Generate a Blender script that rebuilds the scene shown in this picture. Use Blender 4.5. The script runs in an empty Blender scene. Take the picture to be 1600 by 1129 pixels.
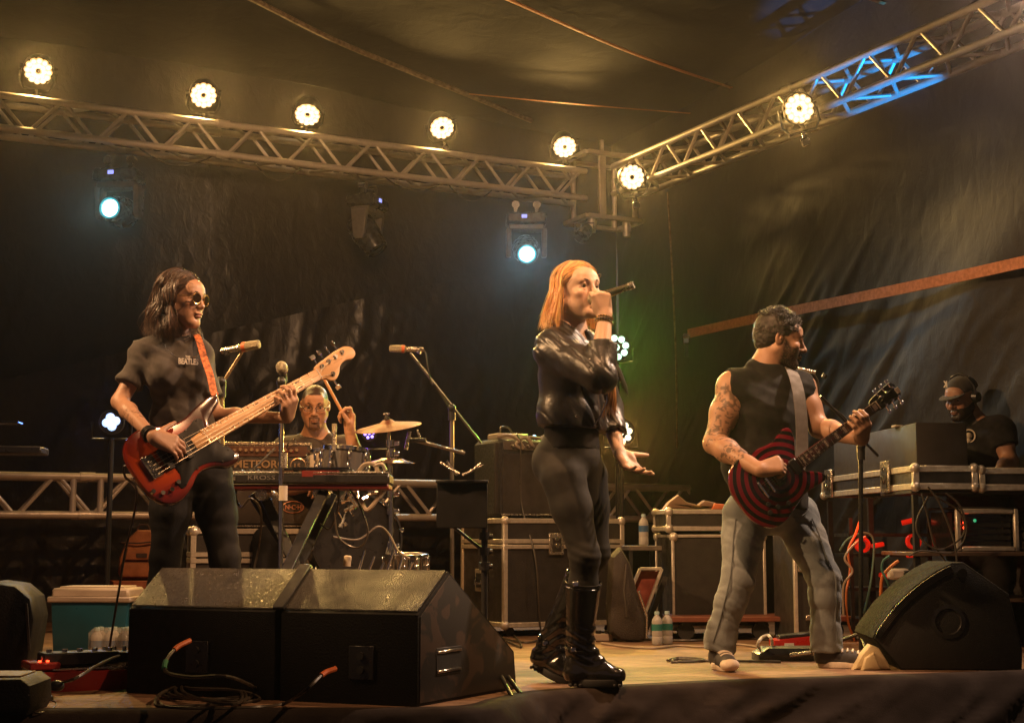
import bpy, math, random
import numpy as np
from mathutils import Vector, Matrix

random.seed(7)
R = math.radians
SC = bpy.context.scene
COL = SC.collection

# ------------------------------------------------------------------ camera
F = 2268.0                      # focal length in photograph pixels (1600 wide)
PITCH = math.atan(276 / F)
CAMZ = 0.60
cam_data = bpy.data.cameras.new('camera')
cam_data.sensor_width = 36.0
cam_data.lens = F * 36 / 1600
cam_data.clip_start = 0.05
cam_data.clip_end = 200
cam = bpy.data.objects.new('camera', cam_data)
COL.objects.link(cam)
cam.location = (0, 0, CAMZ)
cam.rotation_euler = (math.pi / 2 + PITCH, 0, 0)
SC.camera = cam

# ------------------------------------------------------------------ world, exposure
world = bpy.data.worlds.new('World')
SC.world = world
world.use_nodes = True
_bg = world.node_tree.nodes['Background']
_bg.inputs['Color'].default_value = (1.0, 0.64, 0.60, 1)      # dim reddish ambient fill, added to lift the dark tones
_bg.inputs['Strength'].default_value = 0.075
SC.render.engine = 'CYCLES'
SC.view_settings.view_transform = 'Standard'
SC.view_settings.look = 'None'
SC.view_settings.exposure = 0.0
SC.view_settings.gamma = 1.0
SC.cycles.use_denoising = True
try:
    SC.cycles.denoiser = 'OPENIMAGEDENOISE'
    SC.cycles.denoising_prefilter = 'ACCURATE'
except Exception:
    pass
SC.cycles.max_bounces = 5
SC.cycles.volume_bounces = 0
SC.cycles.transparent_max_bounces = 8
SC.cycles.sample_clamp_indirect = 3.0
SC.cycles.caustics_reflective = False
SC.cycles.caustics_refractive = False
SC.cycles.use_light_tree = True

# ------------------------------------------------------------------ placement from the photograph
def ray(u, v):
    a, b = (u - 800) / F, (564.5 - v) / F
    return Vector((a, math.cos(PITCH) - b * math.sin(PITCH), math.sin(PITCH) + b * math.cos(PITCH)))

def at(u, v, Y):
    d = ray(u, v)
    return Vector((0, 0, CAMZ)) + d * (Y / d.y)

def onfloor(u, v, z=0.0):
    d = ray(u, v)
    return Vector((0, 0, CAMZ)) + d * ((z - CAMZ) / d.z)

AZ = R(26.9)                                    # the stage is turned 26.9 degrees to the view
D2 = Vector((math.cos(AZ), math.sin(AZ), 0))    # along the back of the stage, to the right
D1 = Vector((math.sin(AZ), -math.cos(AZ), 0))   # from the back of the stage towards the audience
CORNER = Vector((0.95, 12.97, 0))

# ------------------------------------------------------------------ lights
LIGHTS = []
def spot(name, loc, target, power, color, angle=60, blend=0.6, radius=0.06):
    L = bpy.data.lights.new(name, 'SPOT')
    L.energy, L.color = power, color
    L.spot_size, L.spot_blend, L.shadow_soft_size = R(angle), blend, radius
    o = bpy.data.objects.new(name, L)
    COL.objects.link(o)
    o.location = loc
    o.rotation_euler = (Vector(target) - Vector(loc)).to_track_quat('-Z', 'Y').to_euler()
    LIGHTS.append(o)
    return o

AMBER = (1.0, 0.58, 0.22)
YELLOW = (1.0, 0.59, 0.17)
# lamps on the front truss, over the heads of the audience
FRONT = [((-4.4, 5.2, 4.1), (0.9, 6.9, 1.1), 1500, (1.0, 0.55, 0.24), 48),
         ((3.6, 5.1, 4.2), (-1.1, 6.2, 1.1), 800, (1.0, 0.55, 0.26), 38),
         ((0.3, 4.6, 4.5), (-0.3, 7.6, 0.6), 680, (1.0, 0.50, 0.22), 62),
         ((-0.6, 3.2, 4.2), (-0.6, 11.0, 3.8), 760, (1.0, 0.54, 0.26), 40),
         ((-1.9, 3.6, 4.2), (-1.05, 8.2, 1.2), 620, (1.0, 0.40, 0.10), 14)]
for k, (a, b, p, c, s) in enumerate(FRONT):
    spot('front_lamp_light', a, b, p, c, s)

# ------------------------------------------------------------------ materials
MATS = {}
def mat(name, col, rough=0.5, metal=0.0, var=0.15, vscale=12.0, bump=0.0, bscale=60.0, rvar=0.12,
        coat=0.0, spec=0.5, emit=None, estr=0.0, stretch=(1, 1, 1), attr=None, sheen=0.0, sample=False, dist=0.0):
    if name in MATS:
        return MATS[name]
    m = bpy.data.materials.new(name)
    m.use_nodes = True
    nt = m.node_tree
    N, L = nt.nodes, nt.links
    b = N['Principled BSDF']
    b.inputs['Roughness'].default_value = rough
    b.inputs['Metallic'].default_value = metal
    b.inputs['Specular IOR Level'].default_value = spec
    b.inputs['Coat Weight'].default_value = coat
    b.inputs['Sheen Weight'].default_value = sheen
    tc = N.new('ShaderNodeTexCoord')
    mp = N.new('ShaderNodeMapping'); mp.inputs['Scale'].default_value = stretch
    L.new(tc.outputs['Object'], mp.inputs['Vector'])
    nz = N.new('ShaderNodeTexNoise'); nz.inputs['Scale'].default_value = vscale
    nz.inputs['Detail'].default_value = 5; nz.inputs['Distortion'].default_value = dist
    L.new(mp.outputs['Vector'], nz.inputs['Vector'])
    hsv = N.new('ShaderNodeHueSaturation')
    mr = N.new('ShaderNodeMapRange')
    mr.inputs['From Min'].default_value = 0.3; mr.inputs['From Max'].default_value = 0.7
    mr.inputs['To Min'].default_value = 1 - var; mr.inputs['To Max'].default_value = 1 + var
    L.new(nz.outputs['Fac'], mr.inputs['Value']); L.new(mr.outputs['Result'], hsv.inputs['Value'])
    if attr:
        at_ = N.new('ShaderNodeAttribute'); at_.attribute_name = attr
        L.new(at_.outputs['Color'], hsv.inputs['Color'])
    else:
        hsv.inputs['Color'].default_value = (*col, 1)
    L.new(hsv.outputs['Color'], b.inputs['Base Color'])
    if rvar:
        m2 = N.new('ShaderNodeMapRange')
        m2.inputs['From Min'].default_value = 0.3; m2.inputs['From Max'].default_value = 0.7
        m2.inputs['To Min'].default_value = min(1, rough + rvar); m2.inputs['To Max'].default_value = max(0.03, rough - rvar)
        L.new(nz.outputs['Fac'], m2.inputs['Value']); L.new(m2.outputs['Result'], b.inputs['Roughness'])
    if bump:
        n2 = N.new('ShaderNodeTexNoise'); n2.inputs['Scale'].default_value = bscale; n2.inputs['Detail'].default_value = 4
        L.new(mp.outputs['Vector'], n2.inputs['Vector'])
        bp = N.new('ShaderNodeBump'); bp.inputs['Strength'].default_value = bump; bp.inputs['Distance'].default_value = 0.01
        L.new(n2.outputs['Fac'], bp.inputs['Height']); L.new(bp.outputs['Normal'], b.inputs['Normal'])
    if emit:
        b.inputs['Emission Color'].default_value = (*emit, 1)
        b.inputs['Emission Strength'].default_value = estr
        if not sample:
            m.cycles.emission_sampling = 'NONE'
    MATS[name] = m
    return m

ALU = mat('truss_aluminium', (0.74, 0.66, 0.55), 0.42, 0.5, 0.12, 9, 0.15, 90, 0.10)
BLACKMET = mat('black_powder_coat', (0.022, 0.021, 0.020), 0.42, 0.2, 0.3, 30, 0.1, 200)
CHROME = mat('chrome', (0.70, 0.68, 0.64), 0.16, 1.0, 0.05, 20, rvar=0.06)
EDGEALU = mat('case_edge_aluminium', (0.60, 0.55, 0.46), 0.40, 0.55, 0.18, 25, 0.25, 60)
CASEBLK = mat('case_laminate', (0.030, 0.026, 0.023), 0.45, 0, 0.35, 14, 0.2, 180)
RUBBER = mat('rubber', (0.018, 0.017, 0.016), 0.6, 0, 0.3, 20)
TOLEX = mat('amp_tolex', (0.026, 0.023, 0.021), 0.5, 0, 0.3, 60, 0.5, 400)
GRILL = mat('grille_cloth', (0.045, 0.036, 0.030), 0.8, 0, 0.35, 8, 0.6, 500, rvar=0.05)
PLASTIC = mat('black_plastic', (0.020, 0.019, 0.019), 0.35, 0, 0.25, 40)
GLASSBLK = mat('dark_glass', (0.010, 0.010, 0.011), 0.08, 0, 0.1, 30)
WHITE = mat('white_print', (0.72, 0.70, 0.66), 0.5, 0, 0.06, 30)
CABLE = mat('cable_rubber', (0.050, 0.040, 0.030), 0.38, 0, 0.2, 30)

# ------------------------------------------------------------------ numpy value noise
_rs = np.random.RandomState(3)
_PERM = _rs.rand(64, 64, 64).astype(np.float32)
def vnoise(X, Y, Z):
    X, Y, Z = np.broadcast_arrays(X, Y, Z)
    xi, yi, zi = np.floor(X).astype(np.int64), np.floor(Y).astype(np.int64), np.floor(Z).astype(np.int64)
    fx, fy, fz = X - xi, Y - yi, Z - zi
    fx, fy, fz = fx*fx*(3-2*fx), fy*fy*(3-2*fy), fz*fz*(3-2*fz)
    def g(a, b, c):
        return _PERM[(xi + a) & 63, (yi + b) & 63, (zi + c) & 63]
    x0 = (g(0,0,0)*(1-fx)+g(1,0,0)*fx)*(1-fy) + (g(0,1,0)*(1-fx)+g(1,1,0)*fx)*fy
    x1 = (g(0,0,1)*(1-fx)+g(1,0,1)*fx)*(1-fy) + (g(0,1,1)*(1-fx)+g(1,1,1)*fx)*fy
    return (x0*(1-fz) + x1*fz) * 2 - 1
def fbm(X, Y, Z, o=3):
    s, a = 0, 1.0
    for k in range(o):
        s = s + a * vnoise(X * 2**k + 17*k, Y * 2**k + 5*k, Z * 2**k + 9*k); a *= 0.5
    return s

# ------------------------------------------------------------------ objects
def tag(o, label=None, cat=None, group=None, kind=None):
    if label: o['label'] = label
    if cat: o['category'] = cat
    if group: o['group'] = group
    if kind: o['kind'] = kind
    return o

def thing(name, label, cat, loc=(0, 0, 0), rz=0.0, group=None):
    o = bpy.data.objects.new(name, None)
    COL.objects.link(o)
    o.location = loc
    o.rotation_euler = (0, 0, rz)
    o.empty_display_size = 0.1
    return tag(o, label, cat, group)

def root_of(o):
    while o.parent: o = o.parent
    return o

def copy_tree(o, parent=None, loc=None, rot=None, label=None):
    c = o.copy(); COL.objects.link(c); c.parent = parent
    if loc is not None: c.location = loc
    if rot is not None: c.rotation_euler = rot
    if label: c['label'] = label
    for ch in list(o.children):
        copy_tree(ch, c)
    return c

def perp(d):
    d = Vector(d).normalized()
    a = d.cross(Vector((0, 0, 1)))
    if a.length < 1e-3: a = Vector((1, 0, 0))
    a.normalize()
    return a, d.cross(a).normalized()

def smooth_path(pts, n=6, closed=False):
    P = [Vector(p) for p in pts]
    if len(P) < 3: return P
    out = []
    m = len(P)
    rng = range(m if closed else m - 1)
    for i in rng:
        p1, p2 = P[i], P[(i + 1) % m]
        p0 = P[i - 1] if (i > 0 or closed) else p1 * 2 - p2
        p3 = P[(i + 2) % m] if (i + 2 < m or closed) else p2 * 2 - p1
        for k in range(n):
            t = k / n
            out.append(0.5 * ((2*p1) + (p2-p0)*t + (2*p0-5*p1+4*p2-p3)*t*t + (3*p1-p0-3*p2+p3)*t**3))
    if not closed: out.append(P[-1])
    return out

class MB:
    """collects shapes and links them as ONE mesh object"""
    def __init__(s):
        s.v, s.f, s.m = [], [], []
    def _add(s, vs, fs, m=0):
        b = len(s.v)
        s.v += [Vector(p) for p in vs]
        s.f += [tuple(i + b for i in f) for f in fs]
        s.m += [m] * len(fs)
        return s
    def box(s, c, size, rot=None, bev=0.0, m=0):
        c = Vector(c); hx, hy, hz = [q / 2 for q in size]
        bev = min(bev, hx * .45, hy * .45, hz * .45)
        h = (hx, hy, hz)
        if bev <= 1e-6:
            vs = [Vector((x*hx, y*hy, z*hz)) for x in (-1, 1) for y in (-1, 1) for z in (-1, 1)]
            fs = [(0,1,3,2), (4,6,7,5), (0,4,5,1), (2,3,7,6), (0,2,6,4), (1,5,7,3)]
        else:
            vs, idx = [], {}
            for x in (-1, 1):
                for y in (-1, 1):
                    for z in (-1, 1):
                        for ax in range(3):
                            q = [x*hx, y*hy, z*hz]
                            for k in range(3):
                                if k != ax: q[k] -= (x, y, z)[k] * bev
                            idx[(x, y, z, ax)] = len(vs); vs.append(Vector(q))
            fs = []
            def face(keys):
                ids = [idx[k] for k in keys]
                P = [vs[i] for i in ids]
                n = (P[1]-P[0]).cross(P[2]-P[0]); cc = sum(P, Vector()) / len(P)
                fs.append(tuple(ids) if n.dot(cc) > 0 else tuple(ids[::-1]))
            for ax in range(3):
                o1, o2 = (ax + 1) % 3, (ax + 2) % 3
                for sg in (-1, 1):
                    ks = []
                    for a, b in ((-1,-1), (1,-1), (1,1), (-1,1)):
                        t = [0, 0, 0]; t[ax] = sg; t[o1] = a; t[o2] = b
                        ks.append((*t, ax))
                    face(ks)
                for a in (-1, 1):
                    for b in (-1, 1):
                        t1 = [0,0,0]; t1[ax] = -1; t1[o1] = a; t1[o2] = b
                        t2 = list(t1); t2[ax] = 1
                        face([(*t1, o1), (*t2, o1), (*t2, o2), (*t1, o2)])
            for x in (-1, 1):
                for y in (-1, 1):
                    for z in (-1, 1):
                        face([(x, y, z, 0), (x, y, z, 1), (x, y, z, 2)])
        if rot is not None:
            vs = [rot @ p for p in vs]
        return s._add([p + c for p in vs], fs, m)
    def bar(s, a, b, w, d, m=0, bev=0.0, up=None):
        a, b = Vector(a), Vector(b); z = (b - a); L = z.length; z.normalize()
        if up is None: x, y = perp(z)
        else:
            y = Vector(up).normalized(); x = y.cross(z).normalized(); y = z.cross(x)
        rot = Matrix((x, y, z)).transposed()
        return s.box((a + b) / 2, (w, d, L), rot, bev, m)
    def cyl(s, a, b, r0, r1=None, n=12, m=0, caps=True):
        return s.tube([a, b], [r0, r0 if r1 is None else r1], n, m, caps)
    def tube(s, pts, r, n=8, m=0, caps=True, closed=False, flat=1.0, up=None):
        P = [Vector(p) for p in pts]
        k = len(P)
        rr = list(r) if hasattr(r, '__len__') else [r] * k
        vs, fs = [], []
        prev = None
        for i, p in enumerate(P):
            t = (P[(i+1) % k] - P[i-1]) if closed else (P[min(i+1, k-1)] - P[max(i-1, 0)])
            if t.length < 1e-9: t = Vector((0, 0, 1))
            t.normalize()
            if prev is None:
                if up is not None:
                    y = (Vector(up) - t * t.dot(Vector(up))).normalized(); x = y.cross(t)
                else: x, y = perp(t)
            else:
                x = (prev - t * prev.dot(t))
                x = x.normalized() if x.length > 1e-6 else perp(t)[0]
                y = t.cross(x)
            prev = x
            for j in range(n):
                an = 2 * math.pi * j / n
                vs.append(p + (x * math.cos(an) + y * math.sin(an) * flat) * rr[i])
        seg = k if closed else k - 1
        for i in range(seg):
            for j in range(n):
                a0, a1 = i*n + j, i*n + (j+1) % n
                b0, b1 = ((i+1) % k)*n + j, ((i+1) % k)*n + (j+1) % n
                fs.append((a0, a1, b1, b0))
        if caps and not closed:
            fs.append(tuple(range(n))[::-1]); fs.append(tuple((k-1)*n + j for j in range(n)))
        return s._add(vs, fs, m)
    def lathe(s, prof, o=(0, 0, 0), axis=(0, 0, 1), n=20, m=0, closed=False, sx=1.0):
        o = Vector(o); z = Vector(axis).normalized(); x, y = perp(z)
        vs, fs = [], []
        for (r, h) in prof:
            for j in range(n):
                an = 2 * math.pi * j / n
                vs.append(o + z*h + (x*math.cos(an)*sx + y*math.sin(an)) * max(r, 1e-5))
        k = len(prof)
        for i in range(k - (0 if closed else 1)):
            for j in range(n):
                i2 = (i+1) % k
                fs.append((i*n + j, i2*n + j, i2*n + (j+1) % n, i*n + (j+1) % n)[::-1])
        return s._add(vs, fs, m)
    def prism(s, outline, o, ux, uy, uz, depth, bev=0.0, m=0, m_side=None):
        """outline in (ux,uy); from o to o + uz*depth; bevelled rims"""
        o, ux, uy, uz = Vector(o), Vector(ux), Vector(uy), Vector(uz)
        n = len(outline)
        ar = sum(outline[i][0]*outline[(i+1) % n][1] - outline[(i+1) % n][0]*outline[i][1] for i in range(n))
        if ar < 0: outline = outline[::-1]
        def inset(d):
            out = []
            for i in range(n):
                a, b, c = [np.array(outline[j % n], float) for j in (i-1, i, i+1)]
                e1, e2 = b - a, c - b
                n1 = np.array((-e1[1], e1[0])) / (np.linalg.norm(e1) + 1e-9)
                n2 = np.array((-e2[1], e2[0])) / (np.linalg.norm(e2) + 1e-9)
                q = n1 + n2; q = q / max(0.35, 1 + float(n1 @ n2))
                out.append(b + q * d)
            return out
        rings = [(bev, 0), (bev*.3, bev*.3), (0, bev), (0, depth-bev), (bev*.3, depth-bev*.3), (bev, depth)] if bev > 0 else [(0, 0), (0, depth)]
        vs = []
        for ins, h in rings:
            for p in (inset(ins) if ins else outline):
                vs.append(o + ux*float(p[0]) + uy*float(p[1]) + uz*h)
        fs = []
        flip = ux.cross(uy).dot(uz) < 0
        K = len(rings)
        for i in range(K-1):
            for j in range(n):
                q = (i*n + j, i*n + (j+1) % n, (i+1)*n + (j+1) % n, (i+1)*n + j)
                fs.append(q[::-1] if flip else q)
        b0, b1 = tuple(range(n)), tuple((K-1)*n + j for j in range(n))
        mm = []
        base = len(s.v)
        s._add(vs, fs, m if m_side is None else m_side)
        s.f.append(tuple(base+i for i in (b0 if flip else b0[::-1]))); s.m.append(m)
        s.f.append(tuple(base+i for i in (b1[::-1] if flip else b1))); s.m.append(m)
        return s
    def ball(s, c, r, n=10, m=0, rot=None):
        c = Vector(c); rx, ry, rz = (r, r, r) if not hasattr(r, '__len__') else r
        vs, fs = [], []
        k = max(4, n // 2 + 1)
        for i in range(k + 1):
            th = math.pi * i / k
            for j in range(n):
                ph = 2 * math.pi * j / n
                q = Vector((rx*math.sin(th)*math.cos(ph), ry*math.sin(th)*math.sin(ph), rz*math.cos(th)))
                if rot is not None: q = rot @ q
                vs.append(c + q)
        for i in range(k):
            for j in range(n):
                fs.append((i*n + j, (i+1)*n + j, (i+1)*n + (j+1) % n, i*n + (j+1) % n))
        return s._add(vs, fs, m)
    def build(s, name, mats, parent=None, local=True, smooth=True, ang=38, kind=None, label=None):
        """local: the vertices are in the frame of the top-level thing; else in world space"""
        me = bpy.data.meshes.new(name)
        vs = s.v
        if parent is not None and not local:
            r = root_of(parent)
            mi = (Matrix.Translation(r.location) @ r.rotation_euler.to_matrix().to_4x4()).inverted()
            vs = [mi @ p for p in vs]
        me.from_pydata([tuple(p) for p in vs], [], s.f)
        for q in (mats if isinstance(mats, (list, tuple)) else [mats]):
            me.materials.append(q)
        if len(me.materials) > 1:
            me.polygons.foreach_set('material_index', s.m)
        if smooth:
            me.polygons.foreach_set('use_smooth', [True] * len(me.polygons))
            me.set_sharp_from_angle(angle=R(ang))
        me.update()
        o = bpy.data.objects.new(name, me)
        COL.objects.link(o)
        if parent is not None: o.parent = parent
        if kind: o['kind'] = kind
        if label: o['label'] = label
        return o

def share(o, parent, loc=(0, 0, 0), rot=(0, 0, 0), scale=None):
    """another object on the same mesh"""
    c = bpy.data.objects.new(o.name, o.data); COL.objects.link(c)
    c.parent = parent; c.location = loc; c.rotation_euler = rot
    if scale: c.scale = scale
    return c

def np_mesh(name, V, Fq, mats, parent=None, col=None, smooth=True):
    me = bpy.data.meshes.new(name)
    nv, nf = len(V), len(Fq)
    me.vertices.add(nv); me.vertices.foreach_set('co', np.asarray(V, np.float32).ravel())
    k = Fq.shape[1]
    me.loops.add(nf*k); me.loops.foreach_set('vertex_index', np.asarray(Fq, np.int32).ravel())
    me.polygons.add(nf); me.polygons.foreach_set('loop_start', np.arange(0, nf*k, k, dtype=np.int32))
    me.update(calc_edges=True); me.validate()
    for q in (mats if isinstance(mats, (list, tuple)) else [mats]):
        me.materials.append(q)
    if smooth: me.polygons.foreach_set('use_smooth', np.ones(len(me.polygons), bool))
    if col is not None:
        a = me.color_attributes.new('Col', 'FLOAT_COLOR', 'POINT')
        c4 = np.ones((nv, 4), np.float32); c4[:, :3] = col
        a.data.foreach_set('color', c4.ravel())
    o = bpy.data.objects.new(name, me); COL.objects.link(o)
    if parent is not None: o.parent = parent
    return o

def grid_mesh(name, P, mats, parent=None, col=None):
    """P: (n, m, 3) array of points"""
    n, m = P.shape[:2]
    i, j = np.meshgrid(np.arange(n-1), np.arange(m-1), indexing='ij')
    a = (i*m + j).ravel()
    return np_mesh(name, P.reshape(-1, 3), np.stack([a, a+m, a+m+1, a+1], 1), mats, parent, col)

_FONT = None
def text_mesh(name, txt, size, mat_, parent, origin, ux, uy, depth=0.002, squeeze=1.0, bold=0.0, align='LEFT'):
    """flat print or cut-out letters; origin/ux/uy in the parent's frame"""
    cu = bpy.data.curves.new('letters', 'FONT')
    cu.body = txt; cu.size = size; cu.extrude = depth; cu.offset = bold; cu.align_x = align
    cu.resolution_u = 3
    t = bpy.data.objects.new('letters', cu); COL.objects.link(t)
    dg = bpy.context.evaluated_depsgraph_get()
    me = bpy.data.meshes.new_from_object(t.evaluated_get(dg))
    bpy.data.objects.remove(t); bpy.data.curves.remove(cu)
    ux, uy = Vector(ux).normalized(), Vector(uy).normalized(); uz = ux.cross(uy)
    M = Matrix((ux * squeeze, uy, uz)).transposed().to_4x4(); M.translation = Vector(origin)
    me.transform(M)
    me.materials.clear(); me.materials.append(mat_)
    me.name = name
    o = bpy.data.objects.new(name, me); COL.objects.link(o); o.parent = parent
    return o
# ================================================================== the tent and the stage
# --- tarpaulin material
def tarp_material(name, col, rough, stretch, bs=0.24):
    m = bpy.data.materials.new(name); m.use_nodes = True
    N, L = m.node_tree.nodes, m.node_tree.links
    b = N['Principled BSDF']; b.inputs['Specular IOR Level'].default_value = 0.55
    tc = N.new('ShaderNodeTexCoord'); mp = N.new('ShaderNodeMapping'); mp.inputs['Scale'].default_value = stretch
    L.new(tc.outputs['Object'], mp.inputs['Vector'])
    n1 = N.new('ShaderNodeTexNoise'); n1.inputs['Scale'].default_value = 1.4; n1.inputs['Detail'].default_value = 7; n1.inputs['Distortion'].default_value = 0.6
    L.new(mp.outputs['Vector'], n1.inputs['Vector'])
    n2 = N.new('ShaderNodeTexNoise'); n2.inputs['Scale'].default_value = 9; n2.inputs['Detail'].default_value = 6; n2.inputs['Roughness'].default_value = 0.62
    n2.inputs['Distortion'].default_value = 0.8
    L.new(mp.outputs['Vector'], n2.inputs['Vector'])
    n3 = N.new('ShaderNodeTexVoronoi'); n3.feature = 'DISTANCE_TO_EDGE'; n3.inputs['Scale'].default_value = 5.5
    L.new(mp.outputs['Vector'], n3.inputs['Vector'])
    r = N.new('ShaderNodeMapRange'); r.inputs['To Min'].default_value = rough + .12; r.inputs['To Max'].default_value = rough - .10
    L.new(n1.outputs['Fac'], r.inputs['Value']); L.new(r.outputs['Result'], b.inputs['Roughness'])
    mx = N.new('ShaderNodeMix'); mx.data_type = 'RGBA'
    mx.inputs[6].default_value = (*[c * .6 for c in col], 1); mx.inputs[7].default_value = (*[c * 1.5 for c in col], 1)
    L.new(n2.outputs['Fac'], mx.inputs[0]); L.new(mx.outputs[2], b.inputs['Base Color'])
    b1 = N.new('ShaderNodeBump'); b1.inputs['Strength'].default_value = bs; b1.inputs['Distance'].default_value = 0.03
    L.new(n2.outputs['Fac'], b1.inputs['Height'])
    b2 = N.new('ShaderNodeBump'); b2.inputs['Strength'].default_value = 0.25; b2.inputs['Distance'].default_value = 0.02
    L.new(n3.outputs['Distance'], b2.inputs['Height']); L.new(b1.outputs['Normal'], b2.inputs['Normal'])
    L.new(b2.outputs['Normal'], b.inputs['Normal'])
    return m
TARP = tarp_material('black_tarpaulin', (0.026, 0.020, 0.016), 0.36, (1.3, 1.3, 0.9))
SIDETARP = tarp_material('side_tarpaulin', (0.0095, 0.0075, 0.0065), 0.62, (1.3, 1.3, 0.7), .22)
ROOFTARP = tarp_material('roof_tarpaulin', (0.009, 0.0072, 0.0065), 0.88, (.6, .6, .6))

def ceil_z(x, y):
    d1 = (Vector((x, y, 0)) - CORNER).dot(D1)
    d2 = -(Vector((x, y, 0)) - CORNER).dot(D2)
    return 4.12 + 0.07 * min(max(d1, 0), 5) + 0.05 * min(max(d2, 0), 4)

def tarp_wall(name, length, along, normal, s0=0.0, z0=-0.05, z1=4.75, n=420, m=170, slant=0.0, seed=0.0, amp=1.0):
    s = np.linspace(s0, length, n)[:, None]; z = np.linspace(z0, z1, m)[None, :]
    S, Z = np.broadcast_arrays(s, z)
    w = S + slant * (Z - 2)                         # folds may lean
    off = 0.055 * fbm(w * 0.9 + seed, Z * 0.45, seed, 2)
    def crease(fr, zf, sd, sharp):
        q_ = fbm(w * fr + sd, Z * zf + sd * 1.7, sd, 2)
        return np.clip(1 - np.abs(q_) * sharp, 0, 1) ** 2
    g1 = np.clip(fbm(S * .7 + 7 + seed, Z * .8, 2.2, 2) * 1.6 + .35, 0, 1)
    g2 = np.clip(fbm(S * 1.1 + 2 + seed, Z * 1.2, 6.2, 2) * 1.8 + .15, 0, 1)
    low = np.clip((3.2 - Z) / 1.6, .25, 1)
    off = off + amp * low * (0.040 * g1 * crease(3.0, .75, seed + 1.3, 3.0) + 0.013 * g2 * crease(8.0, 1.5, seed + 4.1, 2.6) + .003 * crease(17, 4.0, seed + 2.2, 2.2))
    base = np.array(CORNER)[None, None, :] + np.array(along)[None, None, :] * S[..., None]
    P = base + np.array(normal)[None, None, :] * off[..., None]
    P[..., 2] = Z
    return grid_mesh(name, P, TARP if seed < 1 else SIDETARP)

tag(tarp_wall('wall', 16.0, -D2, D1, slant=0.12, seed=0.3), 'black tarpaulin back wall of the stage tent', kind='structure')
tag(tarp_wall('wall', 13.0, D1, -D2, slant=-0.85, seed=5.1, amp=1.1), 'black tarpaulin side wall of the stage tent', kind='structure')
# an extra tarpaulin sheet laced over the lower half of the back wall, its upper hem rising to the right
def lower_sheet():
    t = np.linspace(0, 1, 260)[:, None]; q = np.linspace(0, 1, 90)[None, :]
    a, b = 0.4, 9.5
    S = b + (a - b) * t                       # left to right
    top = np.interp(t, [0, .18, .42, .80, 1.0], [2.30, 2.05, 1.62, 2.62, 3.05])
    Z = top * (1 - q) + 0.0 * q
    S, Z = np.broadcast_arrays(S, Z)
    w = S + 0.28 * (Z - 2)
    cz = lambda fr, zf, sd, sh: np.clip(1 - np.abs(fbm(w * fr + sd, Z * zf + sd, sd, 2)) * sh, 0, 1) ** 2
    g1 = np.clip(fbm(S * .9 + 3, Z * 1.0, 4.2, 2) * 1.8 + .3, 0, 1)
    off = 0.19 + 0.045 * fbm(w * 1.3 + 2, Z * 0.5, 1.1, 2) + .030 * g1 * cz(3.6, .9, 3.1, 2.8) + .020 * cz(8.0, 1.8, 1.9, 2.5) + .004 * cz(18, 4.0, 5.5, 2.2)
    P = np.array(CORNER)[None, None] - np.array(D2)[None, None] * S[..., None] + np.array(D1)[None, None] * off[..., None]
    P[..., 2] = Z
    return grid_mesh('tarpaulin_sheet', P, TARP)
tag(lower_sheet(), 'dark creased tarpaulin sheet with a slanting hem hung low across the back wall', 'tarpaulin')

def ceiling():
    n, m = 160, 160
    a = np.linspace(-0.3, 16, n)[:, None]; b = np.linspace(-0.3, 15, m)[None, :]
    A, B = np.broadcast_arrays(a, b)
    P = np.array(CORNER)[None, None] - np.array(D2)[None, None] * A[..., None] + np.array(D1)[None, None] * B[..., None]
    Z = 4.12 + 0.07 * np.clip(B, 0, 5) + 0.05 * np.clip(A, 0, 4)
    Z = Z + 0.04 * fbm(A * .8, B * .5, 3.3, 3) + .03 * (np.sin(A * 2.1 + B * .3) * .5)
    P = P.copy(); P[..., 2] = Z + 0.03
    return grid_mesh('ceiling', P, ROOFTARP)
tag(ceiling(), 'dark tarpaulin roof of the stage tent', kind='structure')

def onceil(u, v, drop=0.06):
    d = ray(u, v); z = 4.2
    for _ in range(12):
        p = Vector((0, 0, CAMZ)) + d * ((z - CAMZ) / d.z)
        z = ceil_z(p.x, p.y) - drop
    return p

# roof seams and webbing straps
def strap(name, pts, w, m, label, cat, flat=0.18):
    t = MB(); t.tube(smooth_path(pts, 8), w, 6, flat=flat, up=(0, 0, 1))
    o = t.build(name, m); return tag(o, label, cat)
ROPE = mat('weathered_rope', (0.17, 0.11, 0.07), 0.8, 0, 0.4, 30, 0.5, 90)
WEB = mat('orange_webbing', (0.50, 0.17, 0.055), 0.7, 0, 0.2, 40, 0.3, 200)
strap('rope', [onceil(300, -45), onceil(400, 2), onceil(520, 62), onceil(640, 112), onceil(735, 150), onceil(830, 189)], 0.020, ROPE,
      'long weathered rope seam running under the tent roof towards the corner', 'rope', 1)
strap('webbing_strap', [onceil(733, 147, .08), onceil(900, 163, .09), onceil(1100, 179, .06)], 0.016, WEB,
      'thin orange webbing strap that meets the long rope seam under the roof', 'strap')
strap('webbing_strap', [onceil(790, -2), onceil(990, 84), onceil(1185, 152)], 0.022, WEB,
      'orange webbing strap crossing the roof above the corner of the truss', 'strap')
strap('webbing_strap', [onceil(1352, -4), onceil(1450, 30)], 0.020, WEB,
      'short orange webbing strap at the roof above the right hand truss', 'strap')
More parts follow.
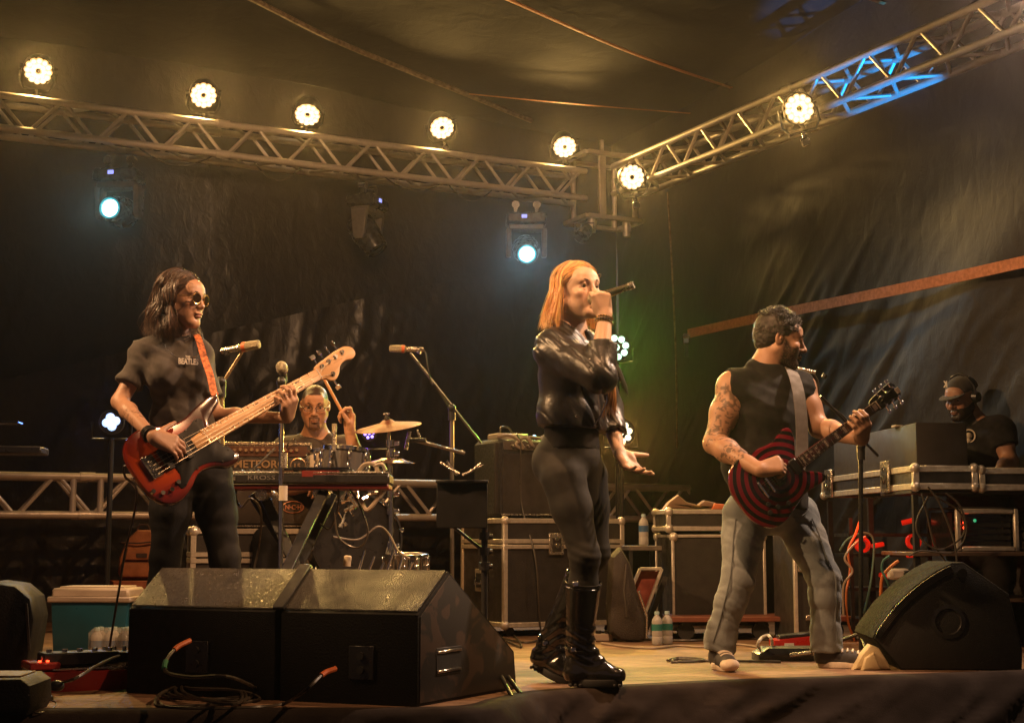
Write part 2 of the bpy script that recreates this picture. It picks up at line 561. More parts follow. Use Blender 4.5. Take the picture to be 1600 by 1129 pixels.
# strap along the side wall
def sidewall(u, v, off=0.14):
    d = ray(u, v); o = CORNER - D2 * off
    t = (o.x * D1.y - o.y * D1.x) / (d.x * D1.y - d.y * D1.x)
    return Vector((0, 0, CAMZ)) + d * t
sb = MB()
pts = [sidewall(1075, 521), sidewall(1200, 493.5), sidewall(1330, 467), sidewall(1460, 440), sidewall(1650, 398), sidewall(1950, 332)]
pts = smooth_path(pts, 6)
for a, b in zip(pts[:-1], pts[1:]):
    sb.bar(a, b + (b - a) * .01, 0.010, 0.072, up=(0, 0, 1))
tag(sb.build('webbing_strap', WEB), 'wide orange strap stretched along the side tarpaulin wall', 'strap')
rp = MB()
rp.tube(smooth_path([sidewall(1043, 300, .2), sidewall(1050, 420, .22), sidewall(1056, 560, .2), sidewall(1058, 700, .2)], 6), 0.008, 5)
rp.build('rope', ROPE)
tag(bpy.data.objects[rp and COL.objects[-1].name], 'thin rope hanging straight down beside the tent corner', 'rope')
# ratchet that holds the strap at the tent corner
rt = thing('ratchet_buckle', 'small metal ratchet buckle at the corner end of the wide side wall strap', 'buckle', sidewall(1072, 530, .16))
MB().box((0, 0, 0), (.05, .03, .09), bev=.006).cyl((-.03, -.02, .02), (.03, -.02, .02), .012).build('ratchet_body', CHROME, rt)
MB().box((0, -.02, -.09), (.035, .012, .12), bev=.004).build('handle', BLACKMET, rt)

# --- stage floor
def floor_material():
    m = bpy.data.materials.new('stage_carpet'); m.use_nodes = True
    N, L = m.node_tree.nodes, m.node_tree.links
    b = N['Principled BSDF']; b.inputs['Roughness'].default_value = 0.72; b.inputs['Specular IOR Level'].default_value = 0.35
    tc = N.new('ShaderNodeTexCoord'); mp = N.new('ShaderNodeMapping'); mp.inputs['Rotation'].default_value = (0, 0, -AZ); mp.inputs['Scale'].default_value = (.6, 2.4, 1)
    L.new(tc.outputs['Object'], mp.inputs['Vector'])
    n1 = N.new('ShaderNodeTexNoise'); n1.inputs['Scale'].default_value = 2.2; n1.inputs['Detail'].default_value = 8; n1.inputs['Roughness'].default_value = .65; n1.inputs['Distortion'].default_value = .7
    n2 = N.new('ShaderNodeTexNoise'); n2.inputs['Scale'].default_value = 90; n2.inputs['Detail'].default_value = 3
    n3 = N.new('ShaderNodeTexNoise'); n3.inputs['Scale'].default_value = 18; n3.inputs['Detail'].default_value = 5
    L.new(mp.outputs['Vector'], n1.inputs['Vector']); L.new(tc.outputs['Object'], n2.inputs['Vector']); L.new(mp.outputs['Vector'], n3.inputs['Vector'])
    cr = N.new('ShaderNodeValToRGB')
    cr.color_ramp.elements[0].position = .36; cr.color_ramp.elements[0].color = (.13, .060, .028, 1)
    cr.color_ramp.elements[1].position = .64; cr.color_ramp.elements[1].color = (.31, .19, .115, 1)
    L.new(n1.outputs['Fac'], cr.inputs['Fac'])
    mx = N.new('ShaderNodeMix'); mx.data_type = 'RGBA'; mx.blend_type = 'MULTIPLY'; mx.inputs[0].default_value = .75
    c2 = N.new('ShaderNodeValToRGB'); c2.color_ramp.elements[0].position = .38; c2.color_ramp.elements[0].color = (.35, .33, .3, 1); c2.color_ramp.elements[1].position = .6
    L.new(n3.outputs['Fac'], c2.inputs['Fac'])
    L.new(cr.outputs['Color'], mx.inputs[6]); L.new(c2.outputs['Color'], mx.inputs[7]); L.new(mx.outputs[2], b.inputs['Base Color'])
    bp = N.new('ShaderNodeBump'); bp.inputs['Strength'].default_value = .6; bp.inputs['Distance'].default_value = .006
    ad = N.new('ShaderNodeMath'); L.new(n2.outputs['Fac'], ad.inputs[0]); L.new(n3.outputs['Fac'], ad.inputs[1])
    L.new(ad.outputs[0], bp.inputs['Height']); L.new(bp.outputs['Normal'], b.inputs['Normal'])
    return m
STAGE = floor_material()
EDGE = [onfloor(-500, 1112), onfloor(0, 1110), onfloor(350, 1109), onfloor(700, 1107), onfloor(790, 1092), onfloor(860, 1080), onfloor(1100, 1066),
        onfloor(1350, 1057), onfloor(1600, 1048), onfloor(2300, 1012)]
FM = bpy.data.meshes.new('floor')
back = [Vector((p.x, p.y, 0)) - D1 * 12 for p in EDGE]
V = [(*p.xy, 0) for p in EDGE] + [(*p.xy, 0) for p in back]
n = len(EDGE)
FM.from_pydata(V, [], [(i, i+1, n+i+1, n+i) for i in range(n-1)]); FM.materials.append(STAGE)
fo = bpy.data.objects.new('floor', FM); COL.objects.link(fo); tag(fo, 'worn brown carpeted stage floor', kind='structure')
# carpet seams / tape strips on the floor a few mm proud
SEAM = mat('floor_seam_tape', (0.07, 0.045, 0.03), 0.7, 0, 0.3, 14)

# --- cloth skirt over the stage edge
def skirt():
    path = smooth_path(EDGE, 40)
    P = np.array([[p.x, p.y] for p in path]); n = len(P)
    d = np.gradient(P, axis=0); d /= np.linalg.norm(d, axis=1)[:, None]
    out = np.stack([d[:, 1], -d[:, 0]], 1)
    arc = np.concatenate([[0], np.cumsum(np.linalg.norm(np.diff(P, axis=0), axis=1))])
    q = np.concatenate([[-.05, -.02, 0], np.linspace(.03, 1.35, 60)])
    S, Q = np.meshgrid(arc, q, indexing='ij')
    fold = fbm(S * 1.6 + Q * 2.6, Q * .8, 1.5, 2)
    rd = lambda f_, q_, sd: np.clip(1 - np.abs(fbm(S * f_ + Q * q_ + sd, Q * 1.5 + sd, sd, 2)) * 2.6, 0, 1) ** 1.5
    fine = rd(3.4, 6.5, 3.5); fin2 = rd(7.5, 11.0, 8.1)
    g = np.clip((Q - .02) / .10, 0, 1)
    outw = np.where(Q < 0, Q, np.minimum(Q, .05) + .16 * np.clip(Q - .05, 0, .3) / .3) + g * (.035 * fold + .030 * fine + .012 * fin2)
    down = np.where(Q < .03, .005, .005 - (Q - .03) * .85) + g * (.006 * fine + .006 * fold - .006)
    X = P[:, 0][:, None] + out[:, 0][:, None] * outw
    Y = P[:, 1][:, None] + out[:, 1][:, None] * outw
    return grid_mesh('stage_skirt', np.stack([X, Y, down], -1), mat('skirt_cloth', (0.034, 0.025, 0.021), 0.9, 0, 0.25, 6, 0.3, 350, spec=.08))
tag(skirt(), 'dark brown wrinkled cloth skirt draped over the front edge of the stage', 'stage skirt')
g = MB(); g.box((0, 10, -1.40), (80, 60, .2)); tag(g.build('ground', mat('dark_ground', (.04, .035, .03), .9)), kind='structure')

# ================================================================== trusses
def chord_mesh(L, r=0.0245):
    return MB().cyl((0, 0, 0), (L, 0, 0), r, n=14)
def box_truss(name, label, A, along, L, w=0.237, pitch=0.483, phase=0.0, inward=None, group=None, r=0.0265, joints=()):
    """A: outer lower corner nearest the camera; along: direction; the section spans up and away along inward"""
    rz = math.atan2(along.y, along.x)
    t = thing(name, label, 'truss', A, rz, group)
    side = 1 if inward.dot(Vector((-math.sin(rz), math.cos(rz), 0))) > 0 else -1
    ys, zs = (0, side * w), (0, w)
    c0 = chord_mesh(L, r).build('chord', ALU, t)
    for y in ys:
        for z in zs:
            if y == 0 and z == 0: continue
            share(c0, t, (0, y, z))
    h = math.hypot(w, pitch / 2 - .03)
    br = None
    ang = math.atan2(w, pitch / 2 - .03)
    k = int(L / pitch) + 1
    faces = [('f', 0), ('f', side * w), ('b', 0), ('b', w)]
    for kind, c in faces:
        for i in range(-1, k + 1):
            for half in (0, 1):
                x0 = phase + i * pitch + half * pitch / 2
                xa, xb = x0 + .015, x0 + pitch / 2 - .015
                if c: xa, xb = xa + .02, xb + .02
                if xa < 0.02 or xb > L - 0.02: continue
                if br is None:
                    br = MB().cyl((0, 0, 0), (h, 0, 0), 0.0142, n=8).build('brace', ALU, t)
                    o = br
                else: o = share(br, t)
                if kind == 'f':
                    o.location = (xa, c, 0 if half == 0 else w); o.rotation_euler = (0, -ang if half == 0 else ang, 0)
                else:
                    o.location = (xa, 0 if half == 0 else side * w, c)
                    o.rotation_euler = (0, 0, side * ang if half == 0 else -side * ang)
    # couplers between sections
    cp = None
    for jx in joints:
        for y in ys:
            for z in zs:
                if cp is None:
                    cp = MB().cyl((-.05, 0, 0), (.05, 0, 0), r * 1.22, n=14).build('coupler', ALU, t); cp.location = (jx, y, z)
                else: share(cp, t, (jx, y, z))
    return t

TZ = 3.506          # underside axis of the flown trusses
TC = Vector((0.73, 12.3, 0))
w = 0.237
# back truss: from far left to the corner block
L1 = 9.6
A1 = TC - D2 * (L1 + 0.10); A1.z = TZ
truss_a = box_truss('truss', 'long aluminium box truss hung across the back of the stage under five lamps', A1, D2, L1, phase=(L1 + .10 - 4.487) % .483 - .2415, inward=-D1, joints=(3.3, 6.4))
L2 = 9.5
A2 = TC + D1 * 0.25 + D2 * 0.02; A2.z = TZ
truss_b = box_truss('truss', 'aluminium box truss running from the corner towards the audience on the right', A2, D1, L2, phase=.1, inward=D2, joints=(2.4, 5.4))
# corner block
cb = thing('truss_corner_block', 'square aluminium corner block with top and bottom plates joining both trusses', 'truss block', (TC.x, TC.y, TZ), AZ)
x0 = .06
MB().box((x0 - .03, -.05, .10), (.065, .03, .56), bev=.004).build('front_post', ALU, cb)
for (x, y) in ((-.06, .30), (.36, -.05), (.36, .30)):
    MB().cyl((x, y, -.16), (x, y, .40), .025, n=12).build('post', ALU, cb)
for z, nm in ((-.16, 'bottom_plate'), (.40, 'top_plate')):
    p = MB()
    for a, b in (((-.12, -.06, z), (.42, -.06, z)), ((-.12, .34, z), (.42, .34, z)), ((-.12, -.06, z), (-.12, .34, z)), ((.42, -.06, z), (.42, .34, z))):
        p.bar(a, b, .05, .035, bev=.003)
    p.build(nm, ALU, cb)
for (x, y) in ((-.06, -.02), (.30, .0)):
    MB().cyl((x, y, -.30), (x, y, -.17), .035, n=12).cyl((x, y, -.25), (x, y, -.20), .045, n=12).build('pin', EDGEALU, cb)
MB().cyl((.03, -.05, .40), (.03, -.05, .52), .018, n=8).build('hoist_stud', EDGEALU, cb)

# low truss across the back, serving as a rail
q0 = at(0, 805, 9.55)
A3 = q0 - D2 * 2.0; A3.z = at(0, 803, 9.55).z
truss_c = box_truss('truss', 'low aluminium truss lying as a rail behind the drums and amplifiers', A3, D2, 9.0, w=0.255, pitch=.50, phase=.1, inward=-D1, r=.026, joints=(2.55,))
for x in (0.3, 4.2, 8.6):
    MB().box((x, .13, -A3.z / 2), (.05, .05, A3.z - .03)).box((x, .13, -A3.z + .012), (.30, .30, .02)).build('leg', BLACKMET, truss_c)
# upright pieces at the joint of the low truss
for x in (2.46, 2.64):
    MB().cyl((x, 0, 0), (x, 0, .255), .022, n=10).build('upright', ALU, truss_c)

# ================================================================== lamps
LEDON = mat('led_lit_amber', (1, 1, 1), .3, emit=(1.0, 0.84, 0.56), estr=6)
_N, _L = LEDON.node_tree.nodes, LEDON.node_tree.links
_t = _N.new('ShaderNodeTexCoord'); _v = _N.new('ShaderNodeVectorMath'); _v.operation = 'LENGTH'; _r = _N.new('ShaderNodeValToRGB'); _m = _N.new('ShaderNodeMath'); _m.operation = 'MULTIPLY'; _m.inputs[1].default_value = 40
_L.new(_t.outputs['Object'], _v.inputs[0]); _L.new(_v.outputs['Value'], _m.inputs[0]); _L.new(_m.outputs[0], _r.inputs['Fac'])
_r.color_ramp.elements[0].position = .52; _r.color_ramp.elements[0].color = (.95, .98, .92, 1); _r.color_ramp.elements[1].position = .88; _r.color_ramp.elements[1].color = (.42, .20, .015, 1)
_L.new(_r.outputs['Color'], _N['Principled BSDF'].inputs['Emission Color'])      # hot core, amber rim of every diode lens
LEDON.node_tree.nodes['Principled BSDF'].inputs['Emission Strength'].default_value = 2.2
LENSBLK = mat('led_face_plate', (.03, .026, .02), .3, .2)
def par_lamp(label, group):
    t = thing('par_lamp', label, 'stage lamp', group=group)
    # faces local -Y
    MB().lathe([(.06, .14), (.085, .12), (.108, .06), (.110, .0), (.110, -.03), (.103, -.03), (.100, -.012), (.001, -.012)], axis=(0, 1, 0), n=28).build('housing', BLACKMET, t)
    face = MB().cyl((0, -.013, 0), (0, -.0155, 0), .099, n=28).build('face_plate', LENSBLK, t)
    led = MB().lathe([(.0225, 0), (.0215, .008), (.014, .013), (.001, .0145)], axis=(0, -1, 0), n=12).build('led', LEDON, face)
    led.location = (.077, -.016, 0)
    for rr, n_ in ((.077, 12), (.041, 8)):
        for k in range(n_):
            if rr == .077 and k == 0: continue
            a = 2 * math.pi * k / n_
            share(led, face, (rr * math.cos(a), -.016, rr * math.sin(a)), scale=(1.12, 1, 1.12))
    y = MB()
    y.tube([(-.125, .05, 0), (-.125, .05, -.10), (-.09, .05, -.16), (.09, .05, -.16), (.125, .05, -.10), (.125, .05, 0)], .010, 6)
    y.cyl((-.135, .05, 0), (-.105, .05, 0), .022).cyl((.135, .05, 0), (.105, .05, 0), .022)
    y.build('yoke', BLACKMET, t)
    MB().cyl((0, .05, -.16), (0, .05, -.21), .014).box((0, .05, -.23), (.06, .05, .06), bev=.008).build('clamp', CHROME, t)
    return t

LG = 'LED par lamps on the trusses'
proto = None
def par_loc(u, v, Y): return at(u, v, Y)
def depth_back(u, extra=0.10):
    tn = (u - 800) / 2285.0
    t = (TC.x - tn * TC.y) / (D2.x - tn * D2.y)
    return TC.y - D2.y * t + extra
def depth_side(u):
    tn = (u - 800) / 2285.0
    t = (tn * TC.y - TC.x) / (D1.x - tn * D1.y)
    return TC.y + D1.y * t
lab = ['leftmost lit par lamp on the back truss', 'lit par lamp, second from the left on the back truss',
       'lit par lamp in the middle of the five on the back truss', 'lit par lamp, fourth from the left on the back truss',
       'lit par lamp on the back truss nearest to the corner block']
backpx = [(60, 110), (318, 148), (481, 177), (690, 198), (882, 228)]
for i, (u, v) in enumerate(backpx):
    P = at(u, v, depth_back(u, .05))
    if proto is None: o = proto = par_lamp(lab[i], LG)
    else: o = copy_tree(proto, label=lab[i])
    o.location = P
    o['_aim'] = 1
    tgt = Vector((0.15 * P.x, 2.0, .4))
    d = tgt - P
    o.rotation_euler = (R([34, 34, 50, 44, 42][i]), R([4, -3, 8, -14, -10][i]), math.atan2(d.y, d.x) + math.pi / 2)
    spot('par_lamp_light', P + d.normalized() * .05, (P.x * .35 + .2, 3.4, 0.2), 290, YELLOW, 120, .9, .07)
for i, (u, v, l, e) in enumerate([(1248, 170, 'lit par lamp hung high on the side truss, closer to the audience', 1.0), (987, 277, 'lit par lamp on the side truss right beside the corner block', 1.0)]):
    P = at(u, v, depth_side(u) - .35)
    o = copy_tree(proto, loc=P, label=l)
    d = Vector((-1.2, 2.5, 0.4)) - P
    o.rotation_euler = (math.atan2(-d.z, math.hypot(d.x, d.y)) * .7, R(-14), math.atan2(d.y, d.x) + math.pi / 2 + R(18))
    spot('par_lamp_light', P + d.normalized() * .05, (-.6, 3.4, 0.0), 290, YELLOW, 120, .9, .07)
del_keys = [o for o in COL.objects if '_aim' in o]
for o in del_keys: del o['_aim']

# the same lamps on the front truss above the camera
for k, (a, b, p_, c_, s_) in enumerate(FRONT):
    a = Vector(a); d = Vector(b) - a
    o = copy_tree(proto, loc=a - d.normalized() * .12, label=['par lamp at the left end of the front truss', 'par lamp on the front truss at its right end', 'par lamp just right of the middle of the front truss', 'par lamp just left of the middle of the front truss', 'narrow par lamp on the front truss aimed at the drummer'][k])
    o.rotation_euler = (math.atan2(-d.z, math.hypot(d.x, d.y)), 0, math.atan2(d.y, d.x) + math.pi / 2)

# power cables slung under the back truss
for i, (u0, u1, sag) in enumerate(((215, 330, .10), (395, 470, .13), (600, 690, .09), (700, 770, .12))):
    pa = at(u0, 300, depth_back(u0, .02)); pb_ = at(u1, 300, depth_back(u1, .02)); pa.z = pb_.z = TZ - .01
    mid = (pa + pb_) / 2 - Vector((0, 0, sag))
    t = MB().tube(smooth_path([pa + Vector((0, 0, .05)), pa, pa.lerp(mid, .55) - Vector((0, 0, sag*.25)), mid, pb_.lerp(mid, .55) - Vector((0, 0, sag*.25)), pb_, pb_ + Vector((0, 0, .05))], 5), .006, 6).build('cable', CABLE)
    tag(t, ['drooping power cable under the truss between the left moving head and the second lamp', 'short cable loop under the back truss left of the middle moving head', 'thin cable hanging under the truss right of the middle moving head', 'cable loop under the truss just left of the bright moving head'][i], 'cable', 'cables slung under the back truss')
# moving heads
LENSON = mat('moving_head_lens', (.7, .95, 1), .1, emit=(.40, .82, 1.0), estr=6)
LENSRIM = mat('moving_head_rim', (.1, .3, .32), .15, emit=(.03, .30, .36), estr=1.0)
LCD = mat('blue_display', (.1, .1, .4), .2, emit=(.30, .34, 1.0), estr=1.6)
HEADSHELL = mat('moving_head_shell', (.035, .032, .030), .28, 0, .2, 30)
ARMSHELL = mat('moving_head_arm', (.16, .14, .12), .35, 0, .2, 30)
def moving_head(label, P, rz, tilt, lit=True, group='moving head lamps hung under the back truss'):
    """P: top of the base box (underside of the truss); the head hangs below"""
    t = thing('moving_head_lamp', label, 'moving head', P, rz, group)
    b = MB().box((0, 0, -.06), (.34, .24, .10), bev=.02); b.build('base', HEADSHELL, t)
    MB().box((-.02, -.122, -.05), (.045, .004, .028), bev=0).build('display', LCD, t)
    for x in (-.09, .09):
        MB().box((x, 0, .02), (.035, .05, .09), bev=.006).cyl((x, -.03, .07), (x, .03, .07), .034, n=12).build('clamp', CHROME, t)
    ya = MB()
    ya.box((0, 0, -.13), (.30, .16, .05), bev=.02)
    ya.build('yoke_bridge', ARMSHELL, t)
    for s in (-1, 1):
        MB().prism([(-.07, 0), (.07, 0), (.05, -.20), (.03, -.24), (-.03, -.24), (-.05, -.20)], (s * .15 - .02, 0, -.14), (0, 1, 0), (0, 0, 1), (1, 0, 0), .045, .01).build('yoke_arm', ARMSHELL, t)
    c, s_ = math.cos(tilt), math.sin(tilt)
    ax = Vector((0, -c, -s_))                # where the lens looks
    o = Vector((0, 0, -.32))
    MB().lathe([(.02, -.17), (.09, -.165), (.115, -.12), (.118, -.02), (.105, .06), (.098, .13), (.090, .16), (.072, .162), (.070, .145), (.001, .145)], o, ax, 26).build('head', HEADSHELL, t)
    MB().lathe([(.078, .158), (.080, .166), (.066, .168), (.064, .158)], o, ax, 26).build('lens_ring', LENSRIM if lit else GLASSBLK, t)
    MB().lathe([(.065, .150), (.052, .160), (.03, .168), (.001, .171)], o, ax, 22).build('lens', LENSON if lit else GLASSBLK, t)
    w_ = Matrix.Rotation(rz, 3, 'Z')
    return Vector(P) + w_ @ (o + ax * .20), w_ @ ax
def under(u): 
    Y = depth_back(u, .12); return Y
for (u, v, rz, tl, lit, l, pw, cl) in ((188, 252, R(-8), R(4), True, 'moving head under the left part of the back truss, glowing pale teal', 70, (.5, .95, 1)),
                          (575, 283, R(70), R(55), False, 'unlit moving head turned sideways under the middle of the back truss', 0, None),
                          (822, 322, R(2), R(22), True, 'moving head with bright pale blue beam under the truss near the corner', 170, (.45, .8, 1))):
    P = at(u, v, under(u)); P.z = min(P.z, TZ - .165)
    lp, ax = moving_head(l, P, rz, tl, lit)
    if pw: spot('moving_head_light', lp, lp + ax, pw, cl, 110, .9, .05)
# small unlit spotlight hanging from the corner block
cbp = at(913, 352, 12.1)
ls = thing('corner_spotlight', 'small dark spotlight hanging below the truss corner block', 'spotlight', cbp)
MB().lathe([(.03, -.06), (.06, -.05), (.065, .08), (.055, .085), (.001, .07)], (0, 0, -.06), (-.4, -.6, -.7), 18).build('can', HEADSHELL, ls)
MB().tube([(-.08, 0, -.05), (-.08, 0, .02), (.08, 0, .02), (.08, 0, -.05)], .008, 6).build('yoke', BLACKMET, ls)

# floor-standing par lamps behind the band
def floor_par(label, P, aim, em, n_led, light, power, size=1.0, rr=.055, lr=.020, center=True, stand=True):
    t = thing('floor_lamp', label, 'stage lamp', (P.x, P.y, 0), math.atan2(aim.y, aim.x) + math.pi / 2, 'lamps on stands behind the band')
    z = P.z; k = size
    MB().lathe([(.05 * k, .12), (.09 * k, .08), (.10 * k, .0), (.10 * k, -.02), (.092 * k, -.02), (.09 * k, -.005), (.001, -.005)], (0, 0, z), (0, 1, 0), 24).build('housing', BLACKMET, t)
    pl = MB().cyl((0, -.006, z), (0, -.008, z), .089 * k, n=24).build('face_plate', LENSBLK, t)
    led = None
    spots = [(rr * k * math.cos(2*math.pi*i/n_led + .2), rr * k * math.sin(2*math.pi*i/n_led + .2)) for i in range(n_led)]
    if center: spots.append((0, 0))
    for (x, zz) in spots:
        if led is None:
            led = MB().lathe([(lr * k, 0), (lr * k * .9, .008), (lr * k * .5, .012), (.001, .013)], (0, 0, 0), (0, -1, 0), 12).build('led', em, pl)
            led.location = (x, -.009, z + zz)
        else: share(led, pl, (x, -.009, z + zz))
    if stand:
        MB().tube([(-.115, .03, z), (-.115, .03, z - .10), (.115, .03, z - .10), (.115, .03, z)], .008, 6).build('yoke', BLACKMET, t)
        MB().cyl((0, .03, z - .10), (0, .03, .05), .016).build('stand_pole', BLACKMET, t)
        for a in (0.3, 2.4, 4.5):
            MB().cyl((0, .03, .30), (.30 * math.cos(a), .03 + .30 * math.sin(a), .01), .010).build('leg', BLACKMET, t)
    wp = P + aim.normalized() * .06
    spot('floor_lamp_light', wp, wp + aim, power, light, 110, .9, .05)
    return t
E_G = mat('led_lit_green_white', (1, 1, 1), .3, emit=(.62, 1.0, .80), estr=1.7)
E_A = mat('led_lit_amber_blue', (1, 1, 1), .3, emit=(1.0, .90, .60), estr=1.6)
E_B = mat('led_lit_blue', (1, 1, 1), .3, emit=(.36, .58, 1.0), estr=1.7)
E_P = mat('led_lit_purple', (1, 1, 1), .3, emit=(.28, .20, 1.0), estr=3.0)
E_C = mat('led_lit_cyan', (.5, .8, 1), .3, emit=(.05, .45, 1.0), estr=1.6)
floor_par('tall par lamp glowing green behind the singer\'s chest, its lights in a flower ring', at(963, 543, 10.2), Vector((-.12, -1, .02)), E_G, 8, (.40, 1.0, .10), 130, 1.0, .068, .024)
floor_par('par lamp glowing amber low behind the singer\'s hip', at(970, 676, 10.0), Vector((-.12, -1, .05)), E_A, 8, (1.0, .50, .10), 170, 1.0, .060, .022)
floor_par('blue par lamp with four lights standing behind the elbow of the bass player', at(174, 659, 8.6), Vector((.12, -1, .0)), E_B, 4, (.12, .25, 1.0), 4, .75, .036, .036, False)
floor_par('purple par lamp half hidden under the crash cymbal', at(577, 677, 9.3), Vector((.1, -1, -.1)), E_P, 6, (.35, .1, 1.0), 2, .5)
# blue wash thrown on the side truss by a lamp beyond the frame
spot('blue_wash_light', (2.95, 7.2, 1.2), at(1395, 150, 9.2), 1500, (.0, .30, 1.0), 14, .5, .03)
blp = Vector((2.95, 7.2, 1.2)) + Vector((.03, -.08, -.12))
o = copy_tree(proto, loc=blp, label='par lamp beside the side truss throwing blue light on its tubes')
_d = at(1400, 118, 9.2) - blp
o.rotation_euler = (math.atan2(-_d.z, math.hypot(_d.x, _d.y)), 0, math.atan2(_d.y, _d.x) + math.pi / 2)
# bright lamp on the side truss just outside the frame, upper right
P = at(1660, -40, 7.4)
o = copy_tree(proto, loc=P, label='par lamp at the audience end of the side truss')
o.rotation_euler = (R(25), 0, R(-40))
spot('par_lamp_light', P + Vector((-.05, -.1, -.05)), (0.0, 3.5, 1.0), 650, (1, .66, .45), 150, .8, .07)
# ================================================================== backline helpers
def wrap(u, v, Y): return at(u, v, Y)

def flight_case(name, label, loc, rz, w, d, h, lid=None, latches=(.5,), side_latch=False, handle_side=False, group=None, panel=None, edge=.030, cat='flight case'):
    """front-left bottom corner region: loc is the centre of the base"""
    t = thing(name, label, cat, loc, rz, group)
    P_ = panel or CASEBLK
    MB().box((0, 0, h/2), (w - .012, d - .012, h - .012), bev=.004).build('body', P_, t)
    e = edge
    tr = None
    hs = [0, h] if lid is None else [0, h]
    def strip(a, b, wd=e, th=.006):
        m = MB().bar(a, b, wd, wd, bev=.003); return m.build('edge_trim', EDGEALU, t)
    x, y = w/2 - e/2 + .004, d/2 - e/2 + .004
    z0, z1 = e/2 - .003, h - e/2 + .003
    for zz in (z0, z1):
        for (a, b) in (((-x+e/2, -y, zz), (x-e/2, -y, zz)), ((-x+e/2, y, zz), (x-e/2, y, zz)), ((-x, -y+e/2, zz), (-x, y-e/2, zz)), ((x, -y+e/2, zz), (x, y-e/2, zz))):
            strip(a, b)
    for sx in (-1, 1):
        for sy in (-1, 1):
            strip((sx*x, sy*y, e/2), (sx*x, sy*y, h-e/2))
    if lid:
        zz = h - lid
        for dz, hh in ((.017, .026), (-.017, .026)):
            for (a, b, sx, sy) in ((0, -d/2, w + .004, .014), (0, d/2, w + .004, .014), (-w/2, 0, .014, d - .02), (w/2, 0, .014, d - .02)):
                MB().box((a, b, zz + dz), (sx, sy, hh), bev=.003).build('lid_trim', EDGEALU, t)
        for f in latches:
            lx = -w/2 + f * w
            latch(t, (lx, -d/2 - .010, zz), 0)
        if side_latch: latch(t, (-w/2 - .010, 0, zz), -math.pi/2)
    cap = None
    for sx in (-1, 1):
        for sy in (-1, 1):
            for zz in (0.012, h - .012):
                if cap is None: cap = MB().ball((0, 0, 0), (.030, .030, .030), 10).build('corner_cap', EDGEALU, t); cap.location = (sx*(w/2-.012), sy*(d/2-.012), zz)
                else: share(cap, t, (sx*(w/2-.012), sy*(d/2-.012), zz))
    if handle_side:
        hz = h * .42
        dish = MB().box((-w/2 - .006, 0, hz), (.012, .16, .14), bev=.004).build('handle_dish', EDGEALU, t)
        MB().box((-w/2 - .013, 0, hz), (.006, .115, .09), bev=.002).build('recess', RUBBER, dish)
        MB().tube([(-w/2 - .02, -.045, hz + .02), (-w/2 - .03, -.04, hz - .02), (-w/2 - .03, .04, hz - .02), (-w/2 - .02, .045, hz + .02)], .008, 8).build('handle', CHROME, dish)
    return t

RIV = mat('latch_steel', (.55, .50, .42), .28, .9, .2, 60, .3, 150)
def latch(t, c, rz, k=1.0):
    c = Vector(c); rot = Matrix.Rotation(rz, 3, 'Z')
    q = MB()
    q.box(c, (.105*k, .012, .135*k), rot, .012)
    pl = q.build('latch_plate', RIV, t)
    q = MB()
    q.box(c + rot @ Vector((0, -.0075, -.006*k)), (.062*k, .004, .085*k), rot, .002)
    q.build('latch_dish', CASEBLK, pl)
    q = MB()
    q.cyl(c + rot @ Vector((0, -.006, -.01*k)), c + rot @ Vector((0, -.016, -.01*k)), .020*k, n=12)
    q.box(c + rot @ Vector((0, -.018, -.01*k)), (.036*k, .006, .010*k), rot @ Matrix.Rotation(.6, 3, 'Y'), .002)
    q.box(c + rot @ Vector((0, -.010, .032*k)), (.030*k, .008, .022*k), rot, .003)
    q.build('latch_bolt', CHROME, pl)
    for x in (-.043, .043):
        for z in (-.055, -.02, .02, .055): MB().ball(c + rot @ Vector((x*k, -.006, z*k)), .004, 6).build('rivet', CHROME, pl)
    return pl

def wedge_monitor(name, label, A, B, prof, group, m, handle_right=False, seedm=None):
    """A: front left corner on the floor, B: front right corner; the profile runs back from the panel facing the audience"""
    A, B = Vector(A), Vector(B)
    ax = (B - A); L = ax.length; rz = math.atan2(ax.y, ax.x)
    t = thing(name, label, 'monitor speaker', A, rz, group)
    MB().prism(prof, (0, 0, 0), (0, 1, 0), (0, 0, 1), (1, 0, 0), L, .006).build('cabinet', m, t)
    # grille on the side facing the players
    (y0, z0), (y1, z1) = prof[2], prof[3]
    mid = Vector((L/2, (y0+y1)/2, (z0+z1)/2)); d = Vector((0, y1-y0, z1-z0)); nrm = Vector((0, -(z1-z0), y1-y0)).normalized()
    if nrm.z < 0: nrm = -nrm
    rot = Matrix((Vector((1, 0, 0)), d.normalized(), Vector((1, 0, 0)).cross(d.normalized()))).transposed()
    MB().box(mid + nrm * .006, (L - .05, d.length - .05, .010), rot, .003).build('grille', GRILL, t)
    return t, L

CAB1 = mat('sprayed_cabinet_texture', (.0045, .004, .0035), .55, 0, .35, 25, .5, 260, rvar=.08, spec=.22)
CAB2 = mat('worn_cabinet_paint', (.0045, .004, .0035), .58, 0, .5, 7, .25, 130, rvar=.1, spec=.22)
prof = [(0, 0), (0, .325), (.205, .478), (.70, .150), (.72, 0)]
mA, mM, mB = onfloor(197, 1082), onfloor(432, 1094), onfloor(652, 1104)
GW = 'wedge monitors at the front of the stage'
w1, l1 = wedge_monitor('wedge_monitor', 'black wedge monitor with glittering gold-lit top and coiled cable, left of its worn twin', mA, mM - (mM-mA).normalized()*.012, [(0, 0), (0, .325), (.205, .478), (.52, .20), (.54, 0)], GW, CAB1)
w2, l2 = wedge_monitor('wedge_monitor', 'worn black wedge monitor with peeling side paint and slot handle, in front of the drums', mM + (mB-mM).normalized()*.012, mB, prof, GW, CAB2)
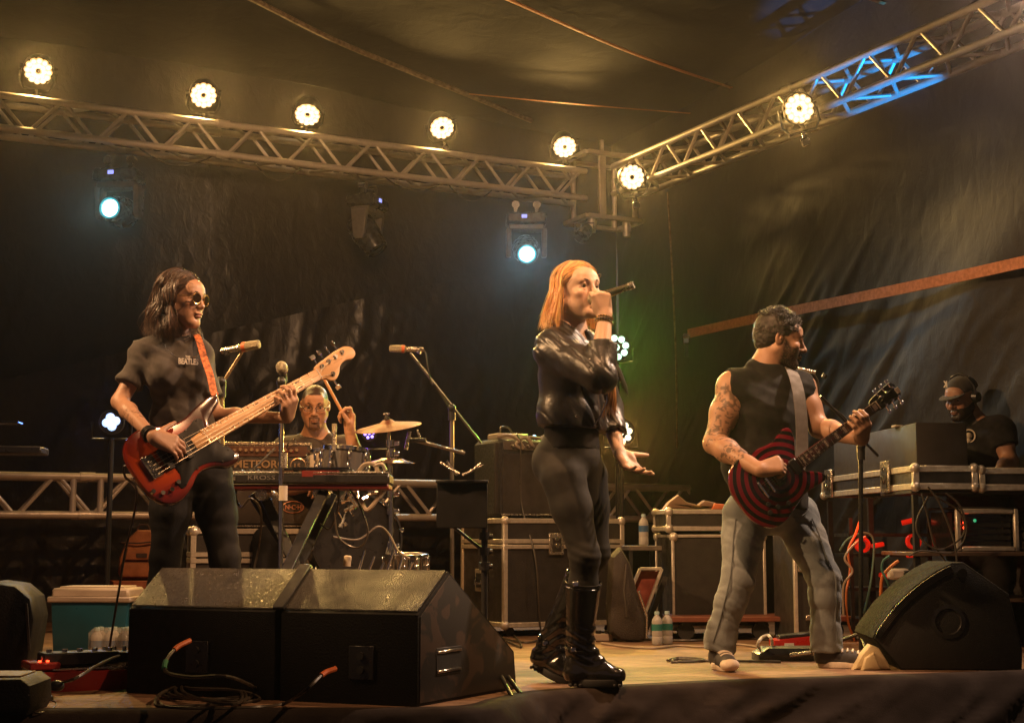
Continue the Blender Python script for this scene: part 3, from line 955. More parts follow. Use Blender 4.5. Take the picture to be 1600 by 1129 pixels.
GLIT = mat('gold_glint_top', (.060, .048, .026), .36, 0, .5, 60, 1.0, 330, rvar=.12, spec=.8)  # gold glints of the back lamps put into the top colour
LITTOP = mat('lit_top_face', (.026, .022, .016), .42, 0, .6, 9, .8, 240, rvar=.15, spec=.6)  # paler than its cabinet: backlight painted into the top face
for t_, L_, m_ in ((w1, l1, GLIT), (w2, l2, LITTOP)):
    MB().prism([(.012, .336), (.012, .341), (.200, .4815), (.204, .4765)], (.008, -.004, 0), (0, 1, 0), (0, 0, 1), (1, 0, 0), L_ - .016).build('lit_top_sheet', m_, t_)  # thin added sheet that carries the painted backlight
# peeling side panel and slot handle of the right one
PEEL = bpy.data.materials.new('peeling_paint'); PEEL.use_nodes = True
_N, _L = PEEL.node_tree.nodes, PEEL.node_tree.links
_b = _N['Principled BSDF']; _b.inputs['Roughness'].default_value = .5
_tc = _N.new('ShaderNodeTexCoord'); _n1 = _N.new('ShaderNodeTexNoise'); _n1.inputs['Scale'].default_value = 6.5; _n1.inputs['Detail'].default_value = 3; _n1.inputs['Distortion'].default_value = 1.2
_L.new(_tc.outputs['Object'], _n1.inputs['Vector'])
_cr = _N.new('ShaderNodeValToRGB'); _cr.color_ramp.elements[0].position = .50; _cr.color_ramp.elements[0].color = (.018, .016, .014, 1)
_cr.color_ramp.elements[1].position = .54; _cr.color_ramp.elements[1].color = (.045, .030, .022, 1)
_L.new(_n1.outputs['Fac'], _cr.inputs['Fac']); _L.new(_cr.outputs['Color'], _b.inputs['Base Color'])
sp = [(.012, .012), (.012, .318), (.207, .464), (.690, .143), (.708, .012)]
MB().prism(sp, (l2 - .002, 0, 0), (0, 1, 0), (0, 0, 1), (1, 0, 0), .006, .002).build('side_panel', PEEL, w2)
hd = MB().box((l2 + .004, .20, .15), (.006, .17, .10), bev=.002).build('handle_slot', RUBBER, w2)
for z in (.115, .185): MB().box((l2 + .008, .20, z), (.010, .165, .010), bev=.003).build('handle_edge', CHROME, hd)
# its right side flares out towards the rear
for o_ in [w2] + list(w2.children_recursive):
    if o_.type == 'MESH':
        for v_ in o_.data.vertices:
            if v_.co.x > l2 - .06: v_.co.x += v_.co.y * .15
# jack plates on the panels facing the camera
for t_, xs in ((w1, (.33,)), (w2, (.34,))):
    for x in xs:
        pl = MB().box((x, -.003, .15), (.10, .008, .12), bev=.003).build('jack_plate', PLASTIC, t_)
        for z in (.125, .175): MB().cyl((x, -.006, z), (x, -.016, z), .014, n=12).build('jack_socket', RUBBER, pl)

# cables from the monitors, coiled on the floor
ORG = mat('orange_tape', (.55, .12, .03), .5); GRN = mat('green_tape', (.04, .20, .10), .5)
def cable(label, pts, r=.0055, cat='cable', m=CABLE, n=6, parts=(), name='cable'):
    P = smooth_path(pts, 7)
    t = MB().tube(P, r, n).build(name, m)
    tag(t, label, cat)
    for (i0, i1, mm, nm) in parts:
        MB().tube(P[i0:i1], r * 1.5, 8).build(nm, mm, t)
    return t
f_ = lambda u, v, z=.008: onfloor(u, v, z)
j1 = at(297, 1000, 5.44); j2 = at(288, 1035, 5.44)
coil = [j1, at(275, 1012, 5.38), at(258, 1035, 5.30), at(262, 1050, 5.25), at(300, 1057, 5.15), at(360, 1057, 5.08), f_(410, 1081)]
for k in range(4):
    a = k * 9
    coil += [f_(400 - a, 1085 + k*4, .012+.006*k), f_(330, 1092 + k*3 - a*.2, .01+.006*k), f_(262 + a, 1088 - k*2, .012+.007*k), f_(258 + a, 1080 - k*3, .016+.006*k), f_(300, 1072 + k, .012+.007*k), f_(370, 1072 + k*2, .012+.006*k)]
coil += [f_(405, 1092), f_(330, 1100), f_(255, 1103), f_(243, 1095, .02), f_(256, 1080, .03), f_(300, 1066, .03), f_(360, 1064, .02), f_(420, 1072)]
cable('speaker cable with orange and green tape coiled before the glittering wedge monitor', coil, .0065, parts=((0, 9, ORG, 'orange_tape'), (13, 19, GRN, 'green_tape')))
j3 = at(524, 1044, 5.28)
cable('cable with orange taped plug running from the worn wedge monitor along the stage edge',
      [j3, at(505, 1052, 5.22), at(480, 1075, 5.15), f_(445, 1098), f_(400, 1104), f_(320, 1106), f_(262, 1104), f_(246, 1094)], .0065, parts=((0, 9, ORG, 'orange_tape'),))

# ------------------------------------------------------------------ right wedge with curved grille
p0 = onfloor(1408, 1046); p1 = onfloor(1604, 1040)
axw = p1 - p0; Lw = axw.length
wm = thing('wedge_monitor', 'black stage monitor with a curved ribbed front edge at the right end of the stage', 'monitor speaker', p0, R(-4), GW)
S_ = 6.45 / 2285
outl = [(0, 0), (-.125, .145), (-.112, .175), (-.03, .285), (.07, .380), (.17, .450), (.245, .488), (.30, .490), (.50, .345), (.55, .10), (.545, 0)]
MB().prism(outl, (0, .0, 0), (1, 0, 0), (0, 0, 1), (0, 1, 0), .52, .008, 0, 1).build('cabinet', [mat('matt_black_cabinet', (.014, .013, .012), .5, 0, .3, 20, .4, 220), mat('black_grille_foam', (.008, .007, .006), .9, 0, .3, 60, .4, 400, spec=.2)], wm)
gp = [Vector((x, -.006, z)) for x, z in ((-.105, .140), (-.085, .178), (-.005, .280), (.090, .366), (.180, .428), (.245, .462))]
gs = smooth_path(gp, 5)
gr_ = MB()
for i in range(len(gs)-1): gr_.bar(gs[i], gs[i+1] + (gs[i+1]-gs[i])*.02, .030 if i > 2 else .018, .006, up=(0, 1, 0))
gr_.build('grille_edge', mat('grille_steel_edge', (.42, .34, .20), .45, .5, .2, 30), wm)
rib = None
for i in range(0, len(gs)-1):
    for f in (0, .25, .5, .75):
        p = gs[i].lerp(gs[i+1], f); d = (gs[i+1]-gs[i]).normalized()
        if rib is None:
            rib = MB().box((0, -.005, 0), (.0045, .006, .028)).build('rib', BLACKMET, wm); o = rib
        else: o = share(rib, wm)
        o.location = p; o.rotation_euler = (0, -math.atan2(d.z, d.x), 0)

MB().cyl((.29, -.004, .44), (.29, -.014, .44), .022, n=14).build('pivot_knob', RUBBER, wm)
rg = MB().lathe([(.075, 0), (.078, .006), (.06, .008), (.055, 0)], (.22, 0, .22), (0, -1, 0), 22).build('handle_ring', PLASTIC, wm)

# far-left objects
q = onfloor(14, 1062)
fl = thing('wedge_monitor', 'dark rounded wedge monitor cut off by the left edge of the frame', 'monitor speaker', (q.x - .12, q.y + .1, 0), R(10), GW)
MB().prism([(-.20, 0), (-.20, .30), (-.12, .395), (0, .41), (.10, .395), (.165, .34), (.185, .25), (.165, .08), (.13, 0)], (0, -.05, 0), (1, 0, 0), (0, 0, 1), (0, 1, 0), .45, .015).build('cabinet', CAB2, fl)
MB().box((.16, -.055, .22), (.012, .008, .20), Matrix.Rotation(-.1, 3, 'Y'), .003).build('grille', GRILL, fl)
q = onfloor(8, 1120)
fb = thing('floor_speaker', 'low black rounded box at the very front left corner of the stage', 'speaker', (q.x - .06, q.y + .08, 0), R(4))
MB().prism([(-.25, 0), (-.25, .12), (.09, .125), (.125, .10), (.13, .03), (.115, 0)], (0, -.05, 0), (1, 0, 0), (0, 0, 1), (0, 1, 0), .30, .012).build('cabinet', CAB2, fb)
MB().box((-.05, .10, .127), (.26, .20, .008), bev=.002).build('top_plate', mat('brown_leather', (.10, .055, .03), .5, 0, .3, 15), fb)
# small microphone on a low stand at the left edge
ms = thing('microphone', 'small black microphone on a short floor stand at the left edge', 'microphone', onfloor(62, 1092))
MB().cyl((0, 0, 0), (0, 0, .012), .05, n=16).build('stand_foot', PLASTIC, ms)
MB().cyl((0, 0, .01), (0, 0, .055), .006).build('stem', CHROME, ms)
MB().tube([(-.085, 0, .085), (-.02, 0, .068), (.035, 0, .056)], [.011, .012, .014], 10).build('barrel', RIV, ms)
MB().ball((.062, 0, .050), (.030, .021, .021), 12).build('grille_head', PLASTIC, ms)
cable('thin cable looping from the floor microphone at the left edge', [onfloor(45, 1085, .07), onfloor(30, 1100), onfloor(50, 1112), onfloor(75, 1110), onfloor(88, 1098), onfloor(70, 1090)], .003)

# ------------------------------------------------------------------ cooler, bottles, backpack
TEAL = mat('teal_plastic', (.018, .105, .150), .38, 0, .12, 8); CREAM = mat('cream_plastic', (.55, .47, .38), .42, 0, .1, 9)
cc = onfloor(138, 1022)
ck = thing('cooler', 'teal cool box with cream lid on the floor at the left', 'cooler', (cc.x, cc.y + .15, 0), R(-3))
cw, ch, cd = .415, .27, .28
MB().prism([(-cw/2+.02, 0), (cw/2-.02, 0), (cw/2, ch), (-cw/2, ch)], (0, -cd/2, 0), (1, 0, 0), (0, 0, 1), (0, 1, 0), cd, .014).build('body', TEAL, ck)
MB().box((0, 0, ch + .012), (cw + .03, cd + .03, .030), bev=.010).build('rim', CREAM, ck)
lid = MB().box((0, 0, ch + .045), (cw - .005, cd - .005, .050), bev=.014).build('lid', CREAM, ck)
MB().box((0, 0, ch + .073), (cw - .07, cd - .07, .012), bev=.004).build('lid_panel', CREAM, lid)
MB().box((-cw/2 - .008, 0, ch - .02), (.014, .10, .04), bev=.004).build('handle_lug', TEAL, ck)

WATER = bpy.data.materials.new('water_bottle_plastic'); WATER.use_nodes = True
_b = WATER.node_tree.nodes['Principled BSDF']
_b.inputs['Base Color'].default_value = (.80, .78, .72, 1); _b.inputs['Roughness'].default_value = .18
_b.inputs['Transmission Weight'].default_value = .55; _b.inputs['IOR'].default_value = 1.25
BLUEL = mat('bottle_label_blue', (.03, .10, .22), .45); GREENL = mat('bottle_label_green', (.02, .16, .13), .45); CAPM = mat('bottle_cap', (.35, .50, .52), .4)
def bottle(label, loc, labm, group, h=.21, r=.032, rz=0):
    t = thing('water_bottle', label, 'bottle', loc, rz, group)
    k = h / .21
    MB().lathe([(.001, .002), (r*.85, .002), (r, .010), (r, .05), (r*.94, .055), (r, .062), (r, .13), (r*.96, .138), (r, .145), (r*.85, .165), (r*.5, .182), (r*.38, .190), (r*.38, .198)] if k == 1 else
               [(a, b*k) for a, b in [(.001, .002), (r*.85, .002), (r, .010), (r, .05), (r*.94, .055), (r, .062), (r, .13), (r*.96, .138), (r, .145), (r*.85, .165), (r*.5, .182), (r*.38, .190), (r*.38, .198)]], n=18).build('bottle_body', WATER, t)
    MB().cyl((0, 0, .092*k), (0, 0, .134*k), r*1.015, n=18, caps=False).build('label_band', labm, t)
    MB().cyl((0, 0, .193*k), (0, 0, .212*k), r*.45, n=14).build('cap', CAPM, t)
    return t
bproto = None
GB = 'bottles in the shrink wrapped pack by the cooler'
for i in range(2):
    for j in range(3):
        b = onfloor(150, 1034)
        x, y = b.x + j * .066, b.y + i * .066
        lb = ['front left', 'front middle', 'front right', 'rear left', 'rear middle', 'rear right'][i*3+j] + ' bottle of the shrink wrapped pack beside the teal cooler'
        if bproto is None: bproto = bottle(lb, (x, y, 0), BLUEL, GB, .165)
        else: copy_tree(bproto, loc=(x, y, 0), label=lb)
WRAP = bpy.data.materials.new('shrink_wrap'); WRAP.use_nodes = True
_b = WRAP.node_tree.nodes['Principled BSDF']; _b.inputs['Base Color'].default_value = (.9, .88, .82, 1); _b.inputs['Roughness'].default_value = .25
_b.inputs['Alpha'].default_value = .22
b = onfloor(150, 1034)
tag(MB().box((b.x + .066, b.y + .033, .083), (.205, .140, .160), bev=.02).build('shrink_wrap', WRAP), 'clear shrink wrap film round the pack of bottles beside the teal cooler', 'plastic wrap')
q = onfloor(197, 1005)
wb = MB(); wb.ball((q.x, q.y + .1, .17), (.035, .05, .055), 12)
tag(wb.build('plastic_bag', WATER), 'crumpled clear plastic bag resting between the bottle pack and the wedge monitor', 'plastic bag')

BROWN = mat('brown_canvas', (.36, .13, .045), .75, 0, .25, 14, .5, 160)
DKSTRAP = mat('dark_strap', (.05, .025, .015), .7)
cr = onfloor(205, 985)
SLAT = mat('orange_crate', (.30, .085, .03), .6, 0, .25, 20)
cx = thing('crate', 'low slatted orange brown crate behind the cooler carrying the backpack', 'crate', (cr.x + .03, cr.y + .2, 0), R(20))
for z in (.05, .11, .17, .23, .29): MB().box((0, -.16, z), (.44, .02, .042), bev=.004).build('slat', SLAT, cx); MB().box((-.21, 0, z), (.02, .30, .042), bev=.004).build('slat', SLAT, cx); MB().box((.21, 0, z), (.02, .30, .042), bev=.004).build('slat', SLAT, cx)
MB().box((0, 0, .315), (.44, .34, .012), bev=.003).build('lid', SLAT, cx)
bb = Vector((cx.location.x, cx.location.y, .322))
bp = thing('backpack', 'brown canvas backpack with buckled front pocket standing behind the bass player', 'backpack', bb + Vector((-.03, 0, 0)), R(8))
MB().prism([(-.13, 0), (.13, 0), (.15, .05), (.15, .20), (.12, .29), (.05, .335), (-.03, .335), (-.10, .27), (-.145, .15), (-.15, .05)], (0, -.02, 0), (1, 0, 0), (0, 0, 1), (0, 1, 0), .15, .035).build('body', BROWN, bp)
MB().prism([(-.115, .02), (.10, .02), (.12, .07), (.12, .12), (-.12, .12), (-.13, .06)], (0, -.075, 0), (1, 0, 0), (0, 0, 1), (0, 1, 0), .07, .022).build('lower_pocket', BROWN, bp)
fp = MB().prism([(-.10, .135), (.11, .135), (.115, .225), (-.085, .215)], (0, -.065, 0), (1, 0, 0), (0, 0, 1), (0, 1, 0), .05, .014).build('front_pocket', BROWN, bp)
MB().box((.01, -.070, .165), (.07, .006, .028), bev=.003).build('patch', DKSTRAP, fp)
MB().tube([(-.13, -.03, .25), (-.02, -.055, .245), (.13, -.04, .26)], .006, 6).build('zip_seam', DKSTRAP, bp)
MB().tube([(-.04, .04, .33), (-.02, .04, .37), (.03, .04, .37), (.05, .04, .33)], .008, 6).build('grab_handle', DKSTRAP, bp)

# pedal board left
RED = mat('red_lacquer', (.24, .020, .015), .3, 0, .15, 9); REDLED = mat('red_led', (1, .1, .05), .4, emit=(1, .04, .01), estr=9)
a, b_ = onfloor(62, 1082), onfloor(222, 1074)
pbax = b_ - a
pb = thing('pedalboard', 'long red pedalboard lying on the floor between the cooler and the wedge monitor', 'pedalboard', a, math.atan2(pbax.y, pbax.x))
Lp = pbax.length
MB().prism([(0, 0), (0, .075), (.22, .105), (.22, 0)], (0, 0, 0), (0, 1, 0), (0, 0, 1), (1, 0, 0), Lp, .008).build('frame', RED, pb)
MB().box((Lp*.55, .018, .086), (Lp*.85, .010, .006)).build('chrome_edge', RIV, pb)
MB().box((.02, .10, .10), (.12, .18, .03), bev=.006).build('side_control_panel', RED, pb)
for k in range(2): MB().cyl((.0 + .03*k, .02, .117), (.0 + .03*k, .02, .123), .006, n=8).build('indicator_light', REDLED, pb)
for i, x in enumerate((.05, .10, .16)):
    MB().cyl((x - .03, .06 + .02*i, .115), (x - .03, .06+.02*i, .135), .009, n=8).build('knob', RIV, pb)
pd1 = thing('effects_pedal', 'flat black effects pedal on the left half of the red pedalboard', 'pedal', a + pbax * .28 + Vector((.0, .11, .095)), pb.rotation_euler.z)
MB().box((0, 0, .028), (.30, .13, .05), bev=.006).build('case', PLASTIC, pd1)
for i in range(5): MB().cyl((-.12 + .06*i, -.02, .05), (-.12+.06*i, -.02, .066), .012, n=10).build('footswitch', CHROME, pd1)
pd2 = thing('effects_pedal', 'black multi switch pedal with a row of chrome knobs beside the wedge monitor', 'pedal', a + pbax * .80 + Vector((0, .11, .100)), pb.rotation_euler.z)
MB().box((0, 0, .022), (.24, .12, .04), bev=.006).build('case', PLASTIC, pd2)
for i in range(6): MB().cyl((-.10 + .04*i, .02, .04), (-.10+.04*i, .02, .062), .009, n=10).build('knob', CHROME, pd2)

cable('cable curving over the red pedalboard towards the left edge', [f_(20, 1075), at(80, 1050, 5.9), at(110, 1030, 6.2), at(150, 1018, 6.4), at(178, 1024, 6.3), at(200, 1022, 6.3)], .006)
cable('instrument cable lying diagonally across the red pedalboard', [f_(62, 1068, .02), at(110, 1062, 5.5), at(150, 1040, 5.65), at(180, 1026, 5.9), at(202, 1022, 6.2)], .006)
cable('long instrument cable falling from the bass to the pedalboard',
      [at(205, 735, 5.75), at(194, 728, 5.75), at(196, 745, 5.78), at(213, 762, 5.85), at(210, 800, 5.95), at(196, 860, 6.05), at(186, 920, 6.1), at(176, 980, 6.15), at(170, 1018, 6.2)], .005)

# ------------------------------------------------------------------ left backline
AZR = AZ
GC = 'flight cases of the backline'
GREENP = mat('dark_green_laminate', (.020, .040, .028), .45, 0, .25, 12)
def basefrom(u, v, Y):   # point on the floor under a pixel at depth Y
    p = at(u, v, Y); return Vector((p.x, p.y, 0))
flc = basefrom(398, 860, 8.25)
fc1 = flight_case('flight_case', 'low wide flight case with big butterfly latch under the bass cabinet', flc, AZR * .55, .72, .46, .65, lid=.155, latches=(.60,), group=GC, side_latch=False)
# bass cabinet
OVAL = mat('badge_print', (.50, .22, .14), .4)
cabp = Vector((flc.x + .06, flc.y, .652))
bc = thing('bass_cabinet', 'black bass speaker cabinet with small oval badge on the wide flight case', 'speaker cabinet', cabp, AZR * .55)
MB().box((0, 0, .145), (.60, .36, .285), bev=.012).build('cabinet', TOLEX, bc)
MB().box((0, -.182, .145), (.55, .010, .235), bev=.003).build('grille', GRILL, bc)
bd = MB().lathe([(.058, 0), (.062, .004), (.056, .006), (.054, .001)], (.13, -.188, .12), (0, -1, 0), 26, sx=1.0).build('badge', OVAL, bc)
bd.scale = (1, 1, .55); bd.location = (0, 0, .12 * .45)
text_mesh('badge_letters', 'N·C·H', .034, OVAL, bc, (.085, -.190, .108), (1, 0, 0), (0, 0, 1), .001, 1.0, .0008)
MB().box((0, -.190, .015), (.56, .008, .006)).build('trim', RIV, bc)
# amp head
hp = cabp + Vector((-.05, -.02, .288))
# lettering of the amplifier in rounded metal letters
ah = thing('bass_amplifier', 'black bass amplifier head with chrome knob row and METEORO lettering', 'amplifier', hp, R(9))
AW = .60
MB().box((0, 0, .095), (AW, .27, .19), bev=.014).build('body', TOLEX, ah)
MB().box((0, -.137, .142), (AW - .05, .008, .058), bev=.002).build('control_panel', mat('amp_panel_dark', (.09, .045, .03), .35), ah)
MB().bar((-AW/2, -.130, .184), (AW/2, -.130, .184), .018, .018, bev=.004).build('top_trim', RIV, ah)
MB().bar((AW/2 - .006, -.131, .01), (AW/2 - .006, -.131, .18), .010, .012, bev=.003).build('side_trim', RIV, ah)
KN = mat('amber_knob', (.55, .40, .25), .3, .7)
kb = None
for i in range(16):
    x = -AW/2 + .05 + i * .031
    if kb is None: kb = MB().cyl((0, 0, 0), (0, -.016, 0), .0105, .0085, n=10).build('knob', KN, ah); kb.location = (x, -.142, .145)
    else: share(kb, ah, (x, -.142, .145 + .004 * (i % 2)))
for i in range(3): MB().box((.13 + .03 * i, -.142, .140), (.018, .008, .014), bev=.002).build('rocker_switch', mat('dull_red', (.16, .016, .012), .5), ah)
text_mesh('letters', 'METEORO', .060, KN, ah, (-.13, -.137, .050), (1, 0, 0), (0, 0, 1), .003, 1.05, .0012)
rb = MB().lathe([(.042, 0), (.045, .004), (.040, .006), (.038, 0)], (.225, -.136, .062), (0, -1, 0), 26).build('round_badge', KN, ah)
text_mesh('letters', 'LS', .036, KN, ah, (.203, -.138, .050), (1, 0, 0), (0, 0, 1), .001, 1.0, .001)
MB().tube([(.16, -.15, .16), (.17, -.19, .19), (.20, -.18, .21), (.21, -.14, .20)], .004, 6).build('lead', CABLE, ah)

# keyboard on X stand
REDK = mat('keyboard_red_side', (.13, .010, .010), .45)
kc = at(470, 752, 7.15)
kb_ = thing('keyboard', 'slim black synthesizer with red underside on a crossed stand', 'keyboard', (kc.x - .02, kc.y, kc.z - .04), R(0.5))
KL = .93
MB().box((0, 0, .050), (KL, .27, .050), bev=.008).build('body', PLASTIC, kb_)
MB().box((0, .005, .012), (KL - .01, .25, .026), bev=.008).build('underside', REDK, kb_)
MB().box((0, -.125, .078), (KL - .01, .02, .006), bev=.002).build('top_lip', RIV, kb_)
text_mesh('letters', 'KROSS', .030, mat('dim_print', (.17, .16, .15), .5), kb_, (-.22, -.1355, .044), (1, 0, 0), (0, 0, 1), .0008, 1.5, .0)
MB().box((-.315, -.1365, .050), (.030, .003, .014)).build('display', mat('blue_screen_small', (.1, .3, .8), .3, emit=(.08, .35, 1), estr=1.6), kb_)
MB().box((-.285, -.1365, .050), (.016, .003, .018)).build('dial', RIV, kb_)
for i in range(22): 
    if i == 0: wk = MB().box((0, 0, 0), (.036, .13, .012), bev=.002).build('white_key', mat('ivory_key', (.55, .52, .47), .3), kb_); wk.location = (-KL/2 + .06 + i*.0385, -.04, .079)
    else: share(wk, kb_, (-KL/2 + .06 + i*.0385, -.04, .079))
for i in range(22):
    if i % 7 in (2, 6): continue
    if i == 0: bk = MB().box((0, 0, 0), (.018, .08, .016), bev=.002).build('black_key', PLASTIC, kb_); bk.location = (-KL/2 + .079 + i*.0385, -.015, .090)
    else: share(bk, kb_, (-KL/2 + .079 + i*.0385, -.015, .090))
tb = thing('tablet', 'flat black tablet lying on the keyboard below the amplifier badge', 'tablet', (kc.x + .08, kc.y - .02, kc.z + .045), R(2))
MB().box((0, 0, .012), (.34, .22, .016), bev=.005).build('body', GLASSBLK, tb)
MB().box((.03, -.112, -.012), (.18, .004, .03), bev=.001).build('red_cover_flap', mat('dull_red', (.16, .016, .012), .5), tb)
# X stand: two black square tubes crossing near the floor of the picture
xs = thing('keyboard_stand', 'black crossed keyboard stand with round pivot caps', 'keyboard stand', (kc.x, kc.y, 0), 0)
def loc_(v): return v - Vector((kc.x, kc.y, 0))
for nm, a, b in (('leg', at(506, 768, 7.10), at(415, 960, 6.35)), ('leg', at(410, 768, 7.2), at(492, 948, 7.0)), ('leg', at(520, 772, 7.34), at(430, 958, 6.95)), ('leg', at(395, 772, 7.34), at(478, 905, 7.2))):
    MB().bar(loc_(a), loc_(b), .050, .030, bev=.004, up=(0, 1, 0)).build(nm, BLACKMET, xs)
b0 = at(474, 890, 6.62); MB().cyl(loc_(b0) + Vector((0, -.03, 0)), loc_(b0) + Vector((0, .12, 0)), .028, n=14).build('pivot_bolt', RIV, xs)
for (u, v) in ((498, 770), (408, 772)):
    p = loc_(at(u, v, 7.08)); MB().cyl(p, p + Vector((0, .35, 0)), .030, n=14).build('support_tube', RIV, xs)

wr = thing('cable_bundle', 'looped pale cable tied around the right end of the keyboard', 'cable', loc_(at(585, 745, 7.1)) + Vector((kc.x, kc.y, 0)))
MB().tube(smooth_path([(-.08, -.02, .02), (-.04, -.05, .06), (.01, -.05, .055), (.02, -.05, 0), (.03, -.03, -.08), (-.03, -.02, -.16), (-.07, 0, -.10)], 6), .011, 7).build('cable_loop', mat('pale_cable', (.30, .24, .18), .5), wr)
MB().tube(smooth_path([(.0, -.05, .05), (.04, -.06, .06), (.06, -.05, .03)], 6), .009, 7).build('cable_tail', mat('pale_cable', (.3, .24, .18), .5), wr)

fs=thing('gap_strip', 'black strip filling the gap between the two front wedge monitors', 'foam strip', (0, 0, 0))  # black bar drawn for the dark gap between both monitors
_m = mM + Vector((0, 0, 0)); _b2 = (mB - mM).normalized(); _n2 = Vector((-_b2.y, _b2.x, 0))
MB().bar(_m + Vector((0, 0, .338)) - _n2*.004, _m + _n2*.206 + Vector((0, 0, .494)), .050, .016, bev=.004, up=_b2.cross(Vector((0,0,1)))*-1 + Vector((0,0,1))).build('strip', RUBBER, fs)
cable('loose keyboard cable sagging in front of the bass cabinet', [at(430, 700, 7.3), at(372, 760, 7.2), at(376, 792, 7.1), at(392, 778, 7.0), at(408, 800, 7.1), at(405, 850, 7.2), at(395, 905, 7.2), at(400, 960, 7.1)], .0055)
cable('cable hanging in a loop under the right half of the keyboard', [at(540, 755, 7.1), at(560, 785, 7.1), at(575, 830, 7.1), at(560, 855, 7.1), at(530, 840, 7.1), at(522, 800, 7.1)], .005)
cable('cable hanging from the keyboard down beside the drum hardware', [at(528, 750, 7.1), at(528, 790, 7.1), at(516, 825, 7.15), at(500, 818, 7.2)], .0045)
cable('long curved cable looping in front of the bass drum to the low drum', [at(520, 838, 7.3), at(560, 842, 7.4), at(590, 822, 7.45), at(608, 834, 7.5), at(622, 860, 7.5), at(640, 872, 7.5)], .005, m=mat('pale_cable', (.3, .24, .18), .5))

# ------------------------------------------------------------------ mic stands
def mic_stand(label, base, pts, boom, mic_at, mic_dir, kind='round', polecol=CHROME, thick=.012, feet=True, blackpole=True, mlabel=None):
    t = thing('microphone_stand', label, 'mic stand', (base.x, base.y, 0))
    B = Vector((base.x, base.y, 0))
    top = Vector(pts)
    MB().cyl((0, 0, .04), top - B, thick).build('pole', polecol, t)
    if feet:
        for a in (.4, 2.5, 4.6):
            MB().cyl((0, 0, .12), (.30*math.cos(a), .30*math.sin(a), .012), .009).build('leg', BLACKMET, t)
    cl = MB().cyl(top - B - Vector((0, 0, .06)), top - B + Vector((0, 0, .01)), .021, n=12).ball(top - B + Vector((0, -.01, .01)), .024, 10)
    cl.build('clutch', BLACKMET, t)
    if boom:
        MB().cyl(Vector(boom[0]) - B, Vector(boom[1]) - B, .0075).build('boom', polecol, t)
    m = thing('microphone', mlabel, 'microphone', mic_at)
    d = Vector(mic_dir).normalized()
    if kind == 'round':
        MB().ball((0, 0, 0), .028, 16).build('grille_head', mat('mic_mesh', (.42, .36, .24), .5, .7, .3, 200, .8, 700), m)
        MB().cyl(-d*.018, -d*.030, .029, n=16).build('ring', CHROME, m)
        MB().cyl(-d*.03, -d*.17, .020, .012, n=12).build('barrel', PLASTIC, m)
    elif kind == 'long':
        MB().tube([d*.065, d*.06, d*.02, d*-.02, d*-.035], [.010, .019, .021, .020, .013], 14).build('grille_head', mat('mic_mesh', (.42, .36, .24), .5, .7, .3, 200, .8, 700), m)
        MB().cyl(-d*.005, -d*.022, .0225, n=14).build('orange_band', ORG, m)
        MB().cyl(-d*.035, -d*.13, .015, .013, n=12).build('barrel', RIV, m)
    else:
        MB().cyl(d*.05, -d*.06, .010, n=12).build('barrel', RIV, m)
        MB().cyl(d*.05, d*.062, .0105, .008, n=12).build('grille_head', PLASTIC, m)
    MB().tube([-d*.10 + Vector((0, 0, -.02)), -d*.11], .014, 8).build('clip', PLASTIC, m)
    return t
# microphone seen end-on above the keyboard
b0 = basefrom(440, 900, 6.9)
mic_stand('straight chrome microphone stand rising beside the keyboard in front of the amplifier', b0, at(440, 600, 6.9), None, at(440, 573, 6.88), (.02, -.5, .15), 'round', CHROME, mlabel='round headed microphone on the straight stand by the bass neck')
ts = thing('stand_sleeve', 'white sleeve tube on the straight stand just below the keyboard', 'stand sleeve', (b0.x, b0.y - .0, at(440, 770, 6.9).z))
MB().cyl((0, 0, -.035), (0, 0, .035), .021, n=16).build('sleeve', mat('pale_sleeve', (.5, .45, .38), .4), ts)
MB().cyl((0, 0, .12), (0, 0, .19), .018, n=12).build('ribbed_grip', RIV, ts)
# mic of the bass player, boom rising from behind her strap
b1 = basefrom(352, 900, 6.5)
mic_stand('boom microphone stand behind the bass player with brass coloured arm', b1, at(346, 600, 6.5), (at(330, 626, 6.5), at(381, 545, 6.5)), at(386, 541, 6.48), (.9, -.3, .12), 'long', mat('brass_tube', (.60, .46, .28), .3, .9), mlabel='microphone on the brass coloured boom at the bass player\'s shoulder')
# tall boom over the drums
b2 = basefrom(707, 900, 8.3)
mic_stand('tall boom microphone stand between the drum kit and the right amplifier', b2, at(706, 640, 8.3), (at(752, 692, 8.35), at(641, 551, 8.2)), at(626, 545, 8.2), (-1, -.1, .02), 'long', mat('worn_boom', (.22, .19, .15), .35, .7), mlabel='long microphone with orange band over the drum cymbals')
cable('microphone cable hanging from the long microphone down its boom', [at(652, 543, 8.2), at(664, 549, 8.2), at(668, 570, 8.2), at(674, 598, 8.22), at(680, 602, 8.25), at(704, 640, 8.3), at(712, 650, 8.3)], .005)
# mic in front of the guitarist's chin
b3 = basefrom(1345, 1000, 7.5)
mic_stand('black boom microphone stand behind the neck of the guitar', b3, at(1345, 700, 7.5), (at(1372, 712, 7.5), at(1282, 618, 7.4)), at(1256, 578, 7.35), (-1, .1, .22), 'thin', mat('black_pole', (.025, .024, .023), .3, .4), mlabel='slim silver microphone below the chin of the guitar player')
cable('thin microphone lead running from the silver microphone to its boom', [at(1270, 583, 7.36), at(1278, 596, 7.38), at(1280, 622, 7.4), at(1300, 636, 7.42), at(1322, 655, 7.45), at(1345, 690, 7.5)], .005)

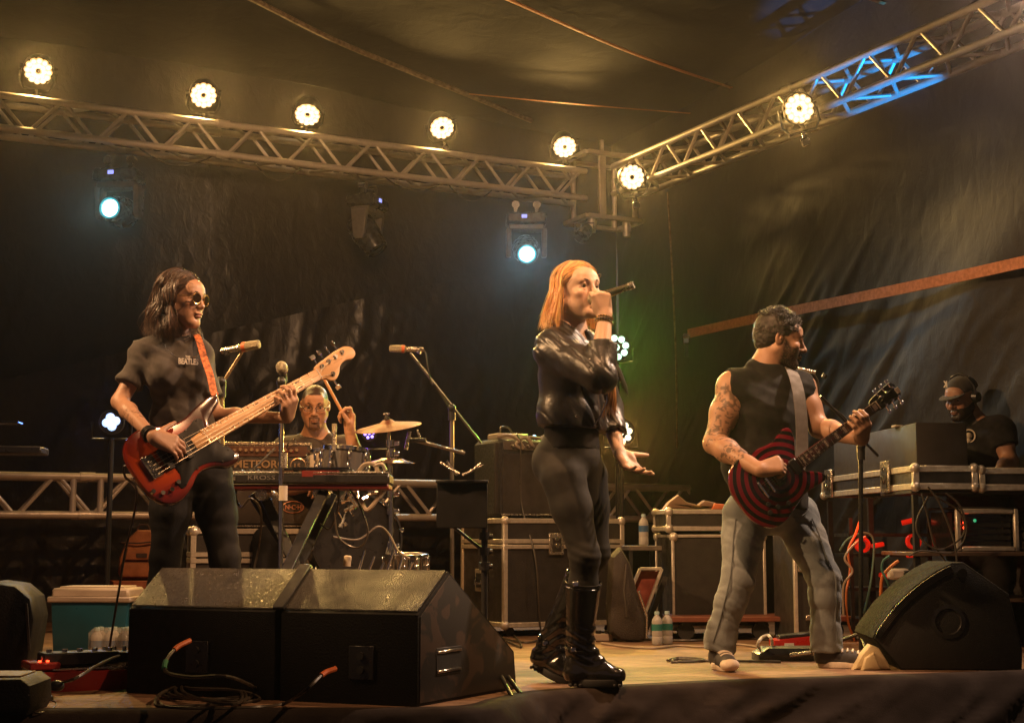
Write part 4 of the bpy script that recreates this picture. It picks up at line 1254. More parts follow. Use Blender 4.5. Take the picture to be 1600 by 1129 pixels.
# ------------------------------------------------------------------ drums
GD = 'pieces of the drum kit'
DRUM = mat('grey_drum_shell', (.16, .155, .15), .25, .5, .1, 6); HEADM = mat('drum_head', (.62, .56, .48), .45)
BRONZE = mat('cymbal_bronze', (.13, .036, .016), .55, .5, .2, 8, .2, 120, stretch=(1, 1, 1)); HATM = mat('hihat_bronze', (.30, .20, .16), .3, .9)
def drum(label, c, r, h, tilt=(0, 0), shell=DRUM, lugs=8, name='tom_drum', cat='drum'):
    t = thing(name, label, cat, c, 0, GD)
    t.rotation_euler = (tilt[0], tilt[1], 0)
    MB().cyl((0, 0, -h/2), (0, 0, h/2), r, n=32, caps=False).build('shell', shell, t)
    MB().lathe([(.001, h/2 + .001), (r*.98, h/2)], n=28).lathe([(.001, -h/2), (r*.98, -h/2)], n=28).build('drum_head', HEADM, t)
    hp_ = None
    for z in (-h/2, h/2):
        if hp_ is None: hp_ = MB().lathe([(r+.002, -.012), (r+.010, -.010), (r+.010, .010), (r+.002, .013), (r-.006, .010)], n=32, closed=True).build('hoop', CHROME, t); hp_.location = (0, 0, z)
        else: share(hp_, t, (0, 0, z))
    lg = None
    for k in range(lugs):
        a = 2*math.pi*k/lugs + .3
        if lg is None:
            lg = MB().cyl((r+.012, 0, -h/2), (r+.012, 0, h/2), .004, n=6).box((r+.010, 0, h*.22), (.022, .020, .045), bev=.005).box((r+.010, 0, -h*.22), (.022, .020, .045), bev=.005).build('lug', CHROME, t); lg.rotation_euler = (0, 0, a)
        else: share(lg, t, rot=(0, 0, a))
    return t
drum('grey rack tom with chrome lugs beside the amplifier head, under the raised arm', at(538, 722, 7.75), .118, .135, (R(-4), R(4)))
drum('small tom drum with gold-lit rim half hidden behind the amplifier head', at(512, 724, 8.0), .10, .13, (R(-5), R(-4)), HEADM)
# bass drum, its black front head turned to the right
c = at(548, 842, 8.0)
bdm = thing('bass_drum', 'black bass drum with chrome claws partly hidden by the keyboard stand', 'drum', c, R(18), GD)
MB().cyl((0, -.16, 0), (0, .22, 0), .235, n=40).build('shell', PLASTIC, bdm)
MB().lathe([(.242, -.012), (.250, -.008), (.250, .014), (.238, .016)], (0, -.16, 0), (0, -1, 0), 40).build('hoop', BLACKMET, bdm)
for k in range(8):
    a = 2*math.pi*k/8 + .2
    MB().box((.25*math.cos(a), -.155, .25*math.sin(a)), (.022, .05, .022), Matrix.Rotation(-a, 3, 'Y'), .005).build('claw', CHROME, bdm)
MB().cyl((-.2, -.08, -.15), (-.33, -.2, -.60), .008).build('spur', CHROME, bdm)
drum('shallow chrome snare drum standing low on the floor behind the wedge monitor', at(634, 880, 7.9), .112, .085, (R(3), 0), CHROME, 10, 'snare_drum')
def cymbal(label, c, r, tilt, m, cat='cymbal', bell=.03):
    t = thing('cymbal', label, cat, c, 0, GD); t.rotation_euler = tilt
    MB().lathe([(.001, bell), (.025, bell*.95), (.045, bell*.45), (.055, .012), (r*.6, .002), (r, -.012), (r, -.0145), (r*.6, -.001), (.05, .008), (.001, bell-.004)], n=48).build('plate', m, t)
    MB().cyl((0, 0, .02), (0, 0, .055), .007, n=8).cyl((0, 0, .03), (0, 0, .045), .014, n=10).box((0, 0, .062), (.034, .010, .012), bev=.003).build('wing_nut', CHROME, t)
    return t
CYx = at(606, 664, 7.9)
cymbal('large copper coloured crash cymbal tilted beside the raised hand of the drummer', CYx, .182, (R(12), R(-7), 0), BRONZE)
cymbal('thin dark hi-hat cymbal below the copper crash cymbal', at(612, 719, 7.9), .128, (R(3), R(1), 0), HATM, bell=.015)
cs = thing('cymbal_stand', 'chrome tripod stand holding the crash cymbal and hi-hat', 'cymbal stand', (CYx.x + .02, CYx.y, 0), 0, GD)
def cl_(u, v, Y=7.9): return at(u, v, Y) - Vector((CYx.x + .02, CYx.y, 0))
MB().cyl(cl_(611, 900), cl_(611, 795), .017, n=12).build('lower_tube', CHROME, cs)
MB().cyl(cl_(611, 800), cl_(609, 715), .013, n=12).build('middle_tube', CHROME, cs)
MB().cyl(cl_(609, 720), cl_(607, 655), .007, n=10).build('rod', CHROME, cs)
for v in (692, 708, 772, 798, 852):
    MB().cyl(cl_(610, v + 5), cl_(610, v - 5), .024, n=12).box(cl_(617, v), (.05, .02, .025), bev=.005).build('height_clamp', CHROME, cs)
for (u, v, dy) in ((570, 1000, -.1), (655, 985, -.05), (620, 960, .35)):
    MB().cyl(cl_(611, 838), cl_(u, v, 7.9 + dy), .009, n=8).build('leg', CHROME, cs)
MB().cyl(cl_(611, 862), cl_(587, 940), .010).build('brace', CHROME, cs)
ds = thing('drum_hardware', 'cluster of chrome brackets and tom arms above the bass drum', 'drum hardware', at(552, 780, 7.7), 0, GD)
for i in range(14):
    random.seed(40 + i)
    a = Vector((random.uniform(-.09, .10), random.uniform(-.05, .05), random.uniform(-.09, .10)))
    b = a + Vector((random.uniform(-.06, .06), random.uniform(-.03, .03), random.uniform(-.06, .08)))
    MB().cyl(a, b, random.uniform(.006, .012), n=8).cyl(b, b + (b-a).normalized()*.02, .015, n=8).build('bracket', CHROME, ds)
MB().cyl((.03, 0, -.02), (-.02, .1, .25), .010).build('tom_arm', CHROME, ds)
pd = thing('drum_pedal', 'chrome bass drum pedal and spring linkage near the floor of the kit', 'drum pedal', at(590, 893, 7.6), 0, GD)
for i in range(6):
    x = -.12 + .05*i
    MB().cyl((x, 0, -.08 + .02*(i % 2)), (x + .05, .02, .11 - .03*(i % 3)), .008, n=8).build('linkage', CHROME, pd)
MB().lathe([(.02, 0), (.02, .05), (.012, .055), (.012, .0)], (-.16, 0, .03), (.1, 0, 1), 12).build('beater', mat('beater_felt', (.6, .5, .35), .8), pd)
# small clip mics on the kit
b4 = at(522, 705, 7.6)
m4 = thing('drum_microphone', 'small condenser microphone standing upright in front of the drummer', 'microphone', b4, 0)
MB().cyl((0, 0, 0), (0, 0, .10), .011, n=12).build('barrel', RIV, m4); MB().cyl((0, 0, .10), (0, 0, .145), .013, n=12).build('grille_head', mat('mic_mesh', (.42, .36, .24), .5, .7), m4)
MB().tube([(0, 0, 0), (.01, .01, -.06), (.02, .02, -.12)], .006, 6).build('gooseneck', BLACKMET, m4)
b5 = at(640, 682, 8.0)
m5 = thing('drum_microphone', 'slim overhead microphone on a horizontal arm right of the crash cymbal', 'microphone', b5, 0)
MB().cyl((-.02, 0, -.07), (.0, 0, .03), .011, n=12).build('barrel', RIV, m5)
MB().cyl((.0, 0, -.02), (.09, 0, -.02), .012, n=10).build('mount', PLASTIC, m5)
MB().cyl((.04, 0, .04), (.065, 0, -.03), .006, n=8).build('clip_pin', RIV, m5)
MB().cyl((.03, 0, -.02), (.30, .1, -.085), .010, n=10).build('arm', mat('worn_boom', (.22, .19, .15), .35, .7), m5)

# music stand with dark desk, seen from behind
mp = basefrom(720, 900, 6.1)
mu = thing('music_stand', 'black music stand with a square desk and pale prongs in front of the amplifier', 'music stand', (mp.x + .10, mp.y, 0), 0)
O_ = Vector((mp.x + .10, mp.y, 0))
MB().box(at(722, 788, 6.1) - O_, (.213, .012, .197), Matrix.Rotation(R(-8), 3, 'X'), .006).build('desk', mat('matt_desk', (.008, .0075, .007), .8, spec=.2), mu)
MB().box(at(722, 752, 6.1) - O_, (.221, .025, .012), bev=.004).build('desk_edge', BLACKMET, mu)
for k, s in enumerate(([(718, 740), (700, 730), (688, 722)], [(714, 742), (703, 728), (698, 720)], [(722, 742), (738, 735), (752, 723)], [(728, 740), (742, 732), (756, 726)])):
    MB().tube([at(u, v, 6.07) - O_ for u, v in s], .006, 6).build('prong', RIV, mu)
MB().cyl(at(757, 820, 6.15) - O_, at(757, 1010, 6.15) - O_ + Vector((0, 0, 0)), .014).build('pole', BLACKMET, mu)
for v in (838, 862, 885): MB().cyl(at(757, v + 5, 6.15) - O_, at(757, v - 7, 6.15) - O_, .024, n=12).cyl(at(757, v, 6.15) - O_, at(770, v, 6.15) - O_, .012).build('clamp_knob', BLACKMET, mu)
MB().cyl(at(757, 862, 6.15) - O_, at(700, 815, 6.13) - O_, .007).build('strut', BLACKMET, mu)
pb0 = at(757, 1000, 6.15) - O_
for (u, v) in ((814, 1084), (800, 1088), (745, 1062)): MB().cyl((pb0.x, pb0.y, .16), onfloor(u, v) - O_, .009).build('leg', BLACKMET, mu)

# ------------------------------------------------------------------ right backline: amplifier on flight cases
ac = basefrom(845, 860, 9.35)
fca = flight_case('flight_case', 'tall black flight case with silver edges and butterfly latch under the guitar amplifier', (ac.x + .01, ac.y + .12, .06), AZ, .86, .62, .66, lid=.155, latches=(.42,), handle_side=True, group=GC, side_latch=False)
for sx in (-.36, .36):
    for sy in (-.24, .24):
        MB().cyl((sx, sy - .015, -.030), (sx, sy + .015, -.030), .030, n=14).build('caster', RUBBER, fca)
am = thing('guitar_amplifier', 'large black combo amplifier with round chrome corner on the tall flight case', 'amplifier', (ac.x - .05, ac.y + .09, .725), AZ)
aw, ad, ah_ = .70, .34, .50
MB().box((0, 0, ah_/2), (aw, ad, ah_), bev=.028).build('cabinet', TOLEX, am)
MB().box((0, -ad/2 - .004, ah_/2 - .035), (aw - .09, .010, ah_ - .12), bev=.003).build('grille', GRILL, am)
MB().box((0, -ad/2 - .006, .022), (aw - .07, .010, .012), bev=.003).build('bottom_trim', RIV, am)
MB().box((0, -ad/2 - .004, ah_ - .045), (aw - .10, .012, .055), bev=.003).build('control_panel', mat('amp_panel_grey', (.12, .10, .08), .35), am)
kq = None
for i in range(14):
    if kq is None: kq = MB().cyl((0, 0, 0), (0, -.02, 0), .012, .009, n=10).build('knob', RIV, am); kq.location = (-.24 + .037*i, -ad/2 - .010, ah_ - .045)
    else: share(kq, am, (-.24 + .037*i, -ad/2 - .010, ah_ - .045))
text_mesh('letters', 'METEORO', .06, WHITE, am, (-.05, -ad/2 - .010, ah_ - .17), (1, 0, 0), (0, 0, 1), .002, 1.0, .001)
CL = MB().tube([(-aw/2 + .01, -ad/2 + .01, .03), (-aw/2 + .005, -ad/2 + .005, .25), (-aw/2 + .01, -ad/2 + .01, .47)], .014, 8).build('edge_piping', GRILL, am)
# items on the amplifier
o1 = am.matrix_basis @ Vector((0, 0, 0)); RZ = Matrix.Rotation(AZ, 3, 'Z'); AMo = Vector(am.location)
def onamp(x, y, z=0): return AMo + RZ @ Vector((x, y, ah_ + z))
sm = thing('small_mixer', 'small cream coloured mixer with curled cable on top of the guitar amplifier', 'mixer', onamp(-.19, -.02), AZ)
MB().box((0, 0, .020), (.22, .16, .04), bev=.008).build('case', CREAM, sm)
for k in range(5): MB().cyl((-.08 + .04*k, -.03, .04), (-.08+.04*k, -.03, .052), .008, n=8).build('knob', PLASTIC, sm)
MB().tube(smooth_path([(-.06, 0, .04), (-.05, 0, .08), (.0, 0, .085), (.03, 0, .05), (.05, 0, .04)], 6), .007, 7).build('cable_loop', CABLE, sm)
sg = thing('padded_hat', 'soft dark padded hat lying on the amplifier behind the singer', 'cap', onamp(.13, -.03), AZ)
MB().lathe([(.001, .055), (.04, .052), (.08, .035), (.10, .012), (.10, 0)], n=24).build('crown', mat('dark_padded_cloth', (.12, .08, .05), .8, 0, .2, 20), sg)
MB().box((.0, -.09, .008), (.13, .07, .008), bev=.003).build('peak', mat('dark_padded_cloth', (.12, .08, .05), .8), sg)
lg_ = thing('cable_knot', 'tangle of pale cable spilling over the front edge of the amplifier', 'cable', onamp(-.22, -.15, -.01), AZ)
MB().tube(smooth_path([(-.10, .02, .02), (-.04, -.03, .03), (.02, -.04, .0), (.05, -.045, -.05), (.0, -.04, -.03), (.07, -.03, .02), (.12, -.04, -.03), (.10, -.03, .02), (.18, -.02, .02)], 6), .010, 7).build('cable_loops', mat('pale_cable', (.3, .24, .18), .5), lg_)
p = onamp(-.03, -.08, .02)
bl = thing('blue_light', 'tiny blue lamp glowing between the mixer and the cap on the amplifier', 'indicator lamp', p)
MB().ball((0, 0, 0), .017, 10).build('lens', E_C, bl)
MB().cyl((0, 0, -.02), (0, 0, -.005), .014).build('socket', PLASTIC, bl)
cable('thin cable hanging down the front of the combo amplifier and its flight case', [onamp(-.20, -.17, .03), onamp(-.19, -.20, -.05), onamp(-.19, -.21, -.4), onamp(-.17, -.36, -.75), onamp(-.15, -.37, -1.1), onamp(-.14, -.38, -1.22)], .006)
# things on the floor behind the singer
BAGM = mat('gig_bag_nylon', (.035, .026, .020), .6, 0, .25, 12, .5, 120)
gb = thing('gig_bag', 'black padded guitar gig bag leaning behind the boots of the singer', 'gig bag', onfloor(985, 1003), R(10))
def gl(u, v, Y): return at(u, v, Y) - Vector(onfloor(985, 1003))
out = [(960, 870), (975, 855), (990, 880), (1002, 925), (1016, 965), (1018, 1000), (1005, 1006), (975, 1004), (958, 990), (955, 955), (958, 905)]
c0 = Vector(onfloor(985, 1003))
o2 = [((at(u, v, 8.4) - c0).x, (at(u, v, 8.4) - c0).z) for u, v in out]
MB().prism(o2, (0, 0, 0), (1, 0, 0), (0, 0, 1), (0, 1, 0), .14, .035).build('bag', BAGM, gb)
MB().tube([(o2[3][0], -.004, o2[3][1]), (o2[4][0], -.004, o2[4][1]), (o2[5][0]-.01, -.004, o2[5][1])], .006, 6).build('zip', RIV, gb)
MB().tube([(-.02, -.01, .45), (-.04, -.03, .30), (-.02, -.01, .15)], .010, 6).build('carry_strap', BAGM, gb)

GBT = 'pair of water bottles on the floor'
q = onfloor(1027, 1007); q2 = onfloor(1043, 1006)
bt = bottle('water bottle of the floor pair standing nearer the gig bag', (q.x, q.y, 0), GREENL, GBT, .185, .031)
copy_tree(bt, loc=(q2.x, q2.y, 0), label='water bottle of the floor pair standing farther from the gig bag')
# stacked gear in the rear right corner
kc2 = basefrom(1090, 900, 9.0)
GREYW = mat('worn_grey_board', (.11, .09, .07), .6, 0, .3, 10)
fcb = flight_case('flight_case', 'black equipment case with thin edges standing behind the guitar player', (kc2.x + .10, kc2.y + .2, .06), R(6), .58, .50, .56, lid=None, group=GC, edge=.018)
fcc = flight_case('flight_case', 'small open-edged flight case with a bag on top behind the guitar player\'s leg', (kc2.x + .02, kc2.y + .18, .648), R(6), .46, .42, .125, lid=None, group=GC, edge=.028)
bg = thing('cloth_bag', 'crumpled dark cloth bag on the small case behind the guitar player', 'bag', (kc2.x + .0, kc2.y + .14, .776), 0)
MB().prism([(-.20, 0), (.16, 0), (.13, .045), (.06, .06), (.02, .03), (-.05, .05), (-.10, .095), (-.16, .05)], (0, -.06, 0), (1, 0, 0), (0, 0, 1), (0, 1, 0), .14, .02).build('cloth', mat('brown_cloth', (.16, .09, .05), .8), bg)
MB().prism([(.10, 0), (.20, .0), (.18, .035), (.12, .04)], (0, -.08, 0), (1, 0, 0), (0, 0, 1), (0, 1, 0), .05, .01).build('orange_pouch', mat('orange_pouch', (.5, .13, .04), .7), bg)
sc_ = thing('side_shelf', 'dark metal shelf frame with a bottle beside the equipment case', 'shelf', (kc2.x - .34, kc2.y + .05, 0), R(6))
MB().box((0, 0, .54), (.20, .30, .03), bev=.004).build('shelf_board', GREYW, sc_)
for x in (-.09, .09):
    for y in (-.13, .13): MB().box((x, y, .265), (.02, .02, .53)).build('post', BLACKMET, sc_)
bottle('lone water bottle standing on the dark shelf frame', (kc2.x - .33, kc2.y - .02, .556), BLUEL, 'bottles around the backline', .19, .030)
# tilted framed case, red inside
tf = thing('pedal_case', 'open pedal case with red lining propped up beside the pair of bottles', 'case', onfloor(1003, 985), 0)
c0 = Vector(tf.location)
for a, b in (((969, 960), (1000, 888)), ((1000, 888), (1034, 888)), ((1034, 888), (1004, 968)), ((969, 960), (1004, 968))):
    MB().bar(at(*a, 8.75) - c0, at(*b, 8.75) - c0, .018, .05, bev=.003, up=(0, 1, 0)).build('frame_edge', EDGEALU, tf)
pts4 = [at(u, v, 8.78) - c0 for u, v in ((974, 957), (1002, 892), (1031, 892), (1003, 963))]
MB().prism([(p.x, p.z) for p in pts4], (0, pts4[0].y, 0), (1, 0, 0), (0, 0, 1), (0, 1, 0), .03, .002).build('lining', mat('red_lining', (.28, .06, .04), .8, 0, .2, 20), tf)
MB().bar(at(1040, 900, 8.9) - c0, at(1008, 985, 8.9) - c0, .03, .06, up=(0, 1, 0)).build('lid', CASEBLK, tf)
# power strip, cables on the floor
pw = thing('power_strip', 'small cream power strip on the floor behind the front boot of the singer', 'power strip', onfloor(935, 1001), R(12))
MB().box((0, 0, .022), (.16, .07, .044), bev=.006).build('case', CREAM, pw)
for k in range(3): MB().cyl((-.05 + .05*k, -.01, .044), (-.05+.05*k, -.01, .062), .016, n=10).build('plug', PLASTIC, pw)
PALE = mat('pale_cable', (.3, .24, .18), .5)
cable('white cable lying across the floor behind the pair of bottles', [f_(940, 1004), f_(975, 1009), f_(1020, 1012), f_(1060, 1008), f_(1100, 1010), f_(1150, 1006), f_(1185, 1010)], .007, m=PALE)
cable('dark cable running along the floor under the equipment case', [f_(800, 985), f_(860, 992), f_(930, 998), f_(1000, 998), f_(1080, 1000), f_(1160, 996), f_(1260, 1004)], .008)
cable('cable looping on the floor in front of the tall flight case', [f_(790, 1000), f_(815, 1010), f_(800, 990), f_(780, 994), f_(820, 1003), f_(850, 997)], .006)
cable('coil of black cable flat on the carpet left of the guitarist\'s shoe', [f_(1043, 1031), f_(1060, 1027), f_(1090, 1028), f_(1100, 1031), f_(1075, 1033), f_(1050, 1033), f_(1060, 1029), f_(1095, 1031), f_(1150, 1032), f_(1220, 1033)], .007)
# guitar pedals right
RB = thing('effects_pedal', 'flat black pedal with a jack plugged in between the guitar player\'s feet', 'pedal', onfloor(1228, 1031), R(4))
MB().prism([(-.15, 0), (-.15, .035), (-.10, .065), (.15, .065), (.15, 0)], (0, -.06, 0), (1, 0, 0), (0, 0, 1), (0, 1, 0), .16, .006).build('case', PLASTIC, RB)
MB().cyl((.0, -.075, .03), (.10, -.10, .045), .010).cyl((.10, -.10, .045), (.13, -.09, .05), .016).build('jack_plug', RIV, RB)
RR = thing('effects_pedal', 'red pedal behind the flat black pedal on the floor', 'pedal', onfloor(1238, 1016), R(2))
MB().prism([(-.11, 0), (-.11, .06), (.13, .085), (.13, 0)], (0, -.06, 0), (1, 0, 0), (0, 0, 1), (0, 1, 0), .14, .008).build('case', mat('bright_red', (.45, .02, .015), .3), RR)
MB().box((.02, .0, .082), (.20, .10, .02), Matrix.Rotation(-.1, 3, 'Y'), .004).build('treadle', PLASTIC, RR)
MB().box((-.03, -.062, .035), (.05, .004, .02)).build('white_print', WHITE, RR)
cable('short white patch cable arching from the floor into the red pedal', [f_(1184, 1012), at(1184, 1005, 7.2), at(1190, 996, 7.2), at(1200, 992, 7.2), at(1206, 1000, 7.2), f_(1206, 1012)], .008, m=mat('white_cable', (.6, .56, .48), .5))
# leaning flight case lids behind the guitar player
lc = thing('narrow_flight_case', 'narrow upright case lid with silver edges and clasp seen between the guitar player\'s legs', 'case lid', basefrom(1246, 950, 8.6), R(4))
MB().box((0, 0, .33), (.15, .5, .64), bev=.004).build('panel', CASEBLK, lc)
for x in (-.075, .075): MB().box((x, -.25, .33), (.022, .03, .66), bev=.004).build('edge_trim', EDGEALU, lc)
for z in (.60, .52, .44): MB().box((-.045, -.265, z), (.035, .015, .06), bev=.004).build('hinge_plate', RIV, lc)
MB().box((.035, -.27, .17), (.045, .03, .09), bev=.006).box((.0, -.28, .155), (.06, .02, .03), bev=.006).build('clasp', RIV, lc)
rl = thing('low_trolley', 'low wooden dolly with dark casters under the cases behind the guitar player', 'trolley', basefrom(1180, 975, 8.9), R(4))
MB().box((0, 0, .125), (1.10, .4, .03), bev=.004).build('board', mat('red_brown_wood', (.18, .06, .035), .5), rl)
for x in (-.45, 0, .45): MB().cyl((x, -.15, .055), (x, -.11, .055), .05, n=16).build('caster', RUBBER, rl); MB().box((x, -.13, .10), (.05, .05, .03)).build('caster_fork', BLACKMET, rl)
YC = mat('yellow_cloth', (.62, .50, .28), .8, 0, .15, 12)
yc = onfloor(1365, 1046)
cl2 = thing('cleaning_cloth', 'crumpled pale yellow cloth lying in front of the curved stage monitor', 'cloth', yc, 0)
CP = MB().prism([(-.09, 0), (.085, 0), (.07, .035), (.03, .10), (-.01, .115), (-.05, .07), (-.075, .03)], (0, .0, 0), (1, 0, 0), (0, 0, 1), (0, 1, 0), .08, .018).build('cloth', YC, cl2)
MB().prism([(-.06, 0), (.03, 0), (.0, .08), (-.04, .06)], (.0, -.025, 0), (1, 0, .1), (0, 0, 1), (0, 1, 0), .06, .015).build('fold', YC, cl2)

# ------------------------------------------------------------------ mixing position on the right
k0 = Vector((2.21, 8.0, .87)); 
GM = 'flight cases of the mixing position'
def caselong(label, corner, rz, w, d, h, latch_left=()):
    c = Vector(corner) + Matrix.Rotation(rz, 3, 'Z') @ Vector((w/2, d/2, 0))
    t = flight_case('mixer_case', label, c, rz, w, d, h, None, group=GM, edge=.034, cat='flight case')
    for y in latch_left: latch(t, (-w/2 - .014, -d/2 + y, h/2 + .02), -math.pi/2, 1.35)
    return t
caselong('long mixing desk case with gold-lit edges and two big latches behind the guitar neck', k0, R(5), .36, 1.70, .125, (.42, 1.50))
caselong('shorter mixing desk case end carrying cables in front of the technician', k0 + Matrix.Rotation(R(5), 3, 'Z') @ Vector((.375, 0, -.005)), R(5), .62, .50, .12)
bx = thing('desk_cover', 'large black box cover standing on the mixing desk behind the guitar neck', 'case cover', k0 + Vector((.02, .05, .127)), R(5))
MB().prism([(0.0, 0), (.0, .245), (1.5, .245), (1.5, .0)], (.03, .05, 0), (0, 1, 0), (0, 0, 1), (1, 0, 0), .30, .012).build('shell', mat('matt_cover', (.045, .035, .028), .55, 0, .2, 8, .3, 200), bx)
MB().box((.035, .35, .247), (.05, .07, .012), bev=.003).build('clip', CREAM, bx)
# desk support: legs and shelf rack
rk = thing('equipment_table', 'dark metal table frame with lower shelves under the mixing desk', 'table', (2.2, 8.0, 0), R(5))
for (x, y) in ((.03, .05), (.03, .80), (.03, 1.6), (1.30, .05), (1.30, .6)):
    MB().box((x, y, .42), (.03, .03, .84)).build('leg', BLACKMET, rk)
SHF = mat('shelf_board', (.10, .065, .045), .5, 0, .25, 9)
MB().box((.70, .25, .515), (1.42, .52, .022), bev=.003).build('shelf', SHF, rk)
MB().box((.42, .30, .26), (.85, .52, .018), bev=.003).build('shelf', SHF, rk)
MB().box((1.15, .25, .30), (.50, .5, .05), bev=.003).build('shelf', SHF, rk)
MB().box((.68, .30, .855), (1.34, .5, .02), bev=.003).build('table_top', CASEBLK, rk)
# rack units on the shelf
def frame_case(name, label, loc, w, d, h, inner, cat, lights=()):
    t = thing(name, label, cat, loc, R(5), 'rack units under the mixing desk')
    MB().box((0, d*.1, h/2), (w - .03, d*.8, h - .03), bev=.003).build('inner_units', inner, t)
    e = .028
    for z in (e/2, h - e/2): MB().bar((-w/2 + e, -d/2, z), (w/2 - e, -d/2, z), e, e, bev=.006).build('frame_edge', EDGEALU, t)
    for x in (-w/2 + e/2, w/2 - e/2): MB().bar((x, -d/2, 0), (x, -d/2, h), e, e, bev=.006).build('frame_edge', EDGEALU, t)
    MB().box((0, 0, h + .005), (w, d, .010), bev=.002).build('top_board', CASEBLK, t)
    for i in range(5):
        MB().box((0, -d/2 + .03, .04 + i*(h-.06)/5), (w - .07, .012, (h-.07)/5 - .008), bev=.002).build('rack_unit', PLASTIC, t)
    for (x, z, m_) in lights: MB().ball((x, -d/2 + .02, z), .010, 8).build('indicator_light', m_, t)
    return t
GRNLED = mat('green_led', (.1, .6, .3), .4, emit=(.02, .35, .15), estr=1.0)
s0 = Vector((2.2, 8.0, 0)) + Matrix.Rotation(R(5), 3, 'Z') @ Vector((.42 + .02, .26, .528))
frame_case('rack_case', 'open rack case with silver frame and red lights under the mixing desk', s0 + Vector((.0, 0, 0)), .36, .40, .235, GLASSBLK, 'rack case', ((-.12, .16, REDLED), (-.12, .13, REDLED), (-.06, .17, GRNLED)))
s1 = s0 + Vector((.38, .02, 0))
t_ = thing('equipment_bag', 'dark stack of folded equipment cases right of the silver framed rack', 'equipment case', s1 + Vector((.02, 0, 0)), R(5), 'rack units under the mixing desk')
for i in range(4): MB().box((0, 0, .03 + i*.055), (.36 - .01*(i % 2), .36, .05), bev=.012).build('flat_case', CASEBLK, t_)
MB().box((.03, -.185, .10), (.08, .006, .016)).build('label_strip', RIV, t_)
MB().box((.10, -.05, .235), (.30, .10, .02), bev=.006).build('bar', RIV, t_)
# power distribution with glowing red sockets and coloured leads, under the left end
pdp = Vector((2.24, 8.85, 0))
pdx = thing('power_distributor', 'rack of red lit power connectors with orange and white leads behind the guitar player', 'power distributor', pdp, R(5))
REDG = mat('red_plug', (.55, .02, .012), .35, emit=(1, .03, .008), estr=.22)
for z in (.12, .30, .50, .62):
    MB().box((0, 0, z), (.50, .3, .02)).build('shelf', BLACKMET, pdx)
for x in (-.24, .24): MB().box((x, -.14, .36), (.02, .02, .72)).build('post', BLACKMET, pdx)
for i, (x, z) in enumerate(((-.19, .56), (-.09, .56), (.10, .69), (.12, .58), (.12, .50), (.13, .38), (.12, .30), (-.05, .38), (.10, .10), (-.02, .16), (.14, .16), (-.15, .12))):
    c = Vector((x, -.18, z))
    if i % 3 == 0: MB().lathe([(.045, 0), (.046, .03), (.030, .032), (.028, .0)], c, (.1, -1, .1), 16).build('round_socket', REDG, pdx)
    elif i % 3 == 1: MB().box(c, (.075, .03, .028), Matrix.Rotation(.2*(i-4)*.3, 3, 'Y'), .006).build('plug', REDG, pdx)
    else: MB().cyl(c - Vector((.04, 0, 0)), c + Vector((.04, -.02, .02)), .016, n=10).build('plug', REDG, pdx)
spot('connector_light', at(1360, 800, 8.3), at(1360, 900, 8.8), 5, (1, .04, .01), 150, .9, .03)
ORC = mat('orange_lead', (.55, .17, .05), .5); GRC = mat('teal_lead', (.05, .16, .13), .5)
cable('orange lead curving down from the red power connectors', [at(1346, 790, 8.5), at(1344, 810, 8.45), at(1336, 835, 8.4), at(1325, 860, 8.4), at(1328, 890, 8.4), at(1322, 930, 8.4), at(1325, 970, 8.45), at(1335, 1000, 8.5)], .007, m=ORC)
cable('pale lead crossing the orange lead beside the guitar player\'s knee', [at(1352, 838, 8.4), at(1335, 850, 8.35), at(1320, 872, 8.35), at(1332, 892, 8.35), at(1318, 915, 8.35), at(1318, 960, 8.4)], .007, m=PALE)
cable('teal lead bending over the silver microphone pole under the desk', [at(1312, 860, 8.5), at(1325, 842, 8.5), at(1350, 832, 8.5), at(1365, 845, 8.5), at(1362, 900, 8.5), at(1350, 960, 8.5)], .007, m=GRC)
cable('orange plug lead arching up beside the pale adapter block', [at(1378, 990, 8.0), at(1376, 940, 8.0), at(1378, 905, 7.95), at(1385, 892, 7.9), at(1398, 880, 7.9), at(1404, 876, 7.9)], .009, m=ORC)
cable('teal and white lead beside the adapter block', [at(1395, 930, 7.9), at(1385, 905, 7.85), at(1378, 890, 7.85), at(1380, 876, 7.85), at(1390, 868, 7.85)], .007, m=GRC)
ad_ = thing('adapter_block', 'pale fabric wrapped adapter block on the low shelf under the desk', 'adapter', at(1404, 905, 8.05), R(5))
MB().box((0, 0, .03), (.11, .08, .06), bev=.02).build('block', mat('pale_block', (.42, .36, .30), .7), ad_)
MB().box((.03, -.042, .03), (.03, .01, .04), bev=.003).build('socket', PLASTIC, ad_)
for i, pts in enumerate(([(1440, 770), (1448, 800), (1460, 850), (1480, 880)], [(1462, 775), (1500, 800), (1505, 835), (1470, 858), (1440, 842), (1432, 815), (1450, 775)], [(1478, 770), (1500, 790), (1510, 830), (1490, 862), (1440, 860), (1420, 868)],
                         [(1450, 760), (1470, 790), (1492, 850), (1495, 900)])):
    cable(['cable hanging straight from the desk past the silver framed rack', 'cable loop hanging in front of the silver framed rack', 'wide cable loop over the corner of the rack case', 'cable crossing the rack case diagonally'][i],
          [at(u, v, 7.86 - .01*i) for u, v in pts], .0055)
cable('red cables lying across the end of the mixing desk', [at(1466, 748, 8.1), at(1480, 740, 8.15), at(1500, 752, 8.2), at(1530, 758, 8.3)], .006, m=mat('dull_red', (.16, .016, .012), .5))
